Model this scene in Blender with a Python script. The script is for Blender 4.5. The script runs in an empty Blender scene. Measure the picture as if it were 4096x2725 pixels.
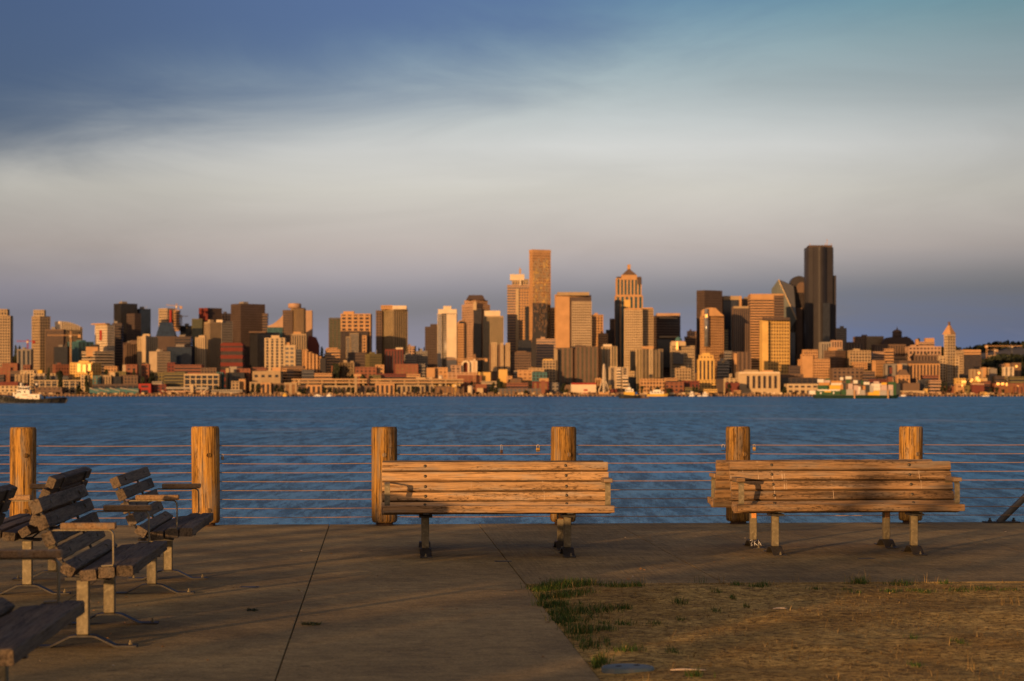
import bpy, math, random
from mathutils import Vector, Matrix, noise as mnoise
R = math.radians
rnd = random.Random(7)
sc = bpy.context.scene
col = sc.collection

# ---------------------------------------------------------------- camera
F = 8950.0            # focal length in photo pixels (4096 wide)
CX, HOR = 2048.0, 1572.0
CAMZ = 1.5
cam_d = bpy.data.cameras.new('camera')
cam = bpy.data.objects.new('camera', cam_d)
col.objects.link(cam)
cam.location = (0, 0, CAMZ)
cam.rotation_euler = (R(90), 0, 0)
cam_d.sensor_width = 36.0
cam_d.lens = F / 4096 * 36
cam_d.shift_y = (HOR - 1362.5) / 4096
cam_d.clip_start = 0.1
cam_d.clip_end = 40000
cam_d.dof.use_dof = True
cam_d.dof.focus_distance = 20.8
cam_d.dof.aperture_fstop = 4.3
sc.camera = cam

# ---------------------------------------------------------------- light
SUN_AZ, SUN_EL = R(30), R(5.0)       # travels towards +y turned 30 deg to +x
sd = Vector((math.sin(SUN_AZ) * math.cos(SUN_EL), math.cos(SUN_AZ) * math.cos(SUN_EL), -math.sin(SUN_EL)))
sun_d = bpy.data.lights.new('sun', 'SUN')
sun_d.energy = 5.0
sun_d.angle = R(0.53)
sun_d.color = (1.0, 0.53, 0.2)
sun = bpy.data.objects.new('sun', sun_d)
col.objects.link(sun)
sun.rotation_euler = sd.to_track_quat('-Z', 'Y').to_euler()

world = bpy.data.worlds.new('World')
sc.world = world
world.use_nodes = True

def nodes_of(tree):
    tree.nodes.clear()
    class N: pass
    n = N()
    n.t = tree
    def add(kind, **kw):
        nd = tree.nodes.new(kind)
        ins = kw.pop('ins', {})
        for k, v in kw.items():
            setattr(nd, k, v)
        for k, v in ins.items():
            s = nd.inputs[k]
            if hasattr(v, 'node'):
                tree.links.new(v, s)
            else:
                s.default_value = v
        return nd
    n.add = add
    def math_(op, a, b=0.0, c=None, clamp=False):
        nd = tree.nodes.new('ShaderNodeMath')
        nd.operation = op
        nd.use_clamp = clamp
        for i, v in enumerate((a, b, c)):
            if v is None:
                continue
            if hasattr(v, 'node'):
                tree.links.new(v, nd.inputs[i])
            else:
                nd.inputs[i].default_value = v
        return nd.outputs[0]
    n.m = math_
    def ramp(f, pts, interp='LINEAR'):
        nd = tree.nodes.new('ShaderNodeValToRGB')
        tree.links.new(f, nd.inputs[0])
        cr = nd.color_ramp
        cr.interpolation = interp
        while len(cr.elements) < len(pts):
            cr.elements.new(0.5)
        for e, (p, c) in zip(cr.elements, pts):
            e.position = p
            e.color = (c[0], c[1], c[2], 1) if hasattr(c, '__len__') else (c, c, c, 1)
        return nd.outputs[0]
    n.ramp = ramp
    def mix(f, a, b, mode='MIX'):
        nd = tree.nodes.new('ShaderNodeMix')
        nd.data_type = 'RGBA'
        nd.blend_type = mode
        for s, v in ((nd.inputs[0], f), (nd.inputs[6], a), (nd.inputs[7], b)):
            if hasattr(v, 'node'):
                tree.links.new(v, s)
            elif hasattr(v, '__len__'):
                s.default_value = (v[0], v[1], v[2], 1)
            else:
                s.default_value = v
        return nd.outputs[2]
    n.mix = mix
    def maprange(v, a, b, c=0.0, d=1.0, smooth=True):
        nd = tree.nodes.new('ShaderNodeMapRange')
        nd.interpolation_type = 'SMOOTHSTEP' if smooth else 'LINEAR'
        tree.links.new(v, nd.inputs[0])
        for i, x in zip((1, 2, 3, 4), (a, b, c, d)):
            nd.inputs[i].default_value = x
        return nd.outputs[0]
    n.mr = maprange
    return n

def srgb(r, g, b):
    f = lambda v: (v / 255 / 12.92) if v <= 10 else ((v / 255 + .055) / 1.055) ** 2.4
    return (f(r), f(g), f(b))

w = nodes_of(world.node_tree)
tc = w.add('ShaderNodeTexCoord')
sep = w.add('ShaderNodeSeparateXYZ', ins={0: tc.outputs['Generated']})
dx, dy, dz = sep.outputs
sky = w.add('ShaderNodeTexSky', sky_type='NISHITA', sun_disc=False)
sky.sun_elevation = SUN_EL
sky.sun_rotation = math.atan2(-sd.x, -sd.y)
sky.air_density = 1.0
sky.dust_density = 1.5
sky.ozone_density = 2.2
SKY_STRENGTH = 0.13
# thin cirrus deck: a sheet far overhead, seen in perspective
zz = w.m('MAXIMUM', dz, 0.035)
pu = w.m('DIVIDE', dx, zz)
pv = w.m('DIVIDE', dy, zz)
pos = w.add('ShaderNodeCombineXYZ', ins={0: pu, 1: pv})
n1 = w.add('ShaderNodeTexNoise', ins={'Vector': pos.outputs[0], 'Scale': 0.30, 'Detail': 5.0, 'Roughness': 0.5, 'Distortion': 0.6})
dirv = w.add('ShaderNodeCombineXYZ', ins={0: dx, 1: dz})
mp = w.add('ShaderNodeMapping', ins={'Vector': dirv.outputs[0], 'Rotation': (0, 0, R(-16)), 'Scale': (7.0, 30.0, 1)})
n2 = w.add('ShaderNodeTexNoise', ins={'Vector': mp.outputs[0], 'Scale': 1.0, 'Detail': 7.0, 'Roughness': 0.58, 'Distortion': 0.7})
front = w.m('SUBTRACT', w.m('ADD', w.m('MULTIPLY', pu, 0.90), w.m('MULTIPLY', pv, 0.72)), 4.40)
front = w.m('ADD', front, w.m('ADD', w.m('MULTIPLY', w.m('SUBTRACT', n1.outputs[0], 0.5), 1.2), w.m('ADD', w.m('MULTIPLY', w.m('SUBTRACT', n2.outputs[0], 0.5), 1.5), w.m('MULTIPLY', w.m('MAXIMUM', pu, 0.0), 0.55))))
cover = w.mr(front, -0.75, 1.7)
far = w.mr(w.m('ADD', pv, pu), 15.0, 27.0)
cover = w.m('MULTIPLY', cover, w.m('SUBTRACT', 1.0, w.m('MULTIPLY', far, .7)))
wisp = w.m('MULTIPLY', w.mr(n2.outputs[0], 0.42, 0.70), w.mr(w.m('ADD', pu, w.m('MULTIPLY', pv, .12)), 0.0, 2.2))
cover = w.m('MAXIMUM', cover, w.m('MULTIPLY', wisp, 0.5))
tex = w.m('ADD', 0.84, w.m('MULTIPLY', n2.outputs[0], 0.32))
el = w.m('DIVIDE', dz, w.m('SQRT', w.m('ADD', w.m('MULTIPLY', dx, dx), w.m('MULTIPLY', dy, dy))))
cloudc = w.ramp(w.m('MULTIPLY', el, 4.0), [(0.0, srgb(146, 144, 158)), (0.18, srgb(164, 158, 167)), (0.26, srgb(190, 179, 173)), (0.36, srgb(206, 202, 193)), (0.44, srgb(206, 207, 204)), (0.55, srgb(170, 184, 188)), (0.72, srgb(112, 158, 172)), (1.0, srgb(90, 140, 165))])
skyc = w.add('ShaderNodeVectorMath', operation='SCALE', ins={0: sky.outputs[0], 3: SKY_STRENGTH})
skyc = w.mix(1.0, skyc.outputs[0], (.60, .60, .98), 'MULTIPLY')
cloudc = w.mix(1.0, cloudc, tex, 'MULTIPLY')
final = w.mix(cover, skyc, cloudc)
# dusky band low over the eastern horizon, bluer towards the south
belt = w.mix(w.mr(w.m('ADD', dx, w.m('MULTIPLY', n1.outputs[0], .08)), 0.05, .20), srgb(153, 151, 170), srgb(106, 130, 178))
final = w.mix(w.m('MULTIPLY', w.mr(w.m('ADD', el, w.m('MULTIPLY', w.m('SUBTRACT', n2.outputs[0], .5), .03)), .054, .012), .72), final, belt)
# sky colour darkens to both sides of straight ahead
fall = w.mr(w.m('ABSOLUTE', w.m('SUBTRACT', dx, .015)), .05, .26, 1.0, .74)
final = w.mix(1.0, final, fall, 'MULTIPLY')
# unseen veil added overhead and to the west to warm the fill light
sdot = w.m('ADD', w.m('MULTIPLY', dx, -sd.x), w.m('ADD', w.m('MULTIPLY', dy, -sd.y), w.m('MULTIPLY', dz, -sd.z)))
fill_veil = w.mix(w.mr(sdot, -.1, .95), (.32, .295, .27), (1.0, .64, .33))
vm = w.m('MAXIMUM', w.mr(el, .9, 2.6), w.mr(dy, .45, -.1))
final = w.mix(w.m('MULTIPLY', vm, .50), final, fill_veil)
bg = w.add('ShaderNodeBackground', ins={'Color': final, 'Strength': 1.0})
wo = w.add('ShaderNodeOutputWorld', ins={0: bg.outputs[0]})

vs = sc.view_settings
vs.view_transform = 'Standard'
vs.look = 'None'
vs.gamma = 1
vs.use_curve_mapping = False
vs.exposure = 0.0
# ---------------------------------------------------------------- helpers
def link(o, parent=None):
    col.objects.link(o)
    if parent is not None:
        o.parent = parent
    return o

def tag(o, label=None, cat=None, group=None, kind=None):
    if label: o['label'] = label
    if cat: o['category'] = cat
    if group: o['group'] = group
    if kind: o['kind'] = kind
    return o

def empty(name, loc, rz=0.0):
    o = bpy.data.objects.new(name, None)
    o.empty_display_size = 0.2
    o.location = loc
    o.rotation_euler = (0, 0, rz)
    return link(o)

class MB:
    """collects plain shapes and builds one mesh"""
    def __init__(s):
        s.v, s.f, s.sm = [], [], []
    def add(s, vs_, fs_, smooth=False):
        b = len(s.v)
        s.v += [tuple(p) for p in vs_]
        for f in fs_:
            s.f.append([i + b for i in f])
            s.sm.append(smooth)
    def box(s, x0, x1, y0, y1, z0, z1, T=None):
        p = [(x0, y0, z0), (x1, y0, z0), (x1, y1, z0), (x0, y1, z0), (x0, y0, z1), (x1, y0, z1), (x1, y1, z1), (x0, y1, z1)]
        if T: p = [T(*q) for q in p]
        s.add(p, [(0, 3, 2, 1), (4, 5, 6, 7), (0, 1, 5, 4), (1, 2, 6, 5), (2, 3, 7, 6), (3, 0, 4, 7)])
    def bbox(s, x0, x1, y0, y1, z0, z1, b=.004, T=None):
        """box with bevelled edges"""
        vs_, idx = [], {}
        X, Y, Z = (x0, x1), (y0, y1), (z0, z1)
        for i in (0, 1):
            for j in (0, 1):
                for k in (0, 1):
                    sx, sy, sz = (1 if i == 0 else -1), (1 if j == 0 else -1), (1 if k == 0 else -1)
                    for a in range(3):
                        p = [X[i] + sx * b, Y[j] + sy * b, Z[k] + sz * b]
                        p[a] = (X[i], Y[j], Z[k])[a]
                        idx[(i, j, k, a)] = len(vs_)
                        vs_.append(T(*p) if T else tuple(p))
        fs_ = []
        q = [(0, 0), (1, 0), (1, 1), (0, 1)]
        for a in range(3):
            o = [c for c in range(3) if c != a]
            for e in (0, 1):
                f = []
                for (m, n) in q:
                    ijk = [0, 0, 0]; ijk[a] = e; ijk[o[0]] = m; ijk[o[1]] = n
                    f.append(idx[tuple(ijk) + (a,)])
                if (e == 0) == (a != 1): f.reverse()
                fs_.append(f)
            for m in (0, 1):
                for n in (0, 1):
                    lo = [0, 0, 0]; lo[o[0]] = m; lo[o[1]] = n
                    hi = list(lo); hi[a] = 1
                    f = [idx[tuple(lo) + (o[0],)], idx[tuple(hi) + (o[0],)], idx[tuple(hi) + (o[1],)], idx[tuple(lo) + (o[1],)]]
                    fs_.append(f)
        for i in (0, 1):
            for j in (0, 1):
                for k in (0, 1):
                    fs_.append([idx[(i, j, k, a)] for a in range(3)])
        s.add(vs_, fs_)
    def lathe(s, prof, n=16, c=(0, 0), smooth=True, T=None, caps=True):
        vs_, fs_ = [], []
        for (r, z) in prof:
            for k in range(n):
                a = 2 * math.pi * k / n
                p = (c[0] + r * math.cos(a), c[1] + r * math.sin(a), z)
                vs_.append(T(*p) if T else p)
        for i in range(len(prof) - 1):
            for k in range(n):
                fs_.append((i * n + k, i * n + (k + 1) % n, (i + 1) * n + (k + 1) % n, (i + 1) * n + k))
        s.add(vs_, fs_, smooth)
        if caps:
            b = len(s.v) - len(vs_)
            s.f.append([b + k for k in reversed(range(n))]); s.sm.append(False)
            s.f.append([b + (len(prof) - 1) * n + k for k in range(n)]); s.sm.append(False)
    def tube(s, pts, r, n=8, smooth=True):
        pts = [Vector(p) for p in pts]
        rs = r if hasattr(r, '__len__') else [r] * len(pts)
        base = len(s.v)
        up = None
        for i, p in enumerate(pts):
            d = (pts[min(i + 1, len(pts) - 1)] - pts[max(i - 1, 0)]).normalized()
            if up is None:
                up = d.orthogonal().normalized()
            up = (up - d * up.dot(d)).normalized()
            side = d.cross(up)
            for k in range(n):
                a = 2 * math.pi * k / n
                s.v.append(tuple(p + (up * math.cos(a) + side * math.sin(a)) * rs[i]))
        for i in range(len(pts) - 1):
            for k in range(n):
                s.f.append([base + i * n + k, base + i * n + (k + 1) % n, base + (i + 1) * n + (k + 1) % n, base + (i + 1) * n + k])
                s.sm.append(smooth)
        s.f.append([base + k for k in reversed(range(n))]); s.sm.append(False)
        e = base + (len(pts) - 1) * n
        s.f.append([e + k for k in range(n)]); s.sm.append(False)
    def beam(s, a, b, w_, h_=None):
        """square bar from a to b"""
        a, b = Vector(a), Vector(b)
        h_ = h_ or w_
        d = (b - a).normalized()
        up = Vector((0, 0, 1))
        if abs(d.z) > .95: up = Vector((0, 1, 0))
        sx = d.cross(up).normalized() * w_ / 2
        sy = sx.cross(d).normalized() * h_ / 2
        p = [a - sx - sy, a + sx - sy, a + sx + sy, a - sx + sy, b - sx - sy, b + sx - sy, b + sx + sy, b - sx + sy]
        s.add(p, [(0, 3, 2, 1), (4, 5, 6, 7), (0, 1, 5, 4), (1, 2, 6, 5), (2, 3, 7, 6), (3, 0, 4, 7)])
    def prism(s, poly, d0, d1, T, smooth=False):
        """poly in (a,b), swept from d0 to d1; T(a,b,d)"""
        n = len(poly)
        vs_ = [T(a, b, d0) for a, b in poly] + [T(a, b, d1) for a, b in poly]
        fs_ = [list(range(n))[::-1], list(range(n, 2 * n))] + [(i, (i + 1) % n, n + (i + 1) % n, n + i) for i in range(n)]
        s.add(vs_, fs_, smooth)
    def strip(s, line, th, x0, x1, T):
        """bent flat bar: line in (u,z), thickness th towards the left of travel, width x0..x1"""
        L = [Vector(p) for p in line]
        off = []
        for i, p in enumerate(L):
            d = (L[min(i + 1, len(L) - 1)] - L[max(i - 1, 0)]).normalized()
            off.append(p + Vector((-d.y, d.x)) * th)
        n = len(L)
        vs_ = []
        for x in (x0, x1):
            vs_ += [T(x, p.x, p.y) for p in L] + [T(x, p.x, p.y) for p in off]
        fs_ = []
        for i in range(n - 1):
            fs_ += [(i, i + 1, 2 * n + i + 1, 2 * n + i), (n + i, 3 * n + i, 3 * n + i + 1, n + i + 1),
                    (i, n + i, n + i + 1, i + 1), (2 * n + i, 2 * n + i + 1, 3 * n + i + 1, 3 * n + i)]
        fs_ += [(0, 2 * n, 3 * n, n), (n - 1, 2 * n - 1, 4 * n - 1, 3 * n - 1)]
        s.add(vs_, fs_)
    def mesh(s, name, m):
        me = bpy.data.meshes.new(name)
        me.from_pydata(s.v, [], s.f)
        me.polygons.foreach_set('use_smooth', s.sm)
        if m: me.materials.append(m)
        me.update()
        return me
    def build(s, name, m, parent=None, fix=True):
        me = s.mesh(name, m)
        if fix: fixn(me)
        return link(bpy.data.objects.new(name, me), parent)

import bmesh
def fixn(me):
    bm = bmesh.new(); bm.from_mesh(me)
    bmesh.ops.recalc_face_normals(bm, faces=bm.faces)
    bm.to_mesh(me); bm.free()

def inst(name, me, parent=None, loc=(0, 0, 0), rot=(0, 0, 0)):
    o = bpy.data.objects.new(name, me)
    o.location = loc
    o.rotation_euler = rot
    return link(o, parent)

# ---------------------------------------------------------------- materials
M = {}
def mat(name, base, rough=.8, metal=0.0, var=.25, scale=3.0, bump=0.0, bscale=40.0, stretch=(1, 1, 1), spec=.4, coord='Object', tint=None, bdist=.01):
    m = bpy.data.materials.new(name)
    m.use_nodes = True
    n = nodes_of(m.node_tree)
    t = n.add('ShaderNodeTexCoord')
    mp_ = n.add('ShaderNodeMapping', ins={'Vector': t.outputs[coord], 'Scale': stretch})
    ns = n.add('ShaderNodeTexNoise', ins={'Vector': mp_.outputs[0], 'Scale': scale, 'Detail': 5.0, 'Roughness': .6})
    f = n.mr(ns.outputs[0], .3, .7, 1 - var, 1 + var, smooth=False)
    c = n.mix(1.0, base, f, 'MULTIPLY')
    if tint:
        n2_ = n.add('ShaderNodeTexNoise', ins={'Vector': mp_.outputs[0], 'Scale': scale * 2.3, 'Detail': 3.0})
        c = n.mix(n.mr(n2_.outputs[0], .5, .66), c, tint)
    p = n.add('ShaderNodeBsdfPrincipled', ins={'Base Color': c, 'Roughness': rough, 'Metallic': metal, 'Specular IOR Level': spec})
    if bump:
        nb = n.add('ShaderNodeTexNoise', ins={'Vector': mp_.outputs[0], 'Scale': bscale, 'Detail': 4.0})
        b = n.add('ShaderNodeBump', ins={'Height': nb.outputs[0], 'Strength': bump, 'Distance': bdist})
        m.node_tree.links.new(b.outputs[0], p.inputs['Normal'])
    n.add('ShaderNodeOutputMaterial', ins={0: p.outputs[0]})
    M[name] = m
    return m

def wood(name, light, dark, along='X', grain=105.0, crack=.5, stain=.5, rough=.82, bstr=.6):
    """weathered timber: grain along one local axis, dark checks, stains and pale chips"""
    m = bpy.data.materials.new(name)
    m.use_nodes = True
    n = nodes_of(m.node_tree)
    t = n.add('ShaderNodeTexCoord')
    oi = n.add('ShaderNodeObjectInfo')
    off = n.add('ShaderNodeVectorMath', operation='SCALE', ins={0: (37.0, 11.0, 23.0), 3: oi.outputs['Random']})
    v = n.add('ShaderNodeVectorMath', operation='ADD', ins={0: t.outputs['Object'], 1: off.outputs[0]})
    lo = {'X': (3.2, grain, grain), 'Z': (grain, grain, 1.8)}[along]
    lo2 = {'X': (.8, 9, 9), 'Z': (9, 9, .8)}[along]
    lo3 = {'X': (20, 75, 75), 'Z': (75, 75, 12)}[along]
    g = n.add('ShaderNodeTexNoise', ins={'Vector': n.add('ShaderNodeMapping', ins={'Vector': v.outputs[0], 'Scale': lo}).outputs[0], 'Scale': 1.0, 'Detail': 5.0, 'Roughness': .68, 'Distortion': .35})
    s = n.add('ShaderNodeTexNoise', ins={'Vector': n.add('ShaderNodeMapping', ins={'Vector': v.outputs[0], 'Scale': lo2}).outputs[0], 'Scale': 1.0, 'Detail': 5.0, 'Roughness': .6})
    h = n.add('ShaderNodeTexNoise', ins={'Vector': n.add('ShaderNodeMapping', ins={'Vector': v.outputs[0], 'Scale': lo3}).outputs[0], 'Scale': 1.0, 'Detail': 4.0, 'Roughness': .7})
    c = n.mix(n.mr(g.outputs[0], .38, .60), dark, light)
    c = n.mix(n.mr(g.outputs[0], .40, .33, 0, .55 if along == 'X' else .85), c, tuple(x * .3 for x in dark))
    gy = n.add('ShaderNodeTexNoise', ins={'Vector': n.add('ShaderNodeMapping', ins={'Vector': v.outputs[0], 'Scale': (2.2, 14, 14) if along == 'X' else (14, 14, 2.2)}).outputs[0], 'Scale': 1.0, 'Detail': 4.0, 'Roughness': .6})
    gl_ = sum(light) / 3 * .82
    c = n.mix(n.mr(gy.outputs[0], .46, .66, 0, .6), c, (gl_ * 1.12, gl_, gl_ * .84))
    c = n.mix(n.m('MULTIPLY', n.mr(s.outputs[0], .50, .64), stain), c, tuple(x * .28 for x in dark))
    blot = n.m('MULTIPLY', n.mr(h.outputs[0], .54, .60), n.mr(s.outputs[0], .44, .54))
    c = n.mix(n.m('MULTIPLY', blot, stain * 1.3, clamp=True), c, tuple(x * .3 for x in dark))
    chip = n.m('MULTIPLY', n.mr(h.outputs[0], .40, .34), .35)
    c = n.mix(chip, c, tuple(min(1, x * 1.45) for x in light))
    hue = n.m('ADD', .8, n.m('MULTIPLY', oi.outputs['Random'], .4))
    c = n.mix(1.0, c, hue, 'MULTIPLY')
    p = n.add('ShaderNodeBsdfPrincipled', ins={'Base Color': c, 'Roughness': rough, 'Specular IOR Level': .25})
    ck = n.mr(g.outputs[0], .30, .40)
    hh = n.m('ADD', n.m('MULTIPLY', g.outputs[0], .6), n.m('MULTIPLY', ck, crack))
    b = n.add('ShaderNodeBump', ins={'Height': hh, 'Strength': bstr, 'Distance': .006})
    m.node_tree.links.new(b.outputs[0], p.inputs['Normal'])
    n.add('ShaderNodeOutputMaterial', ins={0: p.outputs[0]})
    M[name] = m
    return m

wood('shaded_bench_wood', (.168, .124, .082), (.076, .057, .040), stain=.7)  # darker copy of the timber, the left benches' shade put into the colour
wood('sunlit_bench_wood', (.52, .325, .155), (.30, .18, .085), stain=.7)  # lighter copy of the same timber for the sunlit middle bench
wood('stained_shaded_wood', (.36, .22, .108), (.18, .108, .052), stain=.7)  # stained timber; on the middle bench's seat the dark tone is painted shade
wood('armrest_wood', (.34, .22, .115), (.22, .13, .065), stain=.2)
wood('post_wood', (.46, .25, .055), (.13, .062, .014), along='Z', grain=62, crack=1.2, stain=.55, bstr=1.0)
mat('galvanised', (.185, .155, .095), rough=.55, metal=.25, var=.3, scale=14, tint=(.26, .22, .14), bump=.1, bscale=60)
mat('dark_steel', (.045, .042, .04), rough=.55, metal=.3, var=.3, scale=20, bump=.2)
mat('rusty_steel', (.10, .06, .04), rough=.7, metal=.2, var=.4, scale=20, bump=.2)
mat('bolt_steel', (.10, .085, .065), rough=.45, metal=.7, var=.3, scale=60)
mat('cable_steel', (.30, .175, .075), rough=.7, metal=0.0, var=.2, scale=30)
mat('brass', (.42, .26, .07), rough=.6, metal=.3, var=.15, scale=40)
mat('chrome', (.5, .48, .45), rough=.5, metal=.5, var=.05)
mat('blue_lock', (.02, .10, .42), rough=.35, var=.1)
mat('pale_stain', (.50, .38, .26), rough=.9, var=.15, scale=60)
mat('white_ink', (.75, .75, .75), rough=.8, var=.05)
mat('lid_plastic', (.12, .16, .165), rough=.6, var=.15, scale=12, tint=(.16, .17, .16), bump=.15, bscale=80)
mat('tube_steel', (.22, .22, .22), rough=.5, metal=.5, var=.25, scale=9)
mat('leaf_litter', (.30, .16, .06), rough=.8, var=.5, scale=8)
mat('pale_litter', (.55, .45, .36), rough=.8, var=.2, scale=8)
mat('weed', (.030, .040, .012), rough=.8, var=.4, scale=30)
# ---------------------------------------------------------------- the pier deck
PHI = math.atan(0.061)
cP, sP = math.cos(PHI), math.sin(PHI)
def dk(a, b, z=0.0):
    """deck frame (a along the fence, b towards the water) to world"""
    return (a * cP - b * sP, a * sP + b * cP, z)
EDGE = 25.61
WATER_Z = -4.0

def concrete(name, base, brushed):
    m = bpy.data.materials.new(name)
    m.use_nodes = True
    n = nodes_of(m.node_tree)
    t = n.add('ShaderNodeTexCoord')
    v = t.outputs['Object']
    big = n.add('ShaderNodeTexNoise', ins={'Vector': v, 'Scale': .55, 'Detail': 6.0, 'Roughness': .62, 'Distortion': .4})
    mid = n.add('ShaderNodeTexNoise', ins={'Vector': v, 'Scale': 9.0, 'Detail': 5.0, 'Roughness': .7})
    fine = n.add('ShaderNodeTexNoise', ins={'Vector': v, 'Scale': 44.0, 'Detail': 6.0, 'Roughness': .8})
    peb = n.add('ShaderNodeTexVoronoi', ins={'Vector': v, 'Scale': 62.0})
    c = n.mix(n.mr(big.outputs[0], .32, .68), tuple(x * .70 for x in base), tuple(x * 1.25 for x in base))
    c = n.mix(1.0, c, n.mr(mid.outputs[0], .3, .7, .70, 1.30, smooth=False), 'MULTIPLY')
    c = n.mix(1.0, c, n.mr(fine.outputs[0], .3, .7, .5, 1.5, smooth=False), 'MULTIPLY')
    c = n.mix(n.mr(peb.outputs['Distance'], .2, .1, 0, .40), c, tuple(x * 2.0 for x in base))
    c = n.mix(n.mr(mid.outputs[0], .60, .72, 0, .55), c, tuple(x * .45 for x in base))
    gum = n.add('ShaderNodeTexVoronoi', ins={'Vector': v, 'Scale': 2.3})
    gum2 = n.add('ShaderNodeTexVoronoi', ins={'Vector': v, 'Scale': 5.1})
    c = n.mix(n.mr(gum.outputs['Distance'], .085, .055, 0, .6), c, tuple(x * .35 for x in base))
    c = n.mix(n.mr(gum2.outputs['Distance'], .085, .05, 0, .5), c, tuple(x * .45 for x in base))
    big2 = n.add('ShaderNodeTexNoise', ins={'Vector': v, 'Scale': 2.1, 'Detail': 7.0, 'Roughness': .7})
    c = n.mix(1.0, c, n.mr(big2.outputs[0], .3, .7, .78, 1.22, smooth=False), 'MULTIPLY')
    h = n.m('ADD', n.m('MULTIPLY', fine.outputs[0], .6), n.m('MULTIPLY', peb.outputs['Distance'], -.5))
    h = n.m('ADD', h, n.m('MULTIPLY', mid.outputs[0], .5))
    if brushed:
        mpb = n.add('ShaderNodeMapping', ins={'Vector': v, 'Rotation': (0, 0, R(4)), 'Scale': (42, 1.2, 1)})
        br = n.add('ShaderNodeTexNoise', ins={'Vector': mpb.outputs[0], 'Scale': 1.0, 'Detail': 3.0, 'Roughness': .6})
        h = n.m('ADD', h, n.m('MULTIPLY', br.outputs[0], 1.6))
        c = n.mix(1.0, c, n.mr(br.outputs[0], .3, .7, .80, 1.2, smooth=False), 'MULTIPLY')
    p = n.add('ShaderNodeBsdfPrincipled', ins={'Base Color': c, 'Roughness': .88, 'Specular IOR Level': .25})
    b = n.add('ShaderNodeBump', ins={'Height': h, 'Strength': .55, 'Distance': .006})
    m.node_tree.links.new(b.outputs[0], p.inputs['Normal'])
    n.add('ShaderNodeOutputMaterial', ins={0: p.outputs[0]})
    M[name] = m
CON = (.282, .205, .088)
concrete('concrete', CON, False)
concrete('brushed_concrete', tuple(x * .92 for x in CON), True)
mat('joint_dark', (.085, .068, .048), rough=.95, var=.3)

pav = empty('pavement', (0, 0, 0), PHI)
tag(pav, kind='structure')
base = MB()
base.box(-14, 14, -14, EDGE - .02, -.6, -.07)
base.build('slab_bed', M['joint_dark'], pav)
joints = [-13.9, -11.3, -9.0, -7.2, -5.55, -3.92, -2.22, -.523, 1.176, 2.74, 4.43, 6.1, 7.8, 9.5, 11.3, 13.9]
DIRT_A, DIRT_B = 1.176, 17.52
for i in range(len(joints) - 1):
    right = joints[i] >= DIRT_A - .01
    gp = .0036 if not right else .003
    a0, a1 = joints[i] + gp, joints[i + 1] - gp
    rows = [(DIRT_B + .004, EDGE)] if right else [(-13.9, 4.0), (4.012, EDGE)]
    for (b0, b1) in rows:
        s_ = MB()
        s_.bbox(a0, a1, b0, b1, -.07, rnd.uniform(-.0015, .0015), b=.003)
        s_.build('concrete_slab', M['brushed_concrete' if right else 'concrete'], pav)
sw = MB()
sw.box(-60, 60, EDGE - .9, EDGE - .03, -7, -.6)
sw_o = sw.build('sea_wall', M['joint_dark']); sw_o.rotation_euler = (0, 0, PHI)
tag(sw_o, kind='structure')

# ---------------------------------------------------------------- dry lawn
m = bpy.data.materials.new('dry_lawn'); m.use_nodes = True
n = nodes_of(m.node_tree)
v = n.add('ShaderNodeTexCoord').outputs['Object']
n1_ = n.add('ShaderNodeTexNoise', ins={'Vector': v, 'Scale': .9, 'Detail': 6.0, 'Roughness': .65})
n2_ = n.add('ShaderNodeTexNoise', ins={'Vector': v, 'Scale': 22.0, 'Detail': 5.0, 'Roughness': .7})
n3_ = n.add('ShaderNodeTexNoise', ins={'Vector': v, 'Scale': 120.0, 'Detail': 3.0})
c = n.mix(n.mr(n1_.outputs[0], .35, .65), (.34, .215, .062), (.55, .38, .125))
c = n.mix(n.mr(n2_.outputs[0], .48, .62, 0, .85), c, (.085, .05, .02))
n4_ = n.add('ShaderNodeTexNoise', ins={'Vector': v, 'Scale': 7.0, 'Detail': 6.0, 'Roughness': .7})
c = n.mix(1.0, c, n.mr(n4_.outputs[0], .3, .7, .42, 1.6, smooth=False), 'MULTIPLY')
c = n.mix(1.0, c, n.mr(n3_.outputs[0], .3, .7, .6, 1.4, smooth=False), 'MULTIPLY')
p = n.add('ShaderNodeBsdfPrincipled', ins={'Base Color': c, 'Roughness': .95, 'Specular IOR Level': .1})
h = n.m('ADD', n.m('MULTIPLY', n2_.outputs[0], 1.0), n.m('MULTIPLY', n3_.outputs[0], .4))
b = n.add('ShaderNodeBump', ins={'Height': h, 'Strength': .8, 'Distance': .02})
m.node_tree.links.new(b.outputs[0], p.inputs['Normal'])
n.add('ShaderNodeOutputMaterial', ins={0: p.outputs[0]})
M['dry_lawn'] = m

def lawn_z(a, b):
    e = min(1.0, (a - DIRT_A) / .25, (DIRT_B - b) / .25)
    hgt = mnoise.noise(Vector((a * .8, b * .8, 3.1))) * .03 + mnoise.noise(Vector((a * 3.5, b * 3.5, 1.1))) * .012
    return -.012 + max(0, e) * (.018 + hgt)
lw = MB()
NA, NB = 150, 130
gv = []
for j in range(NB + 1):
    for i in range(NA + 1):
        a = DIRT_A + .004 + 9.0 * (i / NA)
        b_ = 4.0 + (DIRT_B - 4.0) * (j / NB)
        gv.append((a, b_, lawn_z(a, b_)))
lw.add(gv, [(j * (NA + 1) + i, j * (NA + 1) + i + 1, (j + 1) * (NA + 1) + i + 1, (j + 1) * (NA + 1) + i) for j in range(NB) for i in range(NA)], True)
lo = lw.build('lawn', M['dry_lawn'], fix=False); lo.rotation_euler = (0, 0, PHI)
tag(lo, kind='structure')
gb = MB(); gb.box(-70, 80, -160, EDGE - 1.0, -7, -.62)
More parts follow.
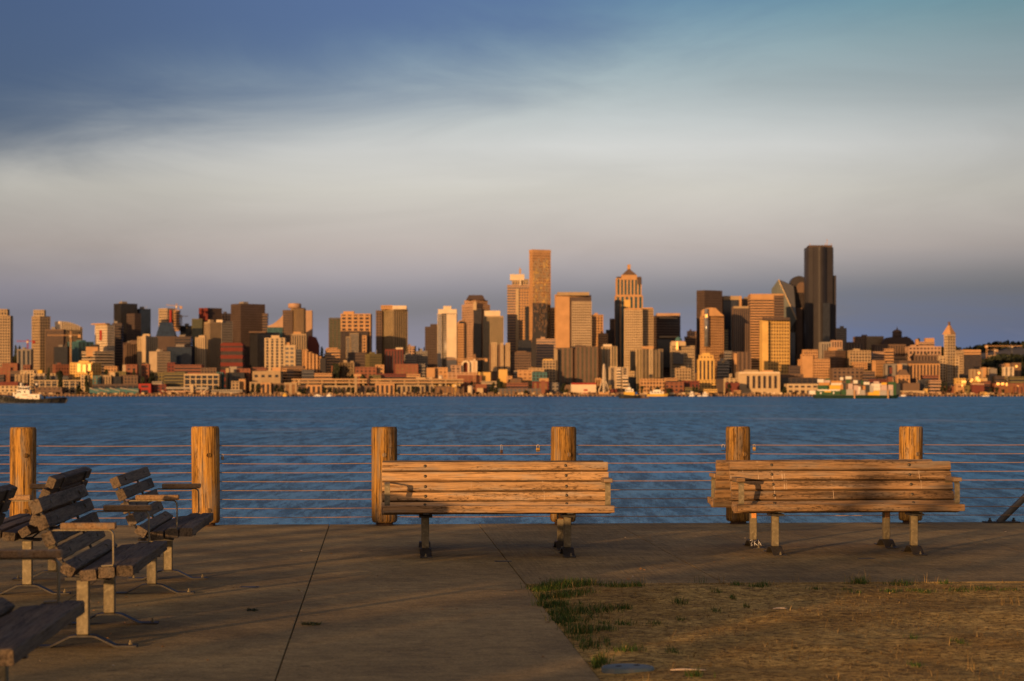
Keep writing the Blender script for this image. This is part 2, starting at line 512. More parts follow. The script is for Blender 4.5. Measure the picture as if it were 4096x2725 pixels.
go = gb.build('ground', M['dry_lawn']); go.rotation_euler = (0, 0, PHI); tag(go, kind='structure')
gb = MB(); gb.box(14.01, 70, -14, DIRT_B, -.62, -.02); gb.box(DIRT_A + 9.01, 14.0, -14, DIRT_B, -.06, -.02); gb.box(DIRT_A + .01, DIRT_A + 9.0, -14, 3.99, -.06, -.02)
gb.box(-70, 70, -160, -14.01, -.62, -.02)
go2 = gb.build('parkland_ground', M['dry_lawn']); go2.rotation_euler = (0, 0, PHI); tag(go2, kind='structure')

def blade(mb, x, y, z, L, lean, az, wd, curl=.5):
    """one bent grass blade as two quads and a tip"""
    d = Vector((math.cos(az), math.sin(az), 0))
    sd_ = Vector((-d.y, d.x, 0)) * wd
    p = Vector((x, y, z)); pts = [p]
    a = lean
    for k in range(3):
        p = p + (d * math.sin(a) + Vector((0, 0, 1)) * math.cos(a)) * (L / 3)
        pts.append(p.copy()); a += curl
    b0 = len(mb.v)
    for k, q in enumerate(pts[:3]):
        f = 1 - k * .25
        mb.v += [tuple(q - sd_ * f), tuple(q + sd_ * f)]
    mb.v.append(tuple(pts[3]))
    for k in range(2):
        mb.f.append([b0 + 2 * k, b0 + 2 * k + 1, b0 + 2 * k + 3, b0 + 2 * k + 2]); mb.sm.append(False)
    mb.f.append([b0 + 4, b0 + 5, b0 + 6]); mb.sm.append(False)

def leafmat(name, c1, c2, rough=.7):
    m_ = bpy.data.materials.new(name); m_.use_nodes = True
    n_ = nodes_of(m_.node_tree)
    g_ = n_.add('ShaderNodeNewGeometry')
    c_ = n_.ramp(g_.outputs['Random Per Island'], [(0, c1), (1, c2)])
    p_ = n_.add('ShaderNodeBsdfPrincipled', ins={'Base Color': c_, 'Roughness': rough, 'Specular IOR Level': .2})
    n_.add('ShaderNodeOutputMaterial', ins={0: p_.outputs[0]})
    M[name] = m_
leafmat('straw', (.13, .075, .02), (.50, .34, .12))
leafmat('green_blade', (.022, .05, .010), (.08, .14, .025))
leafmat('tree_leaf', (.018, .028, .010), (.055, .07, .02))
leafmat('far_leaf', (.014, .020, .012), (.04, .045, .02))

# flat straw thatch
st = MB()
for _ in range(52000):
    a = DIRT_A + .03 + rnd.random() ** .9 * 5.6
    b_ = rnd.uniform(10.6, DIRT_B - .01)
    x, y = a, b_
    d = mnoise.noise(Vector((a * 1.3, b_ * 1.3, 9)))
    if rnd.random() > .62 + d: continue
    stand = rnd.random() < .012
    blade(st, x, y, lawn_z(a, b_), rnd.uniform(.02, .055) * (1.3 if stand else 1), rnd.uniform(.2, .7) if stand else rnd.uniform(1.1, 1.5), rnd.uniform(0, 6.28), rnd.uniform(.0012, .0028), rnd.uniform(-.1, .35))
so = st.build('dry_grass', M['straw'], fix=False); so.rotation_euler = (0, 0, PHI)
tag(so, 'dry straw coloured grass thatch lying over the bare lawn', 'dry grass', kind='stuff')

# green tufts: px, py, spread (px), blades, height
gt = MB(); sg = MB()
def pix(px, py, z=0.0):
    D = (CAMZ - z) * F / (py - HOR)
    return ((px - CX) * D / F, D)
def undk(x, y):
    return (x * cP + y * sP, -x * sP + y * cP)
tufts = [(2190, 2356, 70, 760, .062), (2270, 2348, 90, 900, .075), (2345, 2342, 60, 420, .06), (2240, 2390, 85, 620, .06), (2330, 2378, 50, 150, .05),
         (2470, 2356, 70, 260, .055), (2545, 2358, 35, 130, .05), (2210, 2424, 65, 480, .065), (2290, 2455, 90, 520, .068), (2260, 2482, 70, 340, .06), (2420, 2440, 70, 200, .055), (2500, 2435, 40, 110, .05),
         (2500, 2495, 50, 90, .045), (2325, 2528, 70, 300, .07), (2400, 2520, 50, 110, .05), (2620, 2494, 35, 60, .04), (2720, 2412, 30, 80, .05), (2720, 2475, 20, 40, .04),
         (2510, 2610, 60, 150, .05), (2700, 2612, 30, 50, .04), (2400, 2650, 35, 130, .07), (2390, 2665, 25, 70, .06), (2800, 2330, 30, 60, .07), (2945, 2354, 35, 70, .045), (3030, 2360, 50, 120, .04), (3065, 2352, 30, 60, .05),
         (2865, 2378, 25, 50, .04), (2930, 2394, 15, 40, .04), (2985, 2428, 20, 40, .04), (3440, 2335, 35, 260, .07), (3600, 2340, 50, 200, .06), (3560, 2372, 40, 80, .035), (3650, 2366, 60, 110, .035), (3700, 2372, 50, 90, .03), (3830, 2366, 60, 130, .035), (3930, 2364, 60, 120, .035), (4030, 2368, 50, 90, .03),
         (3260, 2368, 25, 50, .04), (3380, 2366, 20, 40, .03), (3420, 2380, 30, 50, .03), (3650, 2568, 25, 40, .04), (3840, 2580, 25, 50, .04), (2780, 2715, 40, 90, .05), (3660, 2668, 35, 60, .03), (2860, 2445, 20, 40, .04), (3780, 2340, 25, 60, .05)]
for _ in range(70):
    py = rnd.uniform(2345, 2600); ex = 2103 + (py - 2337) * .807
    px = ex + 20 + rnd.expovariate(1 / 55.0)
    tufts.append((px, py, rnd.uniform(10, 45), int(rnd.uniform(15, 110) * max(.25, 1 - (py - 2345) / 260)), rnd.uniform(.03, .06)))
for (px, py, sp, nb, hh) in tufts:
    x, y = pix(px, py)
    s_ = sp * y / F
    for _ in range(nb):
        xx = x + rnd.gauss(0, s_ * .5); yy = y + rnd.gauss(0, max(.05, s_ * .55))
        a, b_ = undk(xx, yy)
        over = a < DIRT_A
        z = .003 if (over or b_ > DIRT_B) else lawn_z(a, b_)
        if (over and a < DIRT_A - .09) or b_ > DIRT_B + .03: continue
        q = rnd.random()
        blade(gt if q > .13 else sg, a, b_, z, hh * rnd.uniform(.45, 1.25), rnd.uniform(.05, .75), rnd.uniform(0, 6.28), rnd.uniform(.0014, .0028), rnd.uniform(.05, .5))
for (px, py) in [(2420, 2480), (2330, 2390), (2240, 2400), (3430, 2330), (3475, 2325), (3410, 2335), (3690, 2330), (4040, 2420), (4060, 2425), (4020, 2425), (3920, 2560), (3880, 2680), (2890, 2335), (2570, 2338), (3180, 2330), (2350, 2450), (2300, 2470), (3730, 2345), (4010, 2430)]:
    x, y = pix(px, py); a, b_ = undk(x, y)
    for _ in range(7):
        blade(sg, a + rnd.gauss(0, .02), b_ + rnd.gauss(0, .03), 0, rnd.uniform(.06, .12), rnd.uniform(.05, .6), rnd.uniform(0, 6.28), .0016, rnd.uniform(.05, .3))
go = gt.build('green_grass', M['green_blade'], fix=False); go.rotation_euler = (0, 0, PHI)
tag(go, 'patchy dark green grass tufts growing along the edge of the dry lawn', 'grass', kind='stuff')
go = sg.build('straw_stalks', M['straw'], fix=False); go.rotation_euler = (0, 0, PHI)
tag(go, 'upright yellow dead grass stalks among the green tufts', 'dry grass', kind='stuff')

# litter on the concrete
for nm, mt, N_, lab in (('leaf_litter', 'leaf_litter', 230, 'small brown and orange leaf scraps scattered on the concrete'), ('paper_litter', 'pale_litter', 60, 'tiny pale chips and paper scraps scattered over the concrete')):
    lf = MB()
    for _ in range(N_):
        if rnd.random() < .45:
            a = rnd.uniform(-4.2, -1.6); b_ = rnd.uniform(11, 20)
        else:
            a = rnd.uniform(-5, 8); b_ = rnd.uniform(11, 25)
            if a > DIRT_A: b_ = rnd.uniform(DIRT_B + .1, 25)
        L = rnd.uniform(.006, .02); W = L * rnd.uniform(.25, .6); az = rnd.uniform(0, 6.28); ca, sa = math.cos(az), math.sin(az)
        zt = .002
        pts = [(-L, 0, zt), (0, -W, zt + rnd.uniform(.001, .008)), (L, 0, zt + rnd.uniform(0, .007)), (0, W, zt + rnd.uniform(.001, .009))]
        lf.add([(a + p_[0] * ca - p_[1] * sa, b_ + p_[0] * sa + p_[1] * ca, p_[2]) for p_ in pts], [(0, 1, 2), (0, 2, 3)])
    o = lf.build(nm, M[mt], fix=False); o.rotation_euler = (0, 0, PHI)
    tag(o, lab, 'litter', kind='stuff')

# weeds growing from the concrete
def weed(px, py, wpx, nb, lab, grp=None):
    x, y = pix(px, py)
    e = empty('weed', (x, y, 0), PHI)
    tag(e, lab, 'weed', grp)
    mb = MB(); half = wpx * y / F / 2
    for _ in range(nb):
        blade(mb, rnd.uniform(-half, half), rnd.gauss(0, .035), .001, rnd.uniform(.015, .04), rnd.uniform(.6, 1.3), rnd.uniform(0, 6.28), .004, .3)
    mb.build('weed_leaves', M['weed'], e, fix=False)['kind'] = 'stuff'
weed(1245, 2498, 75, 160, 'flat dark weed clump on the concrete, right of the long slab joint')
weed(1010, 2443, 42, 90, 'small dark weed clump on the concrete, left of the long slab joint')

# flush metal plates
pl = None
for (px, py, lab) in [(2013, 2246, 'small dark steel plate set flush in concrete before the middle bench'), (3465, 2235, 'small dark steel plate set flush in concrete before the right bench'), (996, 2349, 'small dark steel plate set flush in concrete left of the long joint')]:
    x, y = pix(px, py)
    e = empty('floor_plate', (x, y, 0), PHI)
    tag(e, lab, 'floor plate', 'flush steel plates in the concrete')
    mb = MB(); mb.bbox(-.075, .075, -.05, .05, -.02, .0035, b=.002); mb.build('plate', M['dark_steel'], e)
    for s_ in (-1, 1):
        mb = MB(); mb.lathe([(.008, .0035), (.008, .006), (.004, .0075)], 8, c=(s_ * .06, 0)); mb.build('screw', M['bolt_steel'], e)

# utility cover in the lawn
x, y = pix(2511, 2682)
e = empty('utility_cover', (x, y, 0.004)); tag(e, 'round grey green plastic utility cover sunk in the dry lawn', 'utility cover')
mb = MB(); mb.lathe([(.142, -.03), (.142, .012), (.136, .017), (.126, .017), (.122, .012)], 40, caps=False); mb.build('rim', M['lid_plastic'], e)
mb = MB(); mb.lathe([(.121, .0), (.121, .015), (.112, .019), (.08, .021), (.001, .022)], 40); lid = mb.build('lid', M['lid_plastic'], e)
for (xx, yy) in [(.05, .02), (-.05, -.02)]:
    mb = MB(); mb.lathe([(.018, .018), (.018, .0235), (.012, .0235), (.012, .0215), (.001, .0215)], 14, c=(xx, yy), caps=False); mb.build('bolt_recess', M['dark_steel'], lid)
# sticks on the lawn
for (px, py, L, az, mt, lab) in [(3121, 2450, .10, .1, 'pale_litter', 'short pale stick lying in the middle of the dry lawn'), (2752, 2690, .19, -.05, 'pale_litter', 'long thin brown twig lying beside the round utility cover')]:
    x, y = pix(px, py)
    e = empty('stick', (x, y, lawn_z(*undk(x, y)) + .008), az); tag(e, lab, 'stick')
    mb = MB(); mb.tube([(-L / 2, 0, 0), (-L * .1, .004, .003), (L * .2, -.002, .002), (L / 2, .006, 0)], [.004, .006, .005, .003], 7); mb.build('twig', M[mt], e)

# ---------------------------------------------------------------- cable fence
posts = [(-6.05, .15, 0), (92, .146, 0), (824, .158, 0), (1538, .146, 0), (2252, .146, 0), (2953, .14, 0), (3642, .136, 0), (8.18, .14, 0)]
fence = empty('cable_fence', dk(0, EDGE - .21), PHI)
tag(fence, 'low fence of round timber posts strung with nine steel cables by the water', 'fence')
post_x = []
def post_mesh(r, H, seed):
    mb = MB(); rr = random.Random(seed)
    n_ = 40; nz = 26; vs_ = []
    zs = [0.0, .012, .04] + [.04 + (H - .075) * k / nz for k in range(1, nz + 1)] + [H - .02, H - .006, H]
    rs = [r * .86, r * .95, r] + [r] * nz + [r * .985, r * .95, r * .90]
    cr = [(rr.uniform(0, 6.28), rr.uniform(.006, .014), rr.uniform(.03, .06)) for _ in range(5)]
    for z, q in zip(zs, rs):
        for k in range(n_):
            a = 2 * math.pi * k / n_
            qq = q * (1 + .016 * mnoise.noise(Vector((math.cos(a) * 1.5 + seed, math.sin(a) * 1.5, z * 1.6))) + .006 * mnoise.noise(Vector((math.cos(a) * 7 + seed, math.sin(a) * 7, z * 3))))
            for (ca_, dp, wd) in cr:
                da = abs((a - ca_ + math.pi) % (2 * math.pi) - math.pi)
                if da < wd: qq -= dp * (1 - da / wd)
            vs_.append((qq * math.cos(a), qq * math.sin(a), z))
    fs_ = [(i * n_ + k, i * n_ + (k + 1) % n_, (i + 1) * n_ + (k + 1) % n_, (i + 1) * n_ + k) for i in range(len(zs) - 1) for k in range(n_)]
    mb.add(vs_, fs_, True)
    mb.add(vs_[-n_:], [list(range(n_))]); mb.add(vs_[:n_], [list(range(n_))[::-1]])
    return mb.mesh('post', M['post_wood'])
for i, (px, r, dz_) in enumerate(posts):
    if abs(px) < 20: a = px
    else:
        D = 25.4
        for _ in range(4):
            X = (px - CX) * D / F; D = (EDGE - .21) / cP + .061 * X
        a = undk(X, D)[0]
    post_x.append(a)
    top = 1.115 if i != 2 else 1.122
    o = inst('post', post_mesh(r, top - .034, i * 3.7 + 1), fence, (a, 0, .034), (rnd.uniform(-.008, .008), rnd.uniform(-.009, .009), rnd.uniform(-.02, .02)))
    mb = MB(); mb.lathe([(r * .72, -.034), (r * .72, -.028), (r * .66, -.024), (r * .66, .005)], 20); mb.build('post_foot', M['rusty_steel'], o)
    for (zz_, xx_) in ((.80, .05), (.18, .045)):
        if i == 3: xx_ = .0
        mb = MB(); mb.lathe([(.026, -.03), (.026, 0.006), (.023, .008), (.001, .008)], 16, T=lambda x_, y_, z_: (x_, -z_, y_))
        ang = math.asin(max(-.9, min(.9, xx_ / r)))
        q = mb.build('wood_plug', M['post_wood'], o); q.location = (r * math.sin(ang), -r * math.cos(ang), zz_ - .034); q.rotation_euler = (0, 0, ang)
# carved letter on the middle-left post
cut = MB()
def curve_on_post(p0, p1, r, mb, wd=.006):
    pts = []
    for k in range(5):
        t = k / 4; s_ = p0[0] + (p1[0] - p0[0]) * t; z = p0[1] + (p1[1] - p0[1]) * t
        an = s_ / r
        pts.append(((r + .001) * math.sin(an), -(r + .001) * math.cos(an), z))
    mb.tube(pts, wd / 2, 5)
for p0, p1 in [((.05, .66), (.09, .76)), ((.09, .76), (.10, .66)), ((.055, .69), (.10, .685)), ((.03, .85), (.11, .85)), ((.075, .85), (.08, .78))]:
    curve_on_post(p0, p1, .146, cut, .005)
posto = [o for o in fence.children if o.name.startswith('post')][3]
cut.build('carved_letter', M['joint_dark'], posto)
CAB = [.905 - .101 * k for k in range(9)]
for z in CAB:
    mb = MB()
    pts = []
    for i in range(len(post_x) - 1):
        for t in (0, .25, .5, .75):
            pts.append((post_x[i] + (post_x[i + 1] - post_x[i]) * t, 0.0, z - .006 * (1 - (2 * t - 1) ** 2)))
    pts.append((post_x[-1], 0, z))
    mb.tube(pts, .0044, 6); mb.build('cable', M['cable_steel'], fence)

# padlocks on the cables
def padlock(px, py, body, bw, bh, sh, lab, shackle='chrome', rows=1):
    X = (px - CX) * 25.35 / F
    D = (EDGE - .21) / cP + .061 * X
    X = (px - CX) * D / F; a = undk(X, D)[0]
    e = empty('padlock', dk(a, EDGE - .21, 0), PHI + rnd.uniform(-.4, .4))
    z = CAB[0] - .002 if py < 1800 else CAB[1] - .002
    e.location.z = z
    tag(e, lab, 'padlock', 'padlocks hung on the cable fence')
    mb = MB(); r = bw * .32
    pts = [(-r, 0, -sh)] + [(r * math.cos(t), 0, -r + .008 + r * math.sin(t)) for t in [math.pi - k * math.pi / 8 for k in range(9)]] + [(r, 0, -sh)]
    mb.tube(pts, bw * .09, 7); mb.build('shackle', M[shackle], e)
    mb = MB(); mb.bbox(-bw / 2, bw / 2, -bw * .22, bw * .22, -sh - bh, -sh + .004, b=bw * .08); bo = mb.build('lock_body', M[body], e)
    mb = MB(); mb.bbox(-bw * .52, bw * .52, -bw * .25, bw * .25, -sh - bh + .006, -sh - bh + .016, b=.001); mb.build('lock_band', M['dark_steel'], bo)
padlock(2006, 1790, 'rusty_steel', .030, .040, .055, 'long shackled dark padlock hanging mid span above the middle bench')
padlock(2152, 1787, 'brass', .044, .040, .032, 'stout brass padlock hanging just left of the post behind the middle bench')
padlock(2893, 1785, 'blue_lock', .046, .042, .030, 'bright blue padlock on the cable left of a timber post')
padlock(3017, 1785, 'brass', .034, .042, .026, 'small brass and silver padlock on the cable right of a timber post')
padlock(890, 1820, 'dark_steel', .030, .036, .022, 'small black padlock on the second cable beside the thickest timber post')

# diagonal steel brace at the right edge
X = 5.66; D = (EDGE - .12) / cP + .061 * X
e = empty('steel_brace', (X, D, 0), PHI); tag(e, 'slanting grey steel tube bolted to the deck edge at far right', 'brace')
mb = MB(); mb.bbox(-.20, .20, -.10, .10, 0, .014, b=.003); bp = mb.build('base_plate', M['dark_steel'], e)
for s_ in (-1, 1):
    mb = MB(); mb.lathe([(.022, .014), (.022, .034), (.012, .034), (.012, .055), (.008, .058)], 6, c=(s_ * .14, -.02), smooth=False); mb.build('anchor_nut', M['dark_steel'], bp)
mb = MB(); mb.tube([(-.03, 0, .0), (1.12, 0, 1.1)], .039, 20); mb.build('tube', M['tube_steel'], e)
mb = MB(); mb.lathe([(.045, 0), (.045, .05), (.001, .055)], 16); o = mb.build('end_cap', M['tube_steel'], e); o.location = (1.11, 0, 1.07)

# ---------------------------------------------------------------- benches
LEN = 2.106
PW, PT = .0815, .064
def prof():
    """(u, z relative to seat top at front edge, tilt, width) of each timber, seat first"""
    L = [('seat_plank', .2875, -.032, 0.0, .095), ('seat_plank', .183, -.041, R(-2.5), .095), ('seat_plank', .076, -.057, R(-6), .095),
         ('backrest_plank', -.0395, -.028, R(-32), PW)]
    du, dz_ = -.378, .926
    for k in range(4):
        s_ = (k + .5) * .099
        L.append(('backrest_plank', -.063 + du * s_ - .926 * .032, .025 + dz_ * s_ - .378 * .032, R(-67.8), PW))
    return L
PROF = prof()
pm = {}
def plank_mesh(wd, v, wood_):
    k = (wd, v, wood_)
    if k not in pm:
        rr = random.Random(v + int(wd * 1000))
        mb = MB(); nx = 24; b = .006
        ring = [(-wd / 2 + b, -PT / 2), (wd / 2 - b, -PT / 2), (wd / 2, -PT / 2 + b), (wd / 2, PT / 2 - b), (wd / 2 - b, PT / 2), (-wd / 2 + b, PT / 2), (-wd / 2, PT / 2 - b), (-wd / 2, -PT / 2 + b)]
        vs_ = []
        xs = [-LEN / 2, -LEN / 2 + .006] + [-LEN / 2 + LEN * t / nx for t in range(1, nx)] + [LEN / 2 - .006, LEN / 2]
        for i, x_ in enumerate(xs):
            end = i in (0, len(xs) - 1)
            for j, (y_, z_) in enumerate(ring):
                k1 = (.94 if end else 1)
                vs_.append((x_ + (rr.uniform(-.003, .003) if end else 0), y_ * k1 + rr.gauss(0, .0009), z_ * k1 + rr.gauss(0, .0009) + .003 * math.sin(x_ * 1.5 + v)))
        fs_ = [(i * 8 + j, i * 8 + (j + 1) % 8, (i + 1) * 8 + (j + 1) % 8, (i + 1) * 8 + j) for i in range(len(xs) - 1) for j in range(8)]
        fs_ += [list(range(8)), [len(xs) * 8 - 8 + j for j in range(8)][::-1]]
        mb.add(vs_, fs_)
        me = mb.mesh('plank', M[wood_]); fixn(me)
        pm[k] = me
    return pm[k]
mb = MB(); mb.lathe([(.0155, 0), (.0150, .004), (.011, .0085), (.005, .0105), (.0008, .011)], 12)
bolt_me = mb.mesh('bolt', M['bolt_steel']); fixn(bolt_me)
LX = .655
def make_leg(S):
    """square tube column; local origin on the ground under the column, front is -y"""
    mb = MB(); mb.bbox(-.033, .033, -.036, .036, .073, S - .112, b=.006)
    return mb.mesh('leg', M['galvanised'])
T_uz = lambda x, u, z: (x, -u, z)
def foot_mesh():
    mb = MB()
    line = [(-.315, .001), (-.2, .001), (-.185, .004), (-.075, .058), (-.05, .062), (.05, .062), (.075, .058), (.185, .004), (.2, .001), (.315, .001)]
    mb.strip(line, .011, -.052, .052, T_uz)
    return mb.mesh('foot_bracket', M['dark_steel'])
def nut_mesh():
    mb = MB(); mb.lathe([(.012, .0), (.012, .012), (.007, .012), (.007, .026), (.005, .028)], 6, smooth=False); me = mb.mesh('anchor_bolt', M['galvanised']); fixn(me); return me
foot_me = foot_mesh(); fixn(foot_me)
nut_me = nut_mesh()
def strap_mesh(S):
    mb = MB()
    o = .066
    line = [(.325, S - .066), (.14, S - .074), (.03, S - .09), (-.035, S - .085), (-.105, S - .028)]
    for k in (.02, .1, .2, .3, .39):
        line.append((-.063 - .378 * k - .926 * o, .025 + S + .926 * k - .378 * o))
    mb.strip(line, .011, -.028, .028, T_uz)
    mb.box(-.06, .06, -.16, .10, S - .115, S - .097)
    return mb.mesh('support_strap', M['dark_steel'])
def arm_bracket(S):
    mb = MB()
    z = S + .196
    line = [(-.132, z - .05), (-.128, z - .004), (-.118, z)] + [(.06, z), (.185, z)]
    for k in range(1, 6):
        a = k / 5 * math.pi / 2
        line.append((.185 + .028 * math.sin(a), z - .028 + .028 * math.cos(a)))
    line += [(.214, S + .012), (.214, S + .001), (.15, S - .003)]
    mb.strip(line, .008, -.025, .025, T_uz)
    return mb.mesh('armrest_bracket', M['galvanised'])
def arm_bar():
    mb = MB(); mb.bbox(-.04, .04, -.232, .08, 0, .037, b=.005); return mb.mesh('armrest', M['armrest_wood'])
arm_me = arm_bar()
def lab_sticker():
    mb = MB(); mb.box(-.022, .022, -.0375, -.0368, 0, .075); return mb
m = bpy.data.materials.new('sticker_orange'); m.use_nodes = True
n = nodes_of(m.node_tree)
v = n.add('ShaderNodeTexCoord').outputs['Object']
s3 = n.add('ShaderNodeSeparateXYZ', ins={0: v})
ln = n.m('GREATER_THAN', n.m('FRACT', n.m('MULTIPLY', s3.outputs[2], 105.0)), .55)
nz = n.add('ShaderNodeTexNoise', ins={'Vector': n.add('ShaderNodeMapping', ins={'Vector': v, 'Scale': (260, 1, 105)}).outputs[0], 'Scale': 1.0, 'Detail': 1.0})
ink = n.m('MULTIPLY', ln, n.m('GREATER_THAN', nz.outputs[0], .45))
ink = n.m('MULTIPLY', ink, n.m('LESS_THAN', n.m('ABSOLUTE', s3.outputs[0]), .017))
c = n.mix(n.m('MULTIPLY', ink, .75), (.80, .36, .10), (.16, .05, .02))
p = n.add('ShaderNodeBsdfPrincipled', ins={'Base Color': c, 'Roughness': .5})
n.add('ShaderNodeOutputMaterial', ins={0: p.outputs[0]}); M['sticker_orange'] = m
stick_me = lab_sticker().mesh('sticker', M['sticker_orange'])
mesh_by_S = {}
def bench(center, rot, label, S=.4745, arms=('wood', 'wood'), stickers=(), seed=0, wood_='shaded_bench_wood', seat_wood=None, group='timber benches on the pier'):
    e = empty('park_bench', (center[0], center[1], 0), rot)
    tag(e, label, 'bench', group)
    rr = random.Random(seed)
    planks = []
    for i, (nm, u, z, tilt, wd) in enumerate(PROF):
        # plank local z is the face normal; tilt about x so that the face looks up and forward
        o = inst(nm, plank_mesh(wd, rr.randint(0, 3), seat_wood if (nm == 'seat_plank' and seat_wood) else wood_), e, (rr.uniform(-.006, .006), -u, S + z), (abs(tilt) if nm == 'backrest_plank' else tilt, 0, rr.uniform(-.0012, .0012)))
        planks.append(o)
        if nm == 'backrest_plank':
            for s_ in (-1, 1):
                inst('bolt', bolt_me, o, (s_ * LX, rr.uniform(-.006, .006), PT / 2 - .001))
    if S not in mesh_by_S:
        l_, s_, a_ = make_leg(S), strap_mesh(S), arm_bracket(S)
        for q in (l_, s_, a_): fixn(q)
        mesh_by_S[S] = (l_, s_, a_)
    l_, s_, a_ = mesh_by_S[S]
    legs = []
    for k in (-1, 1):
        lg = inst('leg', l_, e, (k * LX, 0, 0)); legs.append(lg)
        inst('foot_bracket', foot_me, lg)
        for u in (-.275, .275):
            inst('anchor_bolt', nut_me, lg, (rr.uniform(-.01, .01), -u, .011))
        inst('support_strap', s_, e, (k * LX, 0, 0))
    for k, kind in zip((-1, 1), arms):
        if kind == 'wood':
            ar = inst('armrest', arm_me, e, (k * 1.012, 0, S + .2045))
            br = inst('armrest_bracket', a_, ar, (-k * .004, 0, -S - .2045))
        else:
            br = inst('armrest_bracket', a_, e, (k * 1.008, 0, 0))
    for k in stickers:
        st_ = inst('sticker', stick_me, legs[k], (0, 0, .285))
        st_.rotation_euler = (0, 0, math.pi)
    return e, planks, legs
ROT0 = PHI
b1, p1, l1 = bench((-.142, 20.63), ROT0, 'sunlit timber bench facing the lawn, its left armrest missing the wooden bar', arms=('bare', 'wood'), seed=11, wood_='sunlit_bench_wood', seat_wood='stained_shaded_wood')  # seat planks take darker wood to paint in their upright face's weaker light
b1r, _, _ = bench((-.185, 21.53), ROT0 + math.pi, 'bench facing the water, backed against the bench with a bare metal armrest', stickers=(0,), seed=12)
b2, p2, l2 = bench((3.105, 20.89), ROT0, 'dark stained timber bench with pale drip marks, nearer of the right hand pair', seed=13, wood_='stained_shaded_wood')
b2r, _, l2r = bench((3.0, 21.81), ROT0 + math.pi, 'bench facing the water, half hidden behind the bench with pale drip marks', stickers=(0, 1), seed=14, wood_='stained_shaded_wood')
SL = .513
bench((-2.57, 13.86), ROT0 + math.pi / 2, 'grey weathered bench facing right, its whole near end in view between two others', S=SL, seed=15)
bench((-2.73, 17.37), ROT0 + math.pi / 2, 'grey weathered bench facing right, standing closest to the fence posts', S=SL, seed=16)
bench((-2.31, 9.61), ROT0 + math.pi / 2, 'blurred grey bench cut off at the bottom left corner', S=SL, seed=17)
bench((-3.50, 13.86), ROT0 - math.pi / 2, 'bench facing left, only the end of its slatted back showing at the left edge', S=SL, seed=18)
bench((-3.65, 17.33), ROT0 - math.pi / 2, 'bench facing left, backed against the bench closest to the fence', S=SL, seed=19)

# pale drips on the planks of two benches (thin dried runs on the face)
def drip(plank, x, w_=.008, y0=-.044, y1=.044):
    mb = MB(); rr = random.Random(int(x * 977)); pts = []
    k = 8
    vs_ = []
    for i in range(k):
        y_ = y1 + (y0 - y1) * i / (k - 1)
        hw = w_ * .32 * rr.uniform(.3, 1.2); cx_ = x + rr.uniform(-.0015, .0015)
        vs_ += [(cx_ - hw, y_, PT / 2 + .0022), (cx_ + hw, y_, PT / 2 + .0022)]
    mb.add(vs_, [(2 * i, 2 * i + 1, 2 * i + 3, 2 * i + 2) for i in range(k - 1)])
    mb.build('dried_drip', M['pale_stain'], plank, fix=False)
# p[4..7] = backrest planks bottom to top, p[3] = slanted one
for pl_, x_, w_ in [(p2[6], -.56, .016), (p2[6], -.535, .010), (p2[5], -.55, .012), (p2[5], -.53, .010), (p2[6], -.652, .014), (p2[5], -.650, .010), (p2[4], -.648, .012), (p2[6], -.93, .010), (p2[7], -.79, .008), (p2[6], -.785, .010), (p2[5], -.10, .006), (p2[4], -.095, .007), (p2[6], .745, .007), (p2[5], .75, .008)]:
    drip(pl_, x_, w_)
for pl_, x_, w_ in [(p1[5], .435, .012), (p1[4], .445, .012), (p1[6], .43, .008), (p1[5], -.23, .007), (p1[6], .80, .006)]:
    drip(pl_, x_, w_)
# scribbled paint tag on the rear bench foot
mb = MB()
def scr(pts):
    # lies on the sloping front plate of the foot, rear bench is turned so its back plate faces us
    P = []
    for (x_, t) in pts:
        u = -.175 + .095 * t; z = .0095 + .0525 * t
        P.append((x_, -u, z + .0135))
    mb.tube(P, .0026, 5)
scr([(.045, .9), (.02, 1.0), (.03, .6), (.045, .35), (.03, .1), (.05, .05)])
scr([(.005, 1.0), (.012, .1)]); scr([(-.02, .95), (.01, .5), (-.015, .1)])
scr([(-.03, .05), (-.035, 1.0), (-.05, .1)]); scr([(-.028, .45), (-.047, .5)])
mb.build('painted_scribble', M['white_ink'], l2r[1])
# ---------------------------------------------------------------- the bay
m = bpy.data.materials.new('bay_water'); m.use_nodes = True
n = nodes_of(m.node_tree)
v = n.add('ShaderNodeTexCoord').outputs['Object']
def wn(sc_, rot, det, s):
    mp_ = n.add('ShaderNodeMapping', ins={'Vector': v, 'Rotation': (0, 0, R(rot)), 'Scale': sc_})
    return n.add('ShaderNodeTexNoise', ins={'Vector': mp_.outputs[0], 'Scale': s, 'Detail': det, 'Roughness': .6, 'Distortion': .3}).outputs[0]
def wav(sc_, rot, s, det, ro):
    mp_ = n.add('ShaderNodeMapping', ins={'Vector': v, 'Rotation': (0, 0, R(rot)), 'Scale': sc_})
    return n.add('ShaderNodeTexNoise', ins={'Vector': mp_.outputs[0], 'Scale': s, 'Detail': det, 'Roughness': ro, 'Distortion': .2}).outputs[0]
w1 = wav((1, .45, 1), 9, .16, 9.0, .66)
w2 = wav((1, .6, 1), -22, 1.1, 3.0, .6)
fleck2 = wav((1, .11, 1), 0, .55, 8.0, .88)
gust = wav((.30, 1, 1), 4, .010, 4.0, .55)
fleck = wav((1, .30, 1), 6, .55, 4.0, .7)
h = n.m('ADD', n.m('MULTIPLY', w1, 1.0), n.m('MULTIPLY', w2, .035))
st_ = n.mr(gust, .42, .62, 1.0, .55)
b = n.add('ShaderNodeBump', ins={'Height': h, 'Strength': st_, 'Distance': 9.0})
bc = n.mix(n.mr(fleck2, .45, .555), (.002, .052, .130), (.060, .34, .66))
bc = n.mix(n.mr(fleck, .55, .75, 0, .4), bc, (.06, .32, .60))
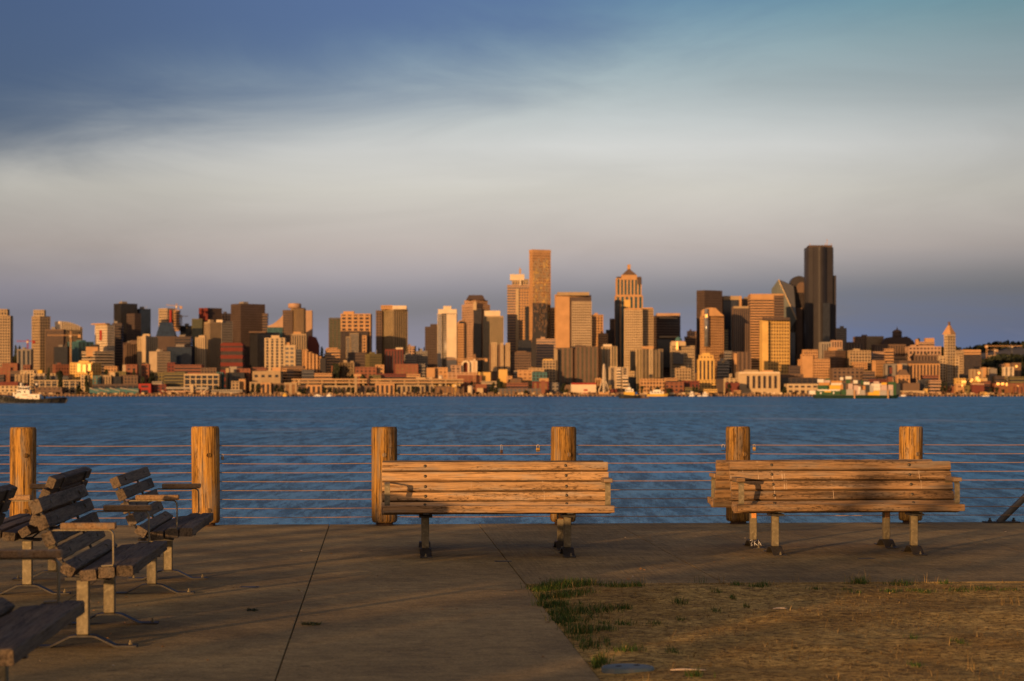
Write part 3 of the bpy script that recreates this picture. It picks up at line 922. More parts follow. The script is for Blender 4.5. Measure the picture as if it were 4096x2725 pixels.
calm = wav((.55, .40, 1), 3, .030, 4.0, .6)
bc = n.mix(n.m('MULTIPLY', n.mr(calm, .56, .65), n.mr(fleck2, .44, .54, .35, .75)), bc, (.36, .42, .52))
df = n.add('ShaderNodeBsdfDiffuse', ins={'Color': bc, 'Normal': b.outputs[0]})
gl = n.add('ShaderNodeBsdfGlossy', ins={'Color': (.58, .80, .98, 1), 'Roughness': .22, 'Normal': b.outputs[0]})
mx = n.add('ShaderNodeMixShader', ins={0: n.mr(fleck2, .40, .60, .26, .48), 1: df.outputs[0], 2: gl.outputs[0]})
n.add('ShaderNodeOutputMaterial', ins={0: mx.outputs[0]})
M['bay_water'] = m
mb = MB()
mb.add([(-9000, -200, WATER_Z), (9000, -200, WATER_Z), (9000, 3540, WATER_Z), (-9000, 3540, WATER_Z)], [(0, 1, 2, 3)])
o = mb.build('water', m, fix=False); tag(o, kind='structure')
# ---------------------------------------------------------------- far shore
SHORE = 3516.0
def gz(X, D):
    """height of the city's hill above the datum at a world position"""
    t = max(0.0, D - 3640.0)
    z = -1.2 + 44 * min(1, t / 760.0) + 38 * min(1, max(0, D - 4500) / 900.0)
    r = X / max(D, 1) * F + CX
    k = min(1, max(0, (r - 3150) / 350.0))
    z += k * 16 * min(1, max(0, D - 4300) / 500.0) + 16 * min(1, max(0, (r - 3880) / 120.0)) * min(1, max(0, (D - 4150) / 200))
    return z
mat('city_ground', (.10, .085, .065), rough=.95, var=.3, scale=.02)
mat('dock_timber', (.16, .10, .06), rough=.9, var=.4, scale=.1)
mb = MB(); NX, NY = 80, 44
gv = []
for j in range(NY + 1):
    D = SHORE + (8200 - SHORE) * (j / NY) ** 1.4
    for i in range(NX + 1):
        X = -3600 + 7200 * i / NX
        gv.append((X, D, gz(X, D) if j else -1.2))
mb.add(gv, [(j * (NX + 1) + i, j * (NX + 1) + i + 1, (j + 1) * (NX + 1) + i + 1, (j + 1) * (NX + 1) + i) for j in range(NY) for i in range(NX)], True)
mb.add([(-3600, SHORE, -1.2), (3600, SHORE, -1.2), (3600, SHORE, -9), (-3600, SHORE, -9)], [(0, 1, 2, 3)])
tag(mb.build('city_terrain', M['city_ground'], fix=False), kind='structure')

def wallm(name, c, rough=.8, var=.14, metal=0.0, spec=.3):
    mat('w_' + name, c, rough=rough, var=var, scale=.06, metal=metal, spec=spec)
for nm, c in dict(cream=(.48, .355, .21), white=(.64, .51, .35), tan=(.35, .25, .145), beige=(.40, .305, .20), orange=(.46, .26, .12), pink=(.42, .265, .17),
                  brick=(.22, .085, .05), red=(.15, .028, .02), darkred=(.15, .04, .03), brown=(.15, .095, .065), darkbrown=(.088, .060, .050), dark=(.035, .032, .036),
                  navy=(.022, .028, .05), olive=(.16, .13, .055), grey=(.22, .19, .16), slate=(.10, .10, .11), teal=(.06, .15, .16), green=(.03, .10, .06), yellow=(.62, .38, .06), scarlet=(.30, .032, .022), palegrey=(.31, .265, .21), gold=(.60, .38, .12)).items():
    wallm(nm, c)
wallm('granite', (.046, .042, .046), rough=.42, var=.1, spec=.12)
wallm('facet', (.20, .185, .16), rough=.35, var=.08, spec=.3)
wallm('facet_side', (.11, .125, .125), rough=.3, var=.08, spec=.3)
def glassm(name, c, rough=.16, spec=.5):
    mat('g_' + name, c, rough=rough, var=.35, scale=.18, spec=spec)
glassm('dark', (.022, .024, .030)); glassm('brown', (.045, .032, .026)); glassm('blue', (.020, .035, .065)); glassm('teal', (.03, .075, .085)); glassm('green', (.06, .07, .045)); glassm('grey', (.085, .085, .09), rough=.38); glassm('bronze', (.10, .06, .03))
glassm('warm', (.22, .12, .05)); glassm('mirror', (.16, .16, .17), rough=.12, spec=.8)

PAN = {'A': (0, 1100, 2.851), 'B': (650, 1100, 2.851), 'C': (1300, 1100, 2.851), 'D': (1900, 950, 2.24), 'E': (2400, 1050, 2.613), 'F': (2900, 950, 2.24), 'G': (3400, 1250, 3.386),
       'h': (300, 1400, 3.367), 'i': (1000, 1400, 3.367), 'j': (1700, 1400, 3.367), 'k': (2350, 1440, 4.285), 'l': (3150, 1460, 4.285), 'm': (0, 1480, 5.8925)}
# floor height, spandrel share, bay width, pier share
STY = {'grid': (5.2, .42, 5.0, .42), 'fine': (4.7, .44, 3.7, .40), 'bands': (5.0, .50, 0, 0), 'strips': (0, 0, 4.2, .5), 'wide': (0, 0, 8.0, .45), 'apt': (3.2, .28, 7.0, .5), 'glass': (4.2, .14, 9.0, .10),
       'curtain': (4.0, .08, 3.0, .10), 'thinband': (3.6, .30, 12.0, .08), 'bigwin': (5.0, .40, 6.5, .38), 'frame': (9.0, .16, 9.0, .16), 'warehouse': (6.0, .5, 7.0, .5), 'solid': (-1, 1, 0, 0)}
class Bd:
    """one building: local frame is the world frame moved to the foot of its near vertical edge"""
    pass
def toW(pan, px, py, D):
    x0, y0, s_ = PAN[pan]
    X = (x0 + px / s_ - CX) * D / F
    return X, CAMZ - (y0 + py / s_ - HOR) * D / F
def lattice(bd, pan, x0, x1, yt, D, sty, wall, glass, split=0.0, th=30.0, yb=None, depth=None, cap=True, fh=None, cw=None, wname='wall', solidL=False):
    X0, zt = toW(pan, x0, yt, D); X1, _ = toW(pan, x1, yt, D)
    W = X1 - X0
    zb = bd.zb if yb is None else toW(pan, x0, yb, D)[1]
    if split <= 0:
        t = 0.0; wd, dp = W, depth or max(14.0, min(W * .8, 46.0)); Xe = X0
    else:
        t = R(th); wd = (1 - split) * W / math.cos(t); dp = split * W / math.sin(t); Xe = X0 + split * W
    ct, st2 = math.cos(t), math.sin(t)
    ox, oy, oz = bd.o
    def T(u, v, z):
        return (Xe + u * ct - v * st2 - ox, D + u * st2 + v * ct - oy, z - oz)
    FH, sp, CW, pf = STY[sty]
    FH = fh or FH; CW = cw or CW
    H = zt - zb
    if FH == -1:
        mb = MB(); mb.box(0, wd, 0, dp, zb, zt, T); mb.build(wname, M['w_' + wall], bd.e); return T, wd, dp, zb, zt
    g = MB(); g.box(0, wd, 0, dp, zb, zt - .6, T); g.build('glazing', M['g_' + glass], bd.e)
    mb = MB()
    a = .45
    if FH:
        nf = max(1, int(round(H / FH))); fhh = H / nf
        for k in range(nf):
            z = zb + k * fhh
            mb.box(-a, wd + a, -a, dp + a, z, z + fhh * sp, T)
        mb.box(-a, wd + a, -a, dp + a, zt - max(.8, fhh * .3), zt, T)
    else:
        mb.box(-a, wd + a, -a, dp + a, zb, zb + 3.5, T); mb.box(-a, wd + a, -a, dp + a, zt - 2.6, zt, T)
    if CW and pf > 0:
        b_ = .62
        nc = max(1, int(round(wd / CW))); c_ = wd / nc; pw = c_ * pf / 2
        for k in range(nc + 1):
            u = k * c_
            u0, u1 = max(-b_, u - pw), min(wd + b_, u + pw)
            mb.box(u0, u1, -b_, 0, zb, zt - .1, T)
        nd = max(1, int(round(dp / CW))); c_ = dp / nd; pw = c_ * pf / 2
        for k in range(nd + 1):
            v0, v1 = max(-b_ + .05, k * c_ - pw), min(dp + b_, k * c_ + pw)
            mb.box(-b_, 0, v0, v1, zb, zt - .1, T)
            mb.box(wd, wd + b_, v0, v1, zb, zt - .1, T)
    if solidL:
        mb.box(-.7, 0, -.63, dp + .3, zb, zt - .05, T)
    mb.build(wname, M['w_' + wall], bd.e)['kind'] = 'stuff'
    return T, wd, dp, zb, zt
LANDMARKS = []
BYLAB = {}
def B(pan, x0, x1, yt, D, sty, wall, label, name='office_tower', cat='building', glass='dark', split=0.0, th=30.0, extra=(), group=None, roof=True, zoff=0.0, **kw):
    bd = Bd()
    X0, zt = toW(pan, x0, yt, D); X1, _ = toW(pan, x1, yt, D)
    xm = (X0 + X1) / 2
    zb = min(gz(X0, D), gz(X1, D), gz(xm, D + 60)) - 3 + zoff
    bd.o = (xm, D, zb); bd.zb = zb
    bd.e = empty(name, bd.o); tag(bd.e, label, cat, group)
    T, wd, dp, zb_, zt_ = lattice(bd, pan, x0, x1, yt, D, sty, wall, glass, split, th, **kw)
    bd.T, bd.wd, bd.dp, bd.zt = T, wd, dp, zt
    if roof and wd > 14:
        rr = random.Random(int(x0 * 7 + yt))
        mb = MB()
        u0 = wd * rr.uniform(.15, .4); u1 = u0 + wd * rr.uniform(.2, .4)
        mb.box(u0, min(u1, wd * .9), dp * .3, dp * .75, zt - .3, zt + rr.uniform(2.5, 4.5), T)
        mb.build('plant_room', M['w_grey' if wall in ('dark', 'brown', 'darkbrown', 'navy') else 'w_' + wall], bd.e)
        mb = MB(); u = wd * rr.uniform(.1, .9); mb.beam(T(u, dp * .4, zt), T(u, dp * .4, zt + rr.uniform(3, 8)), .4); mb.build('roof_mast', M['w_palegrey'], bd.e)
    for ex in extra:
        k = dict(ex[8]) if len(ex) > 8 else {}
        nm, a0, a1, t_, b_, st_, wl, gl = ex[:8]
        d_ = D + k.pop('dD', 4.0)
        lattice(bd, pan, a0, a1, t_, d_, st_, wl, gl or glass, yb=b_, wname=nm, **k)
    LANDMARKS.append(((PAN[pan][0] + (x0 + x1) / 2 / PAN[pan][2]), label))
    BYLAB[label] = bd
    return bd

# ---- left third (panel A)
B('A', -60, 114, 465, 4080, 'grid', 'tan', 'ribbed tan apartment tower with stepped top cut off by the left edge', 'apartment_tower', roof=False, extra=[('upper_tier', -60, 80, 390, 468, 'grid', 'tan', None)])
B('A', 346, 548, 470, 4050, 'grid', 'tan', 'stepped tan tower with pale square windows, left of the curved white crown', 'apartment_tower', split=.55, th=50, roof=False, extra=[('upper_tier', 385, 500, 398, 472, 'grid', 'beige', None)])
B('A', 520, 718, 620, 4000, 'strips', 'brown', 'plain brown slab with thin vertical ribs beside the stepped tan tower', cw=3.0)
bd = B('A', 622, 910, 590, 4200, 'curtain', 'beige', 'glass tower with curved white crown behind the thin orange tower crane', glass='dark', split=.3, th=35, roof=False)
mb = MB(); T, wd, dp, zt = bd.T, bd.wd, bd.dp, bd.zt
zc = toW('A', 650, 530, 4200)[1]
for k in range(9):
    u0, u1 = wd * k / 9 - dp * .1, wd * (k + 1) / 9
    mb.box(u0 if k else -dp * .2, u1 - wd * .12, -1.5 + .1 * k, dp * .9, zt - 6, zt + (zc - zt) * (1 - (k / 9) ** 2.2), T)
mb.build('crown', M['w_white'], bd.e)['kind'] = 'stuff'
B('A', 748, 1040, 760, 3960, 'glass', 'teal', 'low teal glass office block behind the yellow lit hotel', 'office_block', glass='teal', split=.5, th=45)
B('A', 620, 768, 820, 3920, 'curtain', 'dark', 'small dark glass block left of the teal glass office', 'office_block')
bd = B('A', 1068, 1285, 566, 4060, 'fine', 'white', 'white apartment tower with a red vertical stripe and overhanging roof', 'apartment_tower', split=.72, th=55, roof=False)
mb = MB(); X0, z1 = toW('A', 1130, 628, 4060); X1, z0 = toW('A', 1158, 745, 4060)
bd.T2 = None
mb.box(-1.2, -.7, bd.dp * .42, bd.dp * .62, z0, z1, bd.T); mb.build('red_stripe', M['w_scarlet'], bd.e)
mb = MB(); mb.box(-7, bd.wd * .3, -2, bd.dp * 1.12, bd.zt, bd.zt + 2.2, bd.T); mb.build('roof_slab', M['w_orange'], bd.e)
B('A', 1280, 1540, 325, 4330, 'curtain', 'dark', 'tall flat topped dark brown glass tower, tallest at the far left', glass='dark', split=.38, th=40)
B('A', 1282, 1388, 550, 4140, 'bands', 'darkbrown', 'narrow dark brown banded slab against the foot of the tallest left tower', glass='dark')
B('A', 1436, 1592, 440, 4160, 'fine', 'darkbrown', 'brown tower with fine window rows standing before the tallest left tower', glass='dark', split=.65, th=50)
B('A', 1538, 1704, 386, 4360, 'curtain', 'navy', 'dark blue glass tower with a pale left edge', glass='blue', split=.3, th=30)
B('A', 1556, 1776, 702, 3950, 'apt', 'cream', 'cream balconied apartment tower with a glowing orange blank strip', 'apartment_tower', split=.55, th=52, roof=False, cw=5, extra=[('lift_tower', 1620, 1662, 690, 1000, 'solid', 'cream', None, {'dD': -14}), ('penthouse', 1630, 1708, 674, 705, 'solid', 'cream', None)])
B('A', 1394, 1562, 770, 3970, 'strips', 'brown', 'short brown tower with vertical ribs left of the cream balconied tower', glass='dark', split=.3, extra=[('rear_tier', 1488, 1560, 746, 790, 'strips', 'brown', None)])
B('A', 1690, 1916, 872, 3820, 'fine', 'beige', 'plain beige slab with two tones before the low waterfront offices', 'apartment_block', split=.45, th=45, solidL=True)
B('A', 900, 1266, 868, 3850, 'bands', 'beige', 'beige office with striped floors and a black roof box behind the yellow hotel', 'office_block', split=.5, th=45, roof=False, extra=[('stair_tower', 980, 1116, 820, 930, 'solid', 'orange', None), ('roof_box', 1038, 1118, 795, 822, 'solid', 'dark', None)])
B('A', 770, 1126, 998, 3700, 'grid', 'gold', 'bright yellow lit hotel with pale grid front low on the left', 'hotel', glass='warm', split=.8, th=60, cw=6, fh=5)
B('A', 198, 350, 846, 3880, 'wide', 'grey', 'grey block with dark glass front and white pier, left of stepped tan tower', 'office_block')
B('A', 590, 770, 1020, 3740, 'warehouse', 'brick', 'low red brick block with pale left end beside the yellow lit hotel', 'brick_building', split=.25, cw=5)
B('A', 380, 930, 1200, 3600, 'frame', 'cream', 'long open parking garage with cream frame by the water', 'parking_garage', 'garage', roof=False, fh=5.2, cw=10)
B('A', 430, 702, 1280, 3545, 'warehouse', 'brown', 'brown brick warehouse on the shore behind the large tug', 'warehouse', roof=False)
for k, (a0, a1) in enumerate([(1020, 1130), (1132, 1250), (1252, 1370), (1372, 1580)]):
    lab = ['teal pier shed, leftmost of four with slanting pale roofs', 'teal pier shed, second of four from the left', 'teal pier shed, third of four from the left', 'longest teal pier shed, next to the red pier building'][k]
    D = 3530
    bd = B('A', a0, a1, 1296, D, 'solid', 'teal', lab, 'pier_shed', 'shed', roof=False, group='teal pier sheds')
    mb = MB(); mb.prism([(0, 0), (bd.wd, -4.5), (bd.wd, -3.4), (0, 1.6)], -1.2, bd.dp + 1, lambda a, b_, d_: bd.T(a, d_, bd.zt + b_)); mb.build('roof', M['w_palegrey'], bd.e)
    mb = MB(); mb.box(bd.wd * .35, bd.wd * .62, -1, 0, bd.zt - 21, bd.zt - 14, bd.T); mb.build('loading_door', M['w_orange'], bd.e)
    mb = MB(); mb.box(bd.wd * .42, bd.wd * .55, -.8, 0, bd.zt - 12.5, bd.zt - 7, bd.T); mb.build('window', M['g_dark'], bd.e)
bd = B('A', 1585, 1717, 1240, 3535, 'bigwin', 'scarlet', 'bright scarlet pier building on the left waterfront', 'pier_building', roof=False, cw=16, fh=11)
B('A', 1720, 1890, 1248, 3550, 'bigwin', 'darkred', 'dark red pier building beside the bright scarlet one', 'pier_building', roof=False, cw=9)
B('A', 1236, 1310, 1110, 3640, 'solid', 'cream', 'small plain cream cube glowing orange below the banded beige office', 'small_building', roof=False)
B('A', -40, 205, 1232, 3560, 'warehouse', 'cream', 'cream arched pier warehouse with red roof at the left edge', 'warehouse', roof=False, extra=[('red_roof', -40, 205, 1220, 1262, 'solid', 'darkred', None, {'dD': -2})])
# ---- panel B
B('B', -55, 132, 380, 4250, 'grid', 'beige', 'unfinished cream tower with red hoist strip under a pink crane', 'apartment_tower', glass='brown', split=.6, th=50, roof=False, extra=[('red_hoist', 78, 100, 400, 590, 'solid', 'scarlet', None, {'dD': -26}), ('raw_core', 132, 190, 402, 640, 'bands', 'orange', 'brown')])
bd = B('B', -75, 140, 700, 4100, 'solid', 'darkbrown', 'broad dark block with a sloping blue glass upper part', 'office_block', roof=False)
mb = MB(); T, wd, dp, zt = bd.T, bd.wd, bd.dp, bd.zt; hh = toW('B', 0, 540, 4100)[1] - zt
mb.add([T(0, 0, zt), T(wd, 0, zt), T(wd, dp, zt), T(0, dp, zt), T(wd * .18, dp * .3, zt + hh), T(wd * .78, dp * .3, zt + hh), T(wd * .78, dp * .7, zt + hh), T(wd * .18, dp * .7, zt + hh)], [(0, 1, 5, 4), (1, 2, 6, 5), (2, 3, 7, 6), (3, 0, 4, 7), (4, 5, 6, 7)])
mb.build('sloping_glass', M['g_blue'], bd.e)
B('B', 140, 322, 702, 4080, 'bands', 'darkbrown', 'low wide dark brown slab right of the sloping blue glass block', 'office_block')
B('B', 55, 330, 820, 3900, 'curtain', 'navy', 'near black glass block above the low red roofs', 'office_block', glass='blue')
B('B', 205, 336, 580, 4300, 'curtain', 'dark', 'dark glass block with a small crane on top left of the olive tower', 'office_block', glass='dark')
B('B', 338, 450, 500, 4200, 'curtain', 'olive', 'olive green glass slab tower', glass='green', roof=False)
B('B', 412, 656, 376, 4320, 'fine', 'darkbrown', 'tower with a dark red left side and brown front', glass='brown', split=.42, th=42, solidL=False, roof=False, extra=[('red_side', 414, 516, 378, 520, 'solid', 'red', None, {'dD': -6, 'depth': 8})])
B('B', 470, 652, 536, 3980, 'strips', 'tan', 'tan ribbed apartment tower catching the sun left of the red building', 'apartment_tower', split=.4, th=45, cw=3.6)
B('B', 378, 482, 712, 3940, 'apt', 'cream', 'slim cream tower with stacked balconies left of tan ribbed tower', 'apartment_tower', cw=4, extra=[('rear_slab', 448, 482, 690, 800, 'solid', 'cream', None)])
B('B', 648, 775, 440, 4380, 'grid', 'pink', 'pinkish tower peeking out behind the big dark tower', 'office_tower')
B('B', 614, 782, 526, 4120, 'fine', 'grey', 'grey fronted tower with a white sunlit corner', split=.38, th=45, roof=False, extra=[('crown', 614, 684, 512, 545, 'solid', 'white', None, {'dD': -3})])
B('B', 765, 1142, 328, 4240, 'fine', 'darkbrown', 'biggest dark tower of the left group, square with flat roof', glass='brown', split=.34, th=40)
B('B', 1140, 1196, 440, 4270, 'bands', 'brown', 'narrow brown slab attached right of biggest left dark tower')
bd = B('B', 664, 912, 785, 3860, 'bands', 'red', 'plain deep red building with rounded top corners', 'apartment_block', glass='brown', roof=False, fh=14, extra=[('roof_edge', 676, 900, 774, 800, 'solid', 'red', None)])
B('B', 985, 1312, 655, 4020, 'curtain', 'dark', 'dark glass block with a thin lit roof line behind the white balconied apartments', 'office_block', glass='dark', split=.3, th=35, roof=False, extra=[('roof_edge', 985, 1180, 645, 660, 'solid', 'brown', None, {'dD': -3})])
# white balconied apartments: windows as parts of their own
bd = B('B', 1168, 1392, 718, 3760, 'apt', 'cream', 'stepped cream apartment block with rows of large windows and balconies', 'apartment_block', roof=False, cw=9, fh=5, extra=[('penthouse', 1240, 1332, 690, 722, 'solid', 'cream', None), ('right_wing', 1388, 1516, 800, 1075, 'solid', 'cream', None, {'dD': 0}), ('step', 1390, 1450, 770, 806, 'solid', 'orange', None)])
wmb = MB(); wmb.box(-2.6, 2.6, -.35, .2, -1.9, 1.9); wm = wmb.mesh('window', M['g_grey']); fixn(wm)
for r_ in range(5):
    for c_ in range(2):
        X, z = toW('B', 1420 + c_ * 55, 842 + r_ * 48, 3760)
        inst('window', wm, bd.e, (X - bd.o[0], -.3, z - bd.o[2]))
bd = B('B', 1200, 1376, 592, 4180, 'glass', 'teal', 'teal glass block with a curved pink roof rising to the right', 'office_block', glass='teal', roof=False)
mb = MB(); n_ = 10
pts = [(bd.wd * k / n_, 2 + 20 * (k / n_) ** 1.6) for k in range(n_ + 1)]
mb.prism([(0, -1)] + pts + [(bd.wd, -1)], -1.5, bd.dp, lambda a, b_, d_: bd.T(a, d_, bd.zt + b_)); mb.build('curved_roof', M['w_pink'], bd.e)
bd = B('B', 1374, 1480, 400, 4180, 'fine', 'brown', 'tower with a round ribbed glass bay and brown left side', glass='dark', roof=False)
mb = MB(); T, wd, dp, zt = bd.T, bd.wd, bd.dp, bd.zt
rad = (toW('B', 1628, 400, 4180)[0] - toW('B', 1460, 400, 4180)[0]) / 2
c0 = wd + rad - 4
mb.lathe([(rad, bd.zb), (rad, zt + 4)], 40, T=lambda x_, y_, z_: T(c0 + x_, rad + y_, z_)); mb.build('round_bay', M['g_bronze'], bd.e)
mb = MB()
for k in range(40):
    a_ = 2 * math.pi * k / 40
    if math.sin(a_) < .3: mb.beam(T(c0 + rad * 1.01 * math.cos(a_), rad + rad * 1.01 * math.sin(a_), bd.zb), T(c0 + rad * 1.01 * math.cos(a_), rad + rad * 1.01 * math.sin(a_), zt + 3), .7)
mb.build('bay_rib', M['w_tan'], bd.e)['kind'] = 'stuff'
mb = MB(); mb.lathe([(rad * .9, zt + 4), (rad * .9, zt + 12), (rad * .7, zt + 13)], 30, T=lambda x_, y_, z_: T(c0 - rad * .5 + x_, rad + 2 + y_, z_)); mb.build('crown', M['w_pink'], bd.e)
B('B', 1590, 1705, 405, 4300, 'solid', 'pink', 'plain windowless pink slab glowing behind the round bay tower', roof=False)
B('B', 1475, 1636, 672, 3960, 'strips', 'tan', 'short tan tower with bright top before the round bay tower', 'apartment_tower', roof=False, extra=[('crown', 1490, 1580, 650, 680, 'solid', 'orange', None)])
bd = B('B', 1640, 1780, 800, 4000, 'solid', 'darkred', 'dark maroon building with a hipped roof', 'brick_building', roof=False)
mb = MB(); mb.prism([(0, 0), (bd.wd, 0), (bd.wd * .75, 14), (bd.wd * .2, 17)], 0, bd.dp, lambda a, b_, d_: bd.T(a, d_, bd.zt + b_)); mb.build('hipped_roof', M['w_darkred'], bd.e)
bd = B('B', 1590, 1655, 850, 3780, 'grid', 'orange', 'orange terraced block stepping down to the right with tall columns', 'apartment_block', glass='brown', roof=False, extra=[('terrace', 1650, 1702, 880, 1092, 'grid', 'orange', 'brown', {'dD': 1}), ('terrace', 1700, 1756, 905, 1092, 'grid', 'orange', 'brown', {'dD': 2}), ('terrace', 1754, 1812, 935, 1092, 'grid', 'orange', 'brown', {'dD': 3})])
mb = MB()
for k in range(6):
    x_, zz_ = toW('B', 1600 + 40 * k, 850 + 16 * k, 3780)
    mb.box(x_ - bd.o[0] - 1.6, x_ - bd.o[0] + 1.6, -2.6, -.7, 0, zz_ - bd.o[2])
mb.build('column', M['w_orange'], bd.e)['kind'] = 'stuff'
B('B', 1515, 1592, 850, 3900, 'bands', 'slate', 'slate grey slab left of the orange terraced block', 'office_block')
B('B', 1345, 1612, 1066, 3660, 'bands', 'orange', 'long low orange banded block under the cream apartments', 'office_block', split=.3, th=35, roof=False)
B('B', 1735, 1930, 1122, 3650, 'bands', 'orange', 'smaller orange banded block right of long banded one', 'office_block', roof=False)
B('B', 1030, 1342, 1096, 3610, 'warehouse', 'tan', 'wide tan hall with a row of dark upper windows', 'hall', roof=False, cw=12, fh=20, extra=[('roof_block', 1250, 1350, 1056, 1120, 'solid', 'orange', None)])
B('B', 250, 640, 1128, 3590, 'frame', 'cream', 'wide glass office with white grid frame on the left waterfront', 'office_block', fh=9, cw=9, roof=False)
B('B', 20, 256, 1108, 3600, 'bands', 'olive', 'dark striped office joined to the white grid framed one', 'office_block', roof=False)
B('B', 748, 930, 1112, 3640, 'glass', 'dark', 'low black glass box between the waterfront halls', 'office_block', roof=False)
B('B', 870, 944, 1188, 3580, 'solid', 'orange', 'small plain orange cube on the waterfront left of the tan hall', 'small_building', roof=False)
# ---- panel C
B('C', 4, 170, 850, 3840, 'bands', 'orange', 'stepped orange banded block left of the arcaded orange tower', 'apartment_block', roof=False, extra=[('upper_tier', 14, 140, 832, 860, 'bands', 'orange', None)])
B('C', 46, 184, 496, 4180, 'glass', 'brown', 'dark green glass tower attached left of arcaded orange tower', glass='green', roof=False, extra=[('roof_edge', 46, 184, 488, 505, 'solid', 'slate', None, {'dD': -2})])
bd = B('C', 182, 516, 442, 4150, 'bigwin', 'orange', 'square orange tower with an arcade of dark openings below its roof', glass='brown', cw=11, fh=7, extra=[('penthouse', 208, 330, 415, 445, 'solid', 'orange', None)])
B('C', 182, 492, 640, 4050, 'curtain', 'darkbrown', 'dark brown block standing before the arcaded orange tower', 'office_block', glass='brown', roof=False, extra=[('bright_bay', 285, 382, 664, 1000, 'curtain', 'tan', 'grey', {'dD': -5}), ('side_bay', 243, 292, 704, 1000, 'curtain', 'tan', 'grey', {'dD': -5}), ('grid_bay', 430, 470, 690, 1000, 'grid', 'orange', 'brown', {'dD': -5})])
B('C', 640, 932, 388, 4140, 'strips', 'tan', 'tower with tan ribbed left side, dark glass front and white crown', glass='green', split=.5, th=42, roof=False, cw=5, extra=[('crown', 770, 930, 350, 392, 'solid', 'white', None, {'dD': 0}), ('penthouse', 640, 770, 346, 392, 'strips', 'orange', None), ('rear_wing', 584, 648, 405, 1000, 'grid', 'brown', 'brown', {'dD': 18})])
B('C', 688, 888, 848, 3900, 'strips', 'darkred', 'dark maroon tower in front of tan ribbed tower', 'apartment_block', glass='brown', roof=False, cw=5, extra=[('roof_box', 806, 888, 830, 858, 'solid', 'white', None)])
B('C', 458, 636, 900, 3860, 'fine', 'olive', 'dull olive block left of the maroon tower', 'apartment_block', split=.3)
B('C', 262, 462, 884, 3880, 'bands', 'darkbrown', 'dim dark brown block left of the olive block', 'office_block', glass='brown')
B('C', 164, 328, 1000, 3700, 'grid', 'tan', 'tan brick apartment house with a stepped parapet', 'apartment_block', roof=False, extra=[('parapet', 210, 250, 972, 1005, 'solid', 'tan', None), ('parapet', 290, 325, 982, 1005, 'solid', 'tan', None)])
B('C', 884, 1042, 908, 3980, 'fine', 'grey', 'dull grey block in the gap below the open sky', 'office_block')
B('C', 1040, 1164, 868, 4020, 'fine', 'grey', 'taller grey block right of the dull grey one', 'office_block')
B('C', 928, 1022, 812, 4700, 'grid', 'pink', 'distant pink hospital on the hill in the gap between towers', 'hospital')
B('C', 1144, 1284, 590, 4200, 'fine', 'darkbrown', 'dark brown tower left of the rounded white tower', glass='brown', roof=False, extra=[('upper_tier', 1204, 1284, 560, 595, 'fine', 'darkbrown', 'brown')])
bd = B('C', 1286, 1330, 440, 4060, 'curtain', 'white', 'rounded glass tower with bright white left edge and white crown', glass='mirror', roof=False, depth=40, extra=[('crown', 1290, 1502, 392, 445, 'solid', 'white', None, {'dD': 6, 'depth': 30}), ('crown', 1350, 1440, 355, 400, 'solid', 'white', None, {'dD': 10, 'depth': 20})])
T, zt = bd.T, bd.zt
Xa = toW('C', 1300, 0, 4060)[0]; Xb = toW('C', 1506, 0, 4060)[0]; rad = (Xb - Xa) / 2
mb = MB(); mb.lathe([(rad, bd.zb), (rad, zt)], 48, T=lambda x_, y_, z_: ((Xa + Xb) / 2 + x_ - bd.o[0], rad * .9 + y_ * .9, z_ - bd.o[2])); mb.build('round_glazing', M['g_grey'], bd.e)
mb = MB()
for k in range(30):
    z = bd.zb + (zt - bd.zb) * k / 30
    mb.lathe([(rad + .3, z), (rad + .3, z + 1.1)], 40, caps=False, T=lambda x_, y_, z_: ((Xa + Xb) / 2 + x_ - bd.o[0], rad * .9 + y_ * .9, z_ - bd.o[2]))
mb.build('floor_edge', M['w_beige'], bd.e)['kind'] = 'stuff'
mb = MB(); mb.box(Xa - bd.o[0] + 14, Xa - bd.o[0] + 32, -2.2, 6, 0, zt - bd.o[2] - 1); mb.build('bright_fin', M['w_white'], bd.e)
bd = B('C', 1508, 1612, 560, 4180, 'fine', 'orange', 'orange brick tower with a round arched dark gable', 'apartment_tower', glass='brown', roof=False)
mb = MB(); n_ = 12; r0 = bd.wd / 2
mb.prism([(r0 - r0 * math.cos(math.pi * k / n_), r0 * .85 * math.sin(math.pi * k / n_)) for k in range(n_ + 1)], 0, bd.dp, lambda a, b_, d_: bd.T(a, d_, bd.zt + b_)); mb.build('arched_gable', M['w_orange'], bd.e)
mb = MB(); mb.prism([(r0 - r0 * .68 * math.cos(math.pi * k / n_), 1 + r0 * .55 * math.sin(math.pi * k / n_)) for k in range(n_ + 1)], -.8, 1, lambda a, b_, d_: bd.T(a, d_, bd.zt + b_)); mb.build('arch_window', M['g_dark'], bd.e)
bd = B('C', 1562, 1876, 335, 4240, 'fine', 'pink', 'big pink stone tower with chamfered shoulders and a dark mansard roof', glass='dark', split=.5, th=42, roof=False, extra=[('shoulder', 1590, 1850, 285, 340, 'fine', 'pink', None, {'dD': 8, 'split': .5, 'th': 42}), ('glass_bay', 1696, 1782, 380, 1100, 'curtain', 'darkbrown', 'dark', {'dD': -8, 'depth': 18}), ('lit_bay', 1690, 1728, 310, 400, 'solid', 'cream', None, {'dD': -9, 'depth': 8})])
X0, z0 = toW('C', 1608, 285, 4248); X1, _ = toW('C', 1828, 285, 4248); X2, z1 = toW('C', 1640, 228, 4248); X3, _ = toW('C', 1796, 228, 4248)
mb = MB(); ox, oy, oz = bd.o
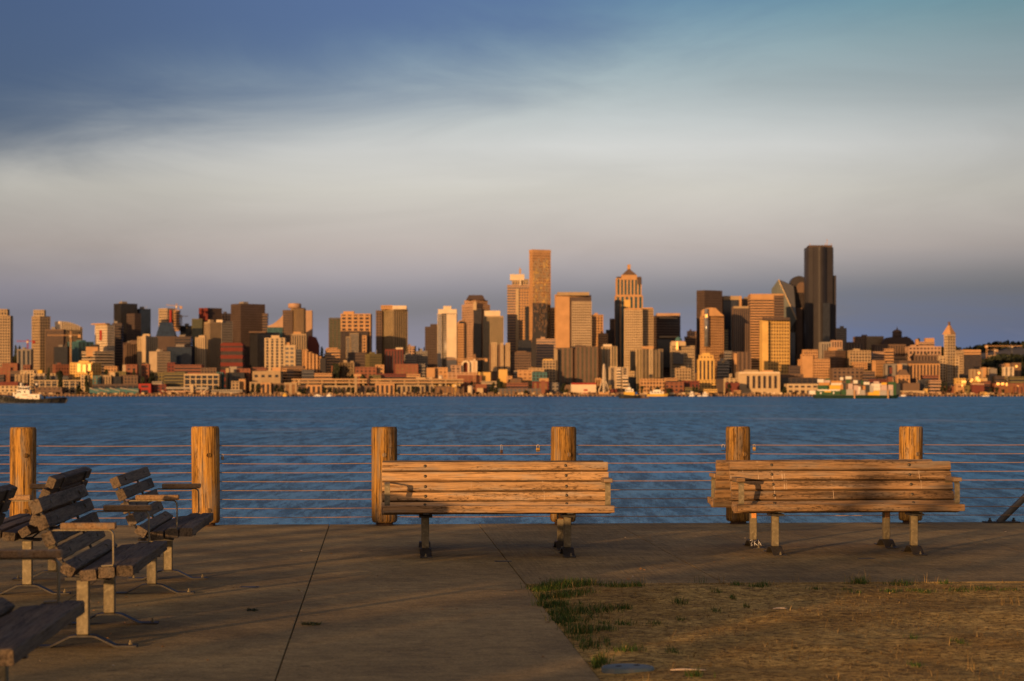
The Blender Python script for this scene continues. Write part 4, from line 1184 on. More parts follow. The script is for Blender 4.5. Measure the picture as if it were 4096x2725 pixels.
mb.add([(X0 - ox, 6, z0 - oz), (X1 - ox, 6, z0 - oz), (X1 - ox, 50, z0 - oz), (X0 - ox, 50, z0 - oz), (X2 - ox, 16, z1 - oz), (X3 - ox, 16, z1 - oz), (X3 - ox, 40, z1 - oz), (X2 - ox, 40, z1 - oz)], [(0, 1, 5, 4), (1, 2, 6, 5), (2, 3, 7, 6), (3, 0, 4, 7), (4, 5, 6, 7)])
mb.build('mansard_roof', M['w_darkbrown'], bd.e)
# ---- panel D
B('D', 74, 252, 704, 4160, 'strips', 'tan', 'ribbed glass tower with white crown right of the mansard roofed tower', glass='green', roof=False, cw=3.5, extra=[('crown', 84, 226, 656, 706, 'solid', 'white', None)])
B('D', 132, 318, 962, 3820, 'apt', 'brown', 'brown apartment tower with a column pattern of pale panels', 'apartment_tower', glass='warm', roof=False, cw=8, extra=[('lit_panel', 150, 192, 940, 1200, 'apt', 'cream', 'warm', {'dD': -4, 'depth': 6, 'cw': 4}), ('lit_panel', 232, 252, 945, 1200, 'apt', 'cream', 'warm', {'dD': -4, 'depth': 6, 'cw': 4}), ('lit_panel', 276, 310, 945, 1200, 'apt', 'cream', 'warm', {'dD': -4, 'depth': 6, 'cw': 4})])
bd = B('D', 290, 488, 425, 4230, 'bands', 'pink', 'slim stepped tower with bright white crown and a rooftop mast', glass='grey', roof=False, extra=[('upper_tier', 334, 480, 374, 430, 'grid', 'tan', 'grey'), ('crown', 314, 442, 330, 384, 'solid', 'white', None, {'dD': 2}), ('front_slab', 368, 482, 460, 1010, 'grid', 'orange', 'grey', {'dD': -8}), ('front_fin', 366, 392, 458, 1010, 'solid', 'cream', None, {'dD': -10, 'depth': 4}), ('dark_side', 452, 486, 620, 1010, 'curtain', 'dark', 'dark', {'dD': -12, 'depth': 6}), ('crown_leg', 400, 414, 380, 430, 'solid', 'white', None, {'dD': -2})])
mb = MB(); X, z = toW('D', 402, 265, 4230); z0 = toW('D', 402, 335, 4230)[1]
mb.beam((X - bd.o[0], 10, z0 - bd.o[2]), (X - bd.o[0], 10, z - bd.o[2]), 1.2); mb.box(X - bd.o[0] - 1.5, X - bd.o[0] + 2.5, 9.6, 10.4, z - bd.o[2] - 12, z - bd.o[2] - 3); mb.build('roof_mast', M['w_pink'], bd.e)
bd = B('D', 490, 676, 132, 4140, 'grid', 'orange', 'tallest slender orange glass tower with random speckled panels', glass='bronze', roof=False, split=.15, th=25, cw=3)
T, wd, dp, zt = bd.T, bd.wd, bd.dp, bd.zt
rr = random.Random(3)
for nm_, mt_, N_ in (('bright_panel', 'w_gold', 110), ('dark_panel', 'w_tan', 420)):
    mb = MB()
    for _ in range(N_):
        u = rr.uniform(0, wd - 4); h0 = rr.uniform(bd.zb + 30, zt - 14); ln_ = rr.uniform(2, 6)
        o_ = -.75 - rr.random() * .3
        mb.box(u, u + rr.uniform(1.4, 3), o_, 0, h0, h0 + ln_, T)
    mb.build(nm_, M[mt_], bd.e)['kind'] = 'stuff'
mb = MB(); X0, z1 = toW('D', 516, 590, 4135); X1, z0 = toW('D', 648, 900, 4135)
bd2 = bd
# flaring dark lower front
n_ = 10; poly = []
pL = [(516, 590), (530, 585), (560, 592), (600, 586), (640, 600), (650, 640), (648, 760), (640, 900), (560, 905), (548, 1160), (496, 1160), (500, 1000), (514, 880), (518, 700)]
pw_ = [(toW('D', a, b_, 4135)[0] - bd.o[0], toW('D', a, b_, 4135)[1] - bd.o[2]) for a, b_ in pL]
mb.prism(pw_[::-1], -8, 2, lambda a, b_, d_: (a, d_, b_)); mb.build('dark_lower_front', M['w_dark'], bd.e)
mb = MB()
for _ in range(60):
    a, b_ = rr.uniform(525, 640), rr.uniform(600, 860)
    X, z = toW('D', a, b_, 4135); mb.box(X - bd.o[0], X - bd.o[0] + rr.uniform(1, 2.2), -8.4, -7.9, z - bd.o[2], z - bd.o[2] + rr.uniform(2, 7))
mb.build('bright_panel', M['w_brown'], bd.e)['kind'] = 'stuff'
mb = MB(); mb.box(-.9, wd + .9, -.9, dp + .9, zt, zt + 5, T); mb.build('parapet', M['w_orange'], bd.e)
B('D', 650, 722, 640, 4330, 'bands', 'orange', 'orange banded tower slotted behind the speckled tallest tower', extra=[('crown', 676, 720, 628, 680, 'solid', 'orange', None)])
B('D', 718, 1042, 512, 4100, 'fine', 'orange', 'broad orange slab with pale grid front in a dark frame', glass='brown', roof=False, split=.02, th=20, extra=[('top_bar', 738, 1024, 490, 520, 'solid', 'tan', None, {'dD': -2}), ('dark_reveal', 850, 1042, 535, 990, 'solid', 'darkbrown', None, {'dD': -3, 'depth': 8}), ('pale_front', 870, 1042, 573, 990, 'fine', 'beige', 'bronze', {'dD': -6, 'depth': 10}), ('left_front', 722, 848, 530, 990, 'solid', 'orange', None, {'dD': -5, 'depth': 10})])
B('D', 1042, 1146, 692, 4300, 'grid', 'orange', 'small orange brick tower right of the broad orange slab', 'apartment_tower', glass='brown')
B('D', 1108, 1186, 858, 4150, 'fine', 'orange', 'low orange block before the tower with the pyramid roof', 'apartment_block', glass='brown')
B('D', 553, 722, 908, 3960, 'bands', 'pink', 'pink and grey banded block under the speckled tower', 'office_block', glass='grey')
B('D', 322, 498, 1028, 3830, 'fine', 'brown', 'dull brown block with stepped top, right of the panelled brown apartments', 'apartment_block', roof=False, extra=[('upper_tier', 325, 460, 1018, 1034, 'solid', 'brown', None), ('dark_rear', 388, 502, 920, 1100, 'curtain', 'dark', 'dark', {'dD': 60})])
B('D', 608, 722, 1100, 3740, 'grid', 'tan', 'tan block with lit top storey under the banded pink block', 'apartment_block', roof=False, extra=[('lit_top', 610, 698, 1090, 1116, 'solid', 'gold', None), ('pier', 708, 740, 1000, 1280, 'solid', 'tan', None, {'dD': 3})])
B('D', 744, 1096, 1000, 3760, 'wide', 'brown', 'massive brown block with green windows low in the centre', 'apartment_block', glass='green', cw=14, roof=False, extra=[('upper_left', 746, 872, 988, 1300, 'apt', 'brown', 'green', {'dD': -6, 'depth': 10}), ('upper_right', 906, 1096, 978, 1300, 'apt', 'brown', 'green', {'dD': -4, 'depth': 10}), ('roof_room', 900, 1000, 968, 1002, 'solid', 'darkbrown', None)])
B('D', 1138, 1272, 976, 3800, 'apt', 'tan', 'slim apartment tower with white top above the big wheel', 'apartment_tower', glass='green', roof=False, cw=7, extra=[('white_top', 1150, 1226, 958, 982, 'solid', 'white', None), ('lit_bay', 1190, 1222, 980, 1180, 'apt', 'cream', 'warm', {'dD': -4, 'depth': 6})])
bd = B('D', 862, 1086, 1314, 3525, 'solid', 'white', 'plain white pier hall with a red roof edge left of the big wheel', 'pier_hall', roof=False, extra=[('roof_edge', 866, 1086, 1304, 1318, 'solid', 'scarlet', None, {'dD': -1}), ('red_base', 960, 1086, 1392, 1402, 'solid', 'scarlet', None, {'dD': -2})])
mb = MB(); X, z = toW('D', 992, 1370, 3525); mb.box(X - bd.o[0] - 3, X - bd.o[0] + 3, -.6, 0, z - bd.o[2] - 1, z - bd.o[2] + 1.6); mb.build('red_sign', M['w_scarlet'], bd.e)
# tower with pyramid roof
bd = B('D', 1262, 1502, 520, 4220, 'wide', 'orange', 'orange stone tower with a pyramid roof and tall window bays', glass='teal', roof=False, cw=9, extra=[('upper_shaft', 1270, 1490, 362, 530, 'wide', 'orange', 'teal', {'dD': 3, 'cw': 7}), ('arched_attic', 1314, 1452, 336, 380, 'solid', 'orange', None, {'dD': 1, 'depth': 30}), ('dark_corner', 1270, 1308, 352, 366, 'solid', 'darkbrown', None, {'dD': 2}), ('dark_corner', 1456, 1490, 352, 420, 'solid', 'darkbrown', None, {'dD': -1, 'depth': 20}), ('dark_flank', 1260, 1294, 560, 1140, 'curtain', 'dark', 'dark', {'dD': -4, 'depth': 8})])
ox, oy, oz = bd.o
X0, z0 = toW('D', 1316, 336, 4221); X1, _ = toW('D', 1450, 336, 4221); Xm, z1 = toW('D', 1380, 282, 4221)
mb = MB(); hw = (X1 - X0) / 2; xm = (X0 + X1) / 2 - ox
mb.add([(xm - hw, 3, z0 - oz), (xm + hw, 3, z0 - oz), (xm + hw, 3 + 2 * hw, z0 - oz), (xm - hw, 3 + 2 * hw, z0 - oz), (xm - hw * .16, 3 + hw * .84, z1 - oz), (xm + hw * .16, 3 + hw * .84, z1 - oz), (xm + hw * .16, 3 + hw * 1.16, z1 - oz), (xm - hw * .16, 3 + hw * 1.16, z1 - oz)], [(0, 1, 5, 4), (1, 2, 6, 5), (2, 3, 7, 6), (3, 0, 4, 7), (4, 5, 6, 7)])
mb.build('pyramid_roof', M['w_brown'], bd.e)
mb = MB(); mb.box(xm - 3, xm + 3, hw, hw + 6, z1 - oz, z1 - oz + 9); mb.build('lantern', M['w_orange'], bd.e)
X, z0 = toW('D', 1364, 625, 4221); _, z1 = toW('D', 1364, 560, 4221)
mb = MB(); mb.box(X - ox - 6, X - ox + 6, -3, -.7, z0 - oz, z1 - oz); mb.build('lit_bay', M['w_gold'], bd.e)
# ---- panel E
B('E', 262, 440, 484, 4060, 'fine', 'cream', 'pale finely gridded slab before the pyramid roofed tower', glass='bronze', roof=False, extra=[('parapet', 264, 440, 478, 494, 'solid', 'orange', None, {'dD': -2}), ('dark_slot', 320, 352, 926, 1130, 'curtain', 'dark', 'dark', {'dD': -6, 'depth': 8})])
B('E', 438, 556, 480, 4080, 'fine', 'tan', 'darker tan slab joined right of the pale gridded slab', glass='bronze', roof=False, extra=[('parapet', 440, 552, 472, 486, 'solid', 'orange', None, {'dD': -2})])
B('E', 108, 168, 588, 4380, 'fine', 'brown', 'narrow brown tower left of the pyramid roofed tower', extra=[('front_step', 68, 166, 704, 900, 'fine', 'darkbrown', 'dark', {'dD': -30})])
B('E', 558, 846, 556, 4200, 'bands', 'darkbrown', 'square dark brown office with two pale horizontal lines and a lit crown', glass='brown', roof=False, split=.12, th=20, extra=[('crown', 596, 836, 530, 560, 'solid', 'pink', None, {'dD': -1}), ('pale_line', 620, 812, 574, 588, 'solid', 'tan', None, {'dD': -3, 'depth': 5}), ('pale_line', 620, 812, 770, 786, 'solid', 'tan', None, {'dD': -3, 'depth': 5}), ('dark_podium', 600, 850, 800, 1100, 'curtain', 'dark', 'dark', {'dD': -10})])
B('E', 388, 666, 902, 3800, 'apt', 'tan', 'wide apartment tower with green glass balconies', 'apartment_tower', glass='green', split=.2, th=35, cw=8, extra=[('roof_room', 440, 560, 876, 906, 'solid', 'orange', None), ('stair', 520, 545, 905, 1200, 'apt', 'cream', 'green', {'dD': -22, 'depth': 6})])
B('E', 98, 292, 1096, 3640, 'apt', 'beige', 'beige apartment block with white stacked balconies right of the big wheel', 'apartment_block', glass='dark', roof=False, cw=9, extra=[('roof_room', 104, 180, 1086, 1100, 'solid', 'cream', None), ('balcony_bay', 176, 216, 1100, 1310, 'bands', 'white', 'dark', {'dD': -4, 'depth': 6, 'fh': 5}), ('balcony_bay', 236, 292, 1180, 1320, 'bands', 'white', 'dark', {'dD': -4, 'depth': 6, 'fh': 5})])
bd = B('E', 740, 992, 868, 3900, 'grid', 'cream', 'cream gridded office with a round glazed corner and teal dome behind', 'office_tower', glass='brown', split=.05, th=20, roof=False, cw=4, extra=[('corner_drum', 742, 896, 832, 872, 'solid', 'cream', None, {'dD': -3}), ('roof_ring', 750, 886, 822, 836, 'solid', 'pink', None, {'dD': -1}), ('glass_bay', 770, 868, 944, 1060, 'curtain', 'grey', 'grey', {'dD': -5, 'depth': 8})])
X, z0 = toW('E', 820, 812, 4150); _, z1 = toW('E', 820, 780, 4150); rd = (toW('E', 856, 0, 4150)[0] - toW('E', 784, 0, 4150)[0]) / 2
mb = MB(); mb.lathe([(rd, z0 - 30), (rd, z0), (rd * .8, z0 + (z1 - z0) * .6), (rd * .35, z1), (.5, z1 + 1)], 24); o = mb.build('dome_hall', M['w_teal'])
o.location = (X, 4150, 0); tag(o, 'teal dome rising behind the cream office with round corner', 'dome')
B('E', 796, 948, 1104, 3760, 'grid', 'tan', 'tan gridded block below the round cornered cream office', 'apartment_block', glass='brown')
B('E', 1022, 1286, 290, 4260, 'fine', 'darkbrown', 'tall plain dark brown tower with a chamfered corner', glass='brown', split=.27, th=35, roof=False)
bd = B('E', 1058, 1300, 560, 4080, 'grid', 'orange', 'pink gridded tower with a rounded sloping top', glass='brown', roof=False, split=.2, th=30, cw=4.5, fh=5)
ox, oy, oz = bd.o
mb = MB(); pr = [(1062, 562), (1066, 500), (1100, 480), (1160, 473), (1210, 478), (1250, 520), (1298, 562)]
pw_ = [(toW('E', a, b_, 4082)[0] - ox, toW('E', a, b_, 4082)[1] - oz) for a, b_ in pr]
mb.prism(pw_[::-1], 0, 26, lambda a, b_, d_: (a, d_, b_)); mb.build('sloping_top', M['w_orange'], bd.e)
mb = MB(); X, z0 = toW('E', 1112, 880, 4080); _, z1 = toW('E', 1112, 486, 4080); mb.lathe([(4, z0), (4, z1)], 20, T=lambda x_, y_, z_: (X + x_ - ox, y_ - 1, z_ - oz)); mb.build('highlight_column', M['g_mirror'], bd.e)  # mirrored column added to make the tower's bright vertical highlight
B('E', 1288, 1478, 356, 4320, 'curtain', 'darkbrown', 'dark glass tower in a pale open frame right of the plain brown tower', glass='blue', roof=False, extra=[('frame_top', 1290, 1478, 350, 392, 'solid', 'tan', None, {'dD': -3}), ('frame_side', 1456, 1480, 352, 470, 'solid', 'orange', None, {'dD': -4, 'depth': 10})])
B('E', 1393, 1566, 462, 4180, 'strips', 'brown', 'brown ribbed tower left of the orange banded tower', roof=False, cw=4, extra=[('top_band', 1396, 1552, 458, 480, 'solid', 'tan', None, {'dD': -2})])
B('E', 1478, 1580, 378, 4400, 'strips', 'brown', 'brown tower showing only its top behind the orange banded tower', cw=4)
B('E', 918, 1022, 716, 4700, 'grid', 'pink', 'far pink block seen between two brown office towers', 'apartment_block', extra=[('lower_wing', 890, 1022, 775, 900, 'bands', 'brown', 'brown', {'dD': -40})])
bd = B('E', 1030, 1192, 1010, 3720, 'strips', 'gold', 'stepped golden art deco tower with rounded top', 'art_deco_tower', glass='brown', roof=False, cw=6, extra=[('shaft', 1044, 1180, 968, 1020, 'strips', 'gold', 'brown', {'cw': 5}), ('crown', 1070, 1150, 945, 975, 'solid', 'gold', None, {'dD': 8}), ('podium', 1026, 1222, 1226, 1345, 'grid', 'gold', 'brown', {'dD': -6})])
B('E', 1234, 1348, 1030, 3780, 'bands', 'palegrey', 'grey office with strong horizontal bands right of the golden tower', 'office_block', glass='dark', extra=[('rear_block', 1304, 1378, 926, 1100, 'bands', 'grey', 'dark', {'dD': 50})])
B('E', 1304, 1338, 700, 4150, 'bands', 'olive', 'thin olive slab right of pink gridded tower', 'office_tower')
B('E', 422, 680, 1216, 3600, 'grid', 'orange', 'orange brick waterfront block right of the dark trees', 'brick_building', glass='brown', roof=False)
B('E', 678, 872, 1250, 3600, 'warehouse', 'brick', 'long red brick waterfront building in the centre', 'brick_building', roof=False)
B('E', 868, 1034, 1236, 3620, 'warehouse', 'darkred', 'dim dark brick building left of the golden tower', 'brick_building', roof=False)
# ---- panel F
B('F', 228, 526, 514, 4180, 'bands', 'orange', 'large orange tower striped with horizontal bands', glass='brown', roof=False, extra=[('top_band', 230, 526, 506, 552, 'solid', 'orange', None, {'dD': -2}), ('right_bay', 440, 526, 520, 1170, 'bands', 'brown', 'brown', {'dD': -4, 'depth': 8})])
B('F', 330, 582, 738, 4000, 'grid', 'gold', 'bright gold gridded tower with a flat dark roof', glass='bronze', split=.12, th=12, roof=False, cw=5.2, fh=6, solidL=True, extra=[('dark_roof', 350, 580, 718, 742, 'solid', 'darkbrown', None, {'dD': -8}), ('blank_side', 332, 388, 750, 1200, 'solid', 'gold', None, {'dD': -8, 'depth': 10})])
# faceted glass tower
e = None
def faceted():
    D = 4380
    e = empty('faceted_tower', (toW('F', 530, 0, D)[0], D, gz(0, D) - 3)); tag(e, 'faceted pale glass tower with a slanting diagonal edge', 'building')
    ox, oy, oz = e.location
    def P(a, b_, dd): 
        X, z = toW('F', a, b_, D); return (X - ox, dd, z - oz)
    L_ = [P(424, 460, 14), P(480, 376, 2), P(548, 388, 30), P(630, 430, 26), P(640, 735, 0), P(580, 830, 8), P(424, 900, 16)]
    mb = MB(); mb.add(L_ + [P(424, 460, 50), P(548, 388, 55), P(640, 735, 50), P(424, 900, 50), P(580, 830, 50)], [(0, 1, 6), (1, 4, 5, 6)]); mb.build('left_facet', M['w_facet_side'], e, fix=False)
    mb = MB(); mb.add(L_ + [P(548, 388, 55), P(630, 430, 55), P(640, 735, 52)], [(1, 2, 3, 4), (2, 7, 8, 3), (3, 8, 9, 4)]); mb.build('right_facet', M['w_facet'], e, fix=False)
    mb = MB(); mb.beam(L_[1], L_[4], 3.0, 2.0); mb.build('edge_beam', M['w_cream'], e)
    mb = MB(); X0, z0 = toW('F', 440, 850, D); X1, _ = toW('F', 636, 850, D); mb.box(X0 - ox, X1 - ox, 12, 50, 0, z0 - oz); mb.build('shaft', M['g_blue'], e)
    LANDMARKS.append((3137, 'faceted'))
faceted()
bd = B('F', 582, 746, 450, 4420, 'strips', 'granite', 'dark tower with a rounded vaulted top left of the black tower', glass='brown', roof=False, cw=4)
mb = MB(); n_ = 14; r0 = bd.wd / 2; hh = toW('F', 0, 345, 4420)[1] - bd.zt
mb.prism([(r0 - r0 * math.cos(math.pi * k / n_), hh * math.sin(math.pi * k / n_) ** .75) for k in range(n_ + 1)], 0, bd.dp, lambda a, b_, d_: bd.T(a, d_, bd.zt + b_)); mb.build('vaulted_roof', M['w_granite'], bd.e)
mb = MB(); mb.prism([(r0 * 1.25 - r0 * .62 * math.cos(math.pi * k / n_), -10 + hh * .9 * math.sin(math.pi * k / n_) ** .75) for k in range(n_ + 1)], -2, 1, lambda a, b_, d_: bd.T(a, d_, bd.zt + b_)); mb.build('brown_gable', M['w_brown'], bd.e)
mb = MB(); X0 = bd.wd * .1; mb.box(bd.wd * .33, bd.wd * .66, -6, 0, bd.zb, bd.zt - 40, bd.T); mb.build('front_bay', M['w_brown'], bd.e)
# black tower with concave bays
def black_tower():
    D = 4300
    X0, zt = toW('F', 740, 86, D); X1, _ = toW('F', 986, 86, D); X2, zs = toW('F', 1006, 338, D)
    W = X1 - X0; zb = gz(0, D) - 4
    e = empty('black_tower', ((X0 + X1) / 2, D, zb)); tag(e, 'tallest black tower with a curved front and a bright vertical glint', 'building')
    ox, oy, oz = e.location
    mb = MB(); poly = []
    # plan: stepped sides, bowed centre bay
    pl_ = [(0, 22), (.06, 8), (.20, 3)]
    n_ = 16
    for k in range(n_ + 1):
        t = k / n_
        pl_.append((.22 + .46 * t, -9 * math.sin(math.pi * t)))
    pl_ += [(.70, 3), (.94, 8), (1.0, 22), (1.0, 52), (0, 52)]
    mb.prism([(X0 + a * W - ox, b_) for a, b_ in pl_], zb - oz, zt - oz, lambda a, b_, d_: (a, b_, d_)); o = mb.build('shaft', M['w_granite'], e)
    mb = MB()
    z = zb + 6
    while z < zt - 6:
        mb.prism([(X0 + (a - .5) * W * 1.004 + .5 * W - ox, b_ - .3) for a, b_ in pl_], z - oz, z + 1.3 - oz, lambda a, b_, d_: (a, b_, d_)); z += 4.1
    mb.build('floor_band', M['w_dark'], e)['kind'] = 'stuff'
    mb = MB(); mb.box(X0 + .08 * W - ox, X0 + .92 * W - ox, 8, 44, zt - oz, zt - oz + 4); mb.build('roof_deck', M['w_darkbrown'], e)
    mb = MB()
    for a in (.12, .68, .74, .9):
        mb.beam((X0 + a * W - ox, 12, zt - oz + 4), (X0 + a * W - ox, 12, zt - oz + (16 if a == .74 else 8)), .9)
    mb.build('roof_mast', M['w_pink'], e)['kind'] = 'stuff'
    mb = MB(); mb.box(X1 - ox - 4, X2 - ox, 14, 50, 0, zs - oz); mb.build('side_shaft', M['w_granite'], e)
    mb = MB(); mb.box(X0 + .52 * W - ox, X0 + .78 * W - ox, -12, 4, 0, toW('F', 0, 590, D)[1] - oz); mb.build('lower_bay', M['g_dark'], e)
    LANDMARKS.append((3285, 'black'))
black_tower()
B('F', 1004, 1087, 812, 4600, 'fine', 'grey', 'small grey tower standing free right of the black tower', 'apartment_tower', glass='brown')
B('F', 680, 936, 1090, 3780, 'fine', 'orange', 'stepped orange stone office glowing in the sun under the black tower', 'office_block', glass='brown', roof=False, extra=[('tower_part', 706, 828, 1006, 1100, 'fine', 'orange', 'brown', {'dD': 3}), ('step', 688, 716, 1046, 1100, 'fine', 'orange', 'brown', {'dD': 2}), ('blank_corner', 690, 790, 1060, 1255, 'solid', 'orange', None, {'dD': -3, 'depth': 6})])
B('F', 864, 1052, 938, 4000, 'strips', 'palegrey', 'grey ribbed office with a lit pink top corner', 'office_block', glass='brown', roof=False, extra=[('lit_top', 956, 1048, 922, 1000, 'strips', 'pink', 'brown', {'dD': -3, 'depth': 12})])
B('F', 904, 1092, 1012, 3900, 'fine', 'brown', 'brown office with bright orange left corner below the grey ribbed one', 'office_block', glass='brown', roof=False, split=.45, th=40, extra=[('roof_room', 934, 1004, 985, 1016, 'solid', 'orange', None)])
B('F', 1118, 1304, 1012, 3900, 'grid', 'tan', 'drab tan block behind the container barge', 'office_block', glass='brown', extra=[('front_wing', 1154, 1272, 1116, 1180, 'fine', 'orange', 'brown', {'dD': -25})])
B('F', 968, 1242, 1170, 3700, 'warehouse', 'brown', 'long drab brown warehouse right behind the containers', 'warehouse', roof=False)
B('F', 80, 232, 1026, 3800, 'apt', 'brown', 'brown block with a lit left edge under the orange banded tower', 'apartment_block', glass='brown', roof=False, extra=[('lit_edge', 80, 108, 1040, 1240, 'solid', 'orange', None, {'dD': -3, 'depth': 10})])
# hotel with dark window bays as parts
bd = B('F', 118, 494, 1212, 3610, 'solid', 'cream', 'wide cream hotel with a row of tall dark window bays near the water', 'hotel', roof=False, extra=[('parapet', 128, 492, 1204, 1222, 'solid', 'white', None, {'dD': -2}), ('roof_room', 330, 430, 1190, 1212, 'solid', 'orange', None), ('roof_room', 176, 300, 1186, 1212, 'solid', 'tan', None)])
ox, oy, oz = bd.o
wmb = MB(); ww = (toW('F', 24, 0, 3610)[0] - toW('F', 0, 0, 3610)[0]); wh = toW('F', 0, 1240, 3610)[1] - toW('F', 0, 1352, 3610)[1]
wmb.box(-ww / 2, ww / 2, -.4, .3, 0, wh); wm2 = wmb.mesh('window_bay', M['g_brown']); fixn(wm2)
for x_ in (206, 258, 306, 354, 402, 452):
    X, z = toW('F', x_, 1352, 3610); inst('window_bay', wm2, bd.e, (X - ox, -.2, z - oz))
mb = MB()
for k in range(14):
    X, z = toW('F', 120 + k * 28, 1388, 3610); mb.box(X - ox - 1, X - ox + 5, -1.5, .5, z - oz - 6, z - oz)
mb.build('arcade_pier', M['w_white'], bd.e)['kind'] = 'stuff'
B('F', 498, 832, 1256, 3640, 'glass', 'darkbrown', 'long dark shed roof behind the white gridded pier building', 'pier_shed', 'shed', roof=False)
B('F', 560, 834, 1312, 3530, 'bigwin', 'cream', 'white gridded pier building left of the barge deckhouse', 'pier_building', glass='brown', roof=False, cw=9, fh=9)
# ---- panel G
B('G', 88, 452, 325, 4760, 'grid', 'brown', 'broad brown hospital on the hill at right', 'hospital', glass='brown', roof=False, extra=[('roof_room', 168, 232, 303, 330, 'solid', 'brown', None), ('right_wing', 232, 452, 322, 520, 'fine', 'tan', 'brown', {'dD': -6})])
B('G', -60, 176, 402, 4600, 'strips', 'brown', 'ribbed brown block at the foot of the hill hospital', 'hospital', glass='brown', roof=False, cw=6)
bd = B('G', 458, 880, 430, 4700, 'fine', 'darkbrown', 'dark hilltop building with curved shoulders and a round domed tower', 'domed_building', glass='brown', roof=False)
ox, oy, oz = bd.o; D = 4700
mb = MB(); pr = [(455, 435), (470, 380), (520, 340), (595, 330), (720, 335), (770, 325), (820, 350), (870, 400), (882, 435)]
mb.prism([(toW('G', a, b_, D)[0] - ox, toW('G', a, b_, D)[1] - oz) for a, b_ in pr][::-1], 2, 40, lambda a, b_, d_: (a, d_, b_)); mb.build('curved_shoulder', M['w_darkbrown'], bd.e)
Xc = toW('G', 658, 0, D)[0] - ox; rd = toW('G', 722, 0, D)[0] - toW('G', 658, 0, D)[0]; z0 = toW('G', 0, 345, D)[1] - oz; z1 = toW('G', 0, 272, D)[1] - oz; z2 = toW('G', 0, 230, D)[1] - oz; z3 = toW('G', 0, 205, D)[1] - oz
mb = MB(); mb.lathe([(rd, z0), (rd, z1)], 28, c=(Xc, 18)); mb.build('drum', M['w_darkbrown'], bd.e)
mb = MB(); mb.lathe([(rd * 1.03, z1), (rd * .95, z1 + (z2 - z1) * .45), (rd * .6, z1 + (z2 - z1) * .85), (rd * .2, z2), (rd * .08, z3), (.2, z3 + 3)], 28, c=(Xc, 18)); mb.build('dome', M['w_brown'], bd.e)
B('G', 340, 752, 432, 4560, 'strips', 'brown', 'long brown colonnaded block below the domed tower', 'office_block', glass='brown', roof=False, cw=5)
B('G', 800, 1230, 460, 4500, 'bigwin', 'pink', 'wide pink stone hospital with a stepped roof left of the white pointed tower', 'hospital', glass='brown', roof=False, cw=7, fh=9, extra=[('upper_tier', 930, 1142, 398, 462, 'bands', 'pink', None), ('square_tower', 1022, 1142, 348, 400, 'solid', 'orange', None), ('chimney', 896, 928, 362, 440, 'solid', 'orange', None), ('left_gable', 828, 900, 440, 470, 'solid', 'pink', None)])
# white pointed tower
bd = B('G', 1290, 1437, 318, 3960, 'grid', 'cream', 'slim white terracotta tower with a pointed pyramid roof', 'pointed_tower', glass='brown', roof=False, cw=5.1, fh=5.1, split=.22, th=30, extra=[('cornice', 1282, 1446, 296, 326, 'solid', 'cream', None, {'dD': -7, 'split': .22, 'th': 30}), ('wing', 1214, 1300, 588, 962, 'grid', 'cream', 'brown', {'dD': 2, 'cw': 5.1, 'fh': 5.1}), ('wing', 1428, 1472, 592, 962, 'grid', 'cream', 'brown', {'dD': 4, 'cw': 5.1, 'fh': 5.1})])
ox, oy, oz = bd.o
X0, z0 = toW('G', 1284, 296, 3960); X1, _ = toW('G', 1444, 296, 3960); Xm, z1 = toW('G', 1361, 155, 3960); z2 = toW('G', 0, 135, 3960)[1]
hw = (X1 - X0) / 2; xm = (X0 + X1) / 2 - ox
mb = MB(); mb.lathe([(hw * 1.2, z0 - oz), (hw * .78, z0 - oz + (z1 - z0) * .38), (hw * .1, z1 - oz)], 4, c=(xm, 14), smooth=False); o = mb.build('pyramid_roof', M['w_orange'], bd.e)
mb = MB(); mb.lathe([(2.2, z1 - oz - 2), (2.2, z1 - oz + 4), (.4, z2 - oz)], 10, c=(xm, 14)); mb.build('finial', M['w_brown'], bd.e)
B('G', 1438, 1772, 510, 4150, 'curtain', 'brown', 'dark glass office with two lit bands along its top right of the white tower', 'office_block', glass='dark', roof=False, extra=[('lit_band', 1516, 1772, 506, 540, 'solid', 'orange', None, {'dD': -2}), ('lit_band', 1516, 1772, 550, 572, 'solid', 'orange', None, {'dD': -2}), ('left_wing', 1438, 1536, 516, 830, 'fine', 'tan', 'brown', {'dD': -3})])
bd = B('G', 676, 1212, 690, 3880, 'wide', 'orange', 'long courthouse with a dark cornice and a row of tall columns', 'courthouse', glass='brown', roof=False, cw=5.5, extra=[('dark_cornice', 664, 1216, 652, 692, 'solid', 'darkbrown', None, {'dD': -3}), ('grey_end', 690, 775, 690, 860, 'solid', 'grey', None, {'dD': -4, 'depth': 8})])
B('G', 878, 1214, 575, 4200, 'strips', 'brown', 'dim brown block behind the courthouse', 'office_block', glass='brown', roof=False, cw=6)
B('G', 314, 502, 530, 4120, 'bands', 'pink', 'pink banded apartment block below the colonnaded hill block', 'apartment_block', glass='brown', roof=False, extra=[('taller_part', 474, 590, 492, 690, 'bands', 'orange', 'brown', {'dD': -4})])
B('G', 586, 752, 592, 4180, 'bands', 'orange', 'orange banded low block left of courthouse roof', 'apartment_block', glass='brown', roof=False)
B('G', 314, 484, 648, 3860, 'fine', 'orange', 'orange office with a bright left corner behind the barge', 'office_block', glass='brown', roof=False, split=.22, th=30, solidL=True)
B('G', 482, 706, 696, 3840, 'strips', 'grey', 'grey stone block with one dark red slot in its front', 'office_block', glass='dark', roof=False, cw=16, extra=[('red_slot', 538, 570, 745, 830, 'solid', 'darkred', None, {'dD': -2, 'depth': 4}), ('lit_end', 642, 706, 700, 860, 'solid', 'orange', None, {'dD': -2, 'depth': 10})])
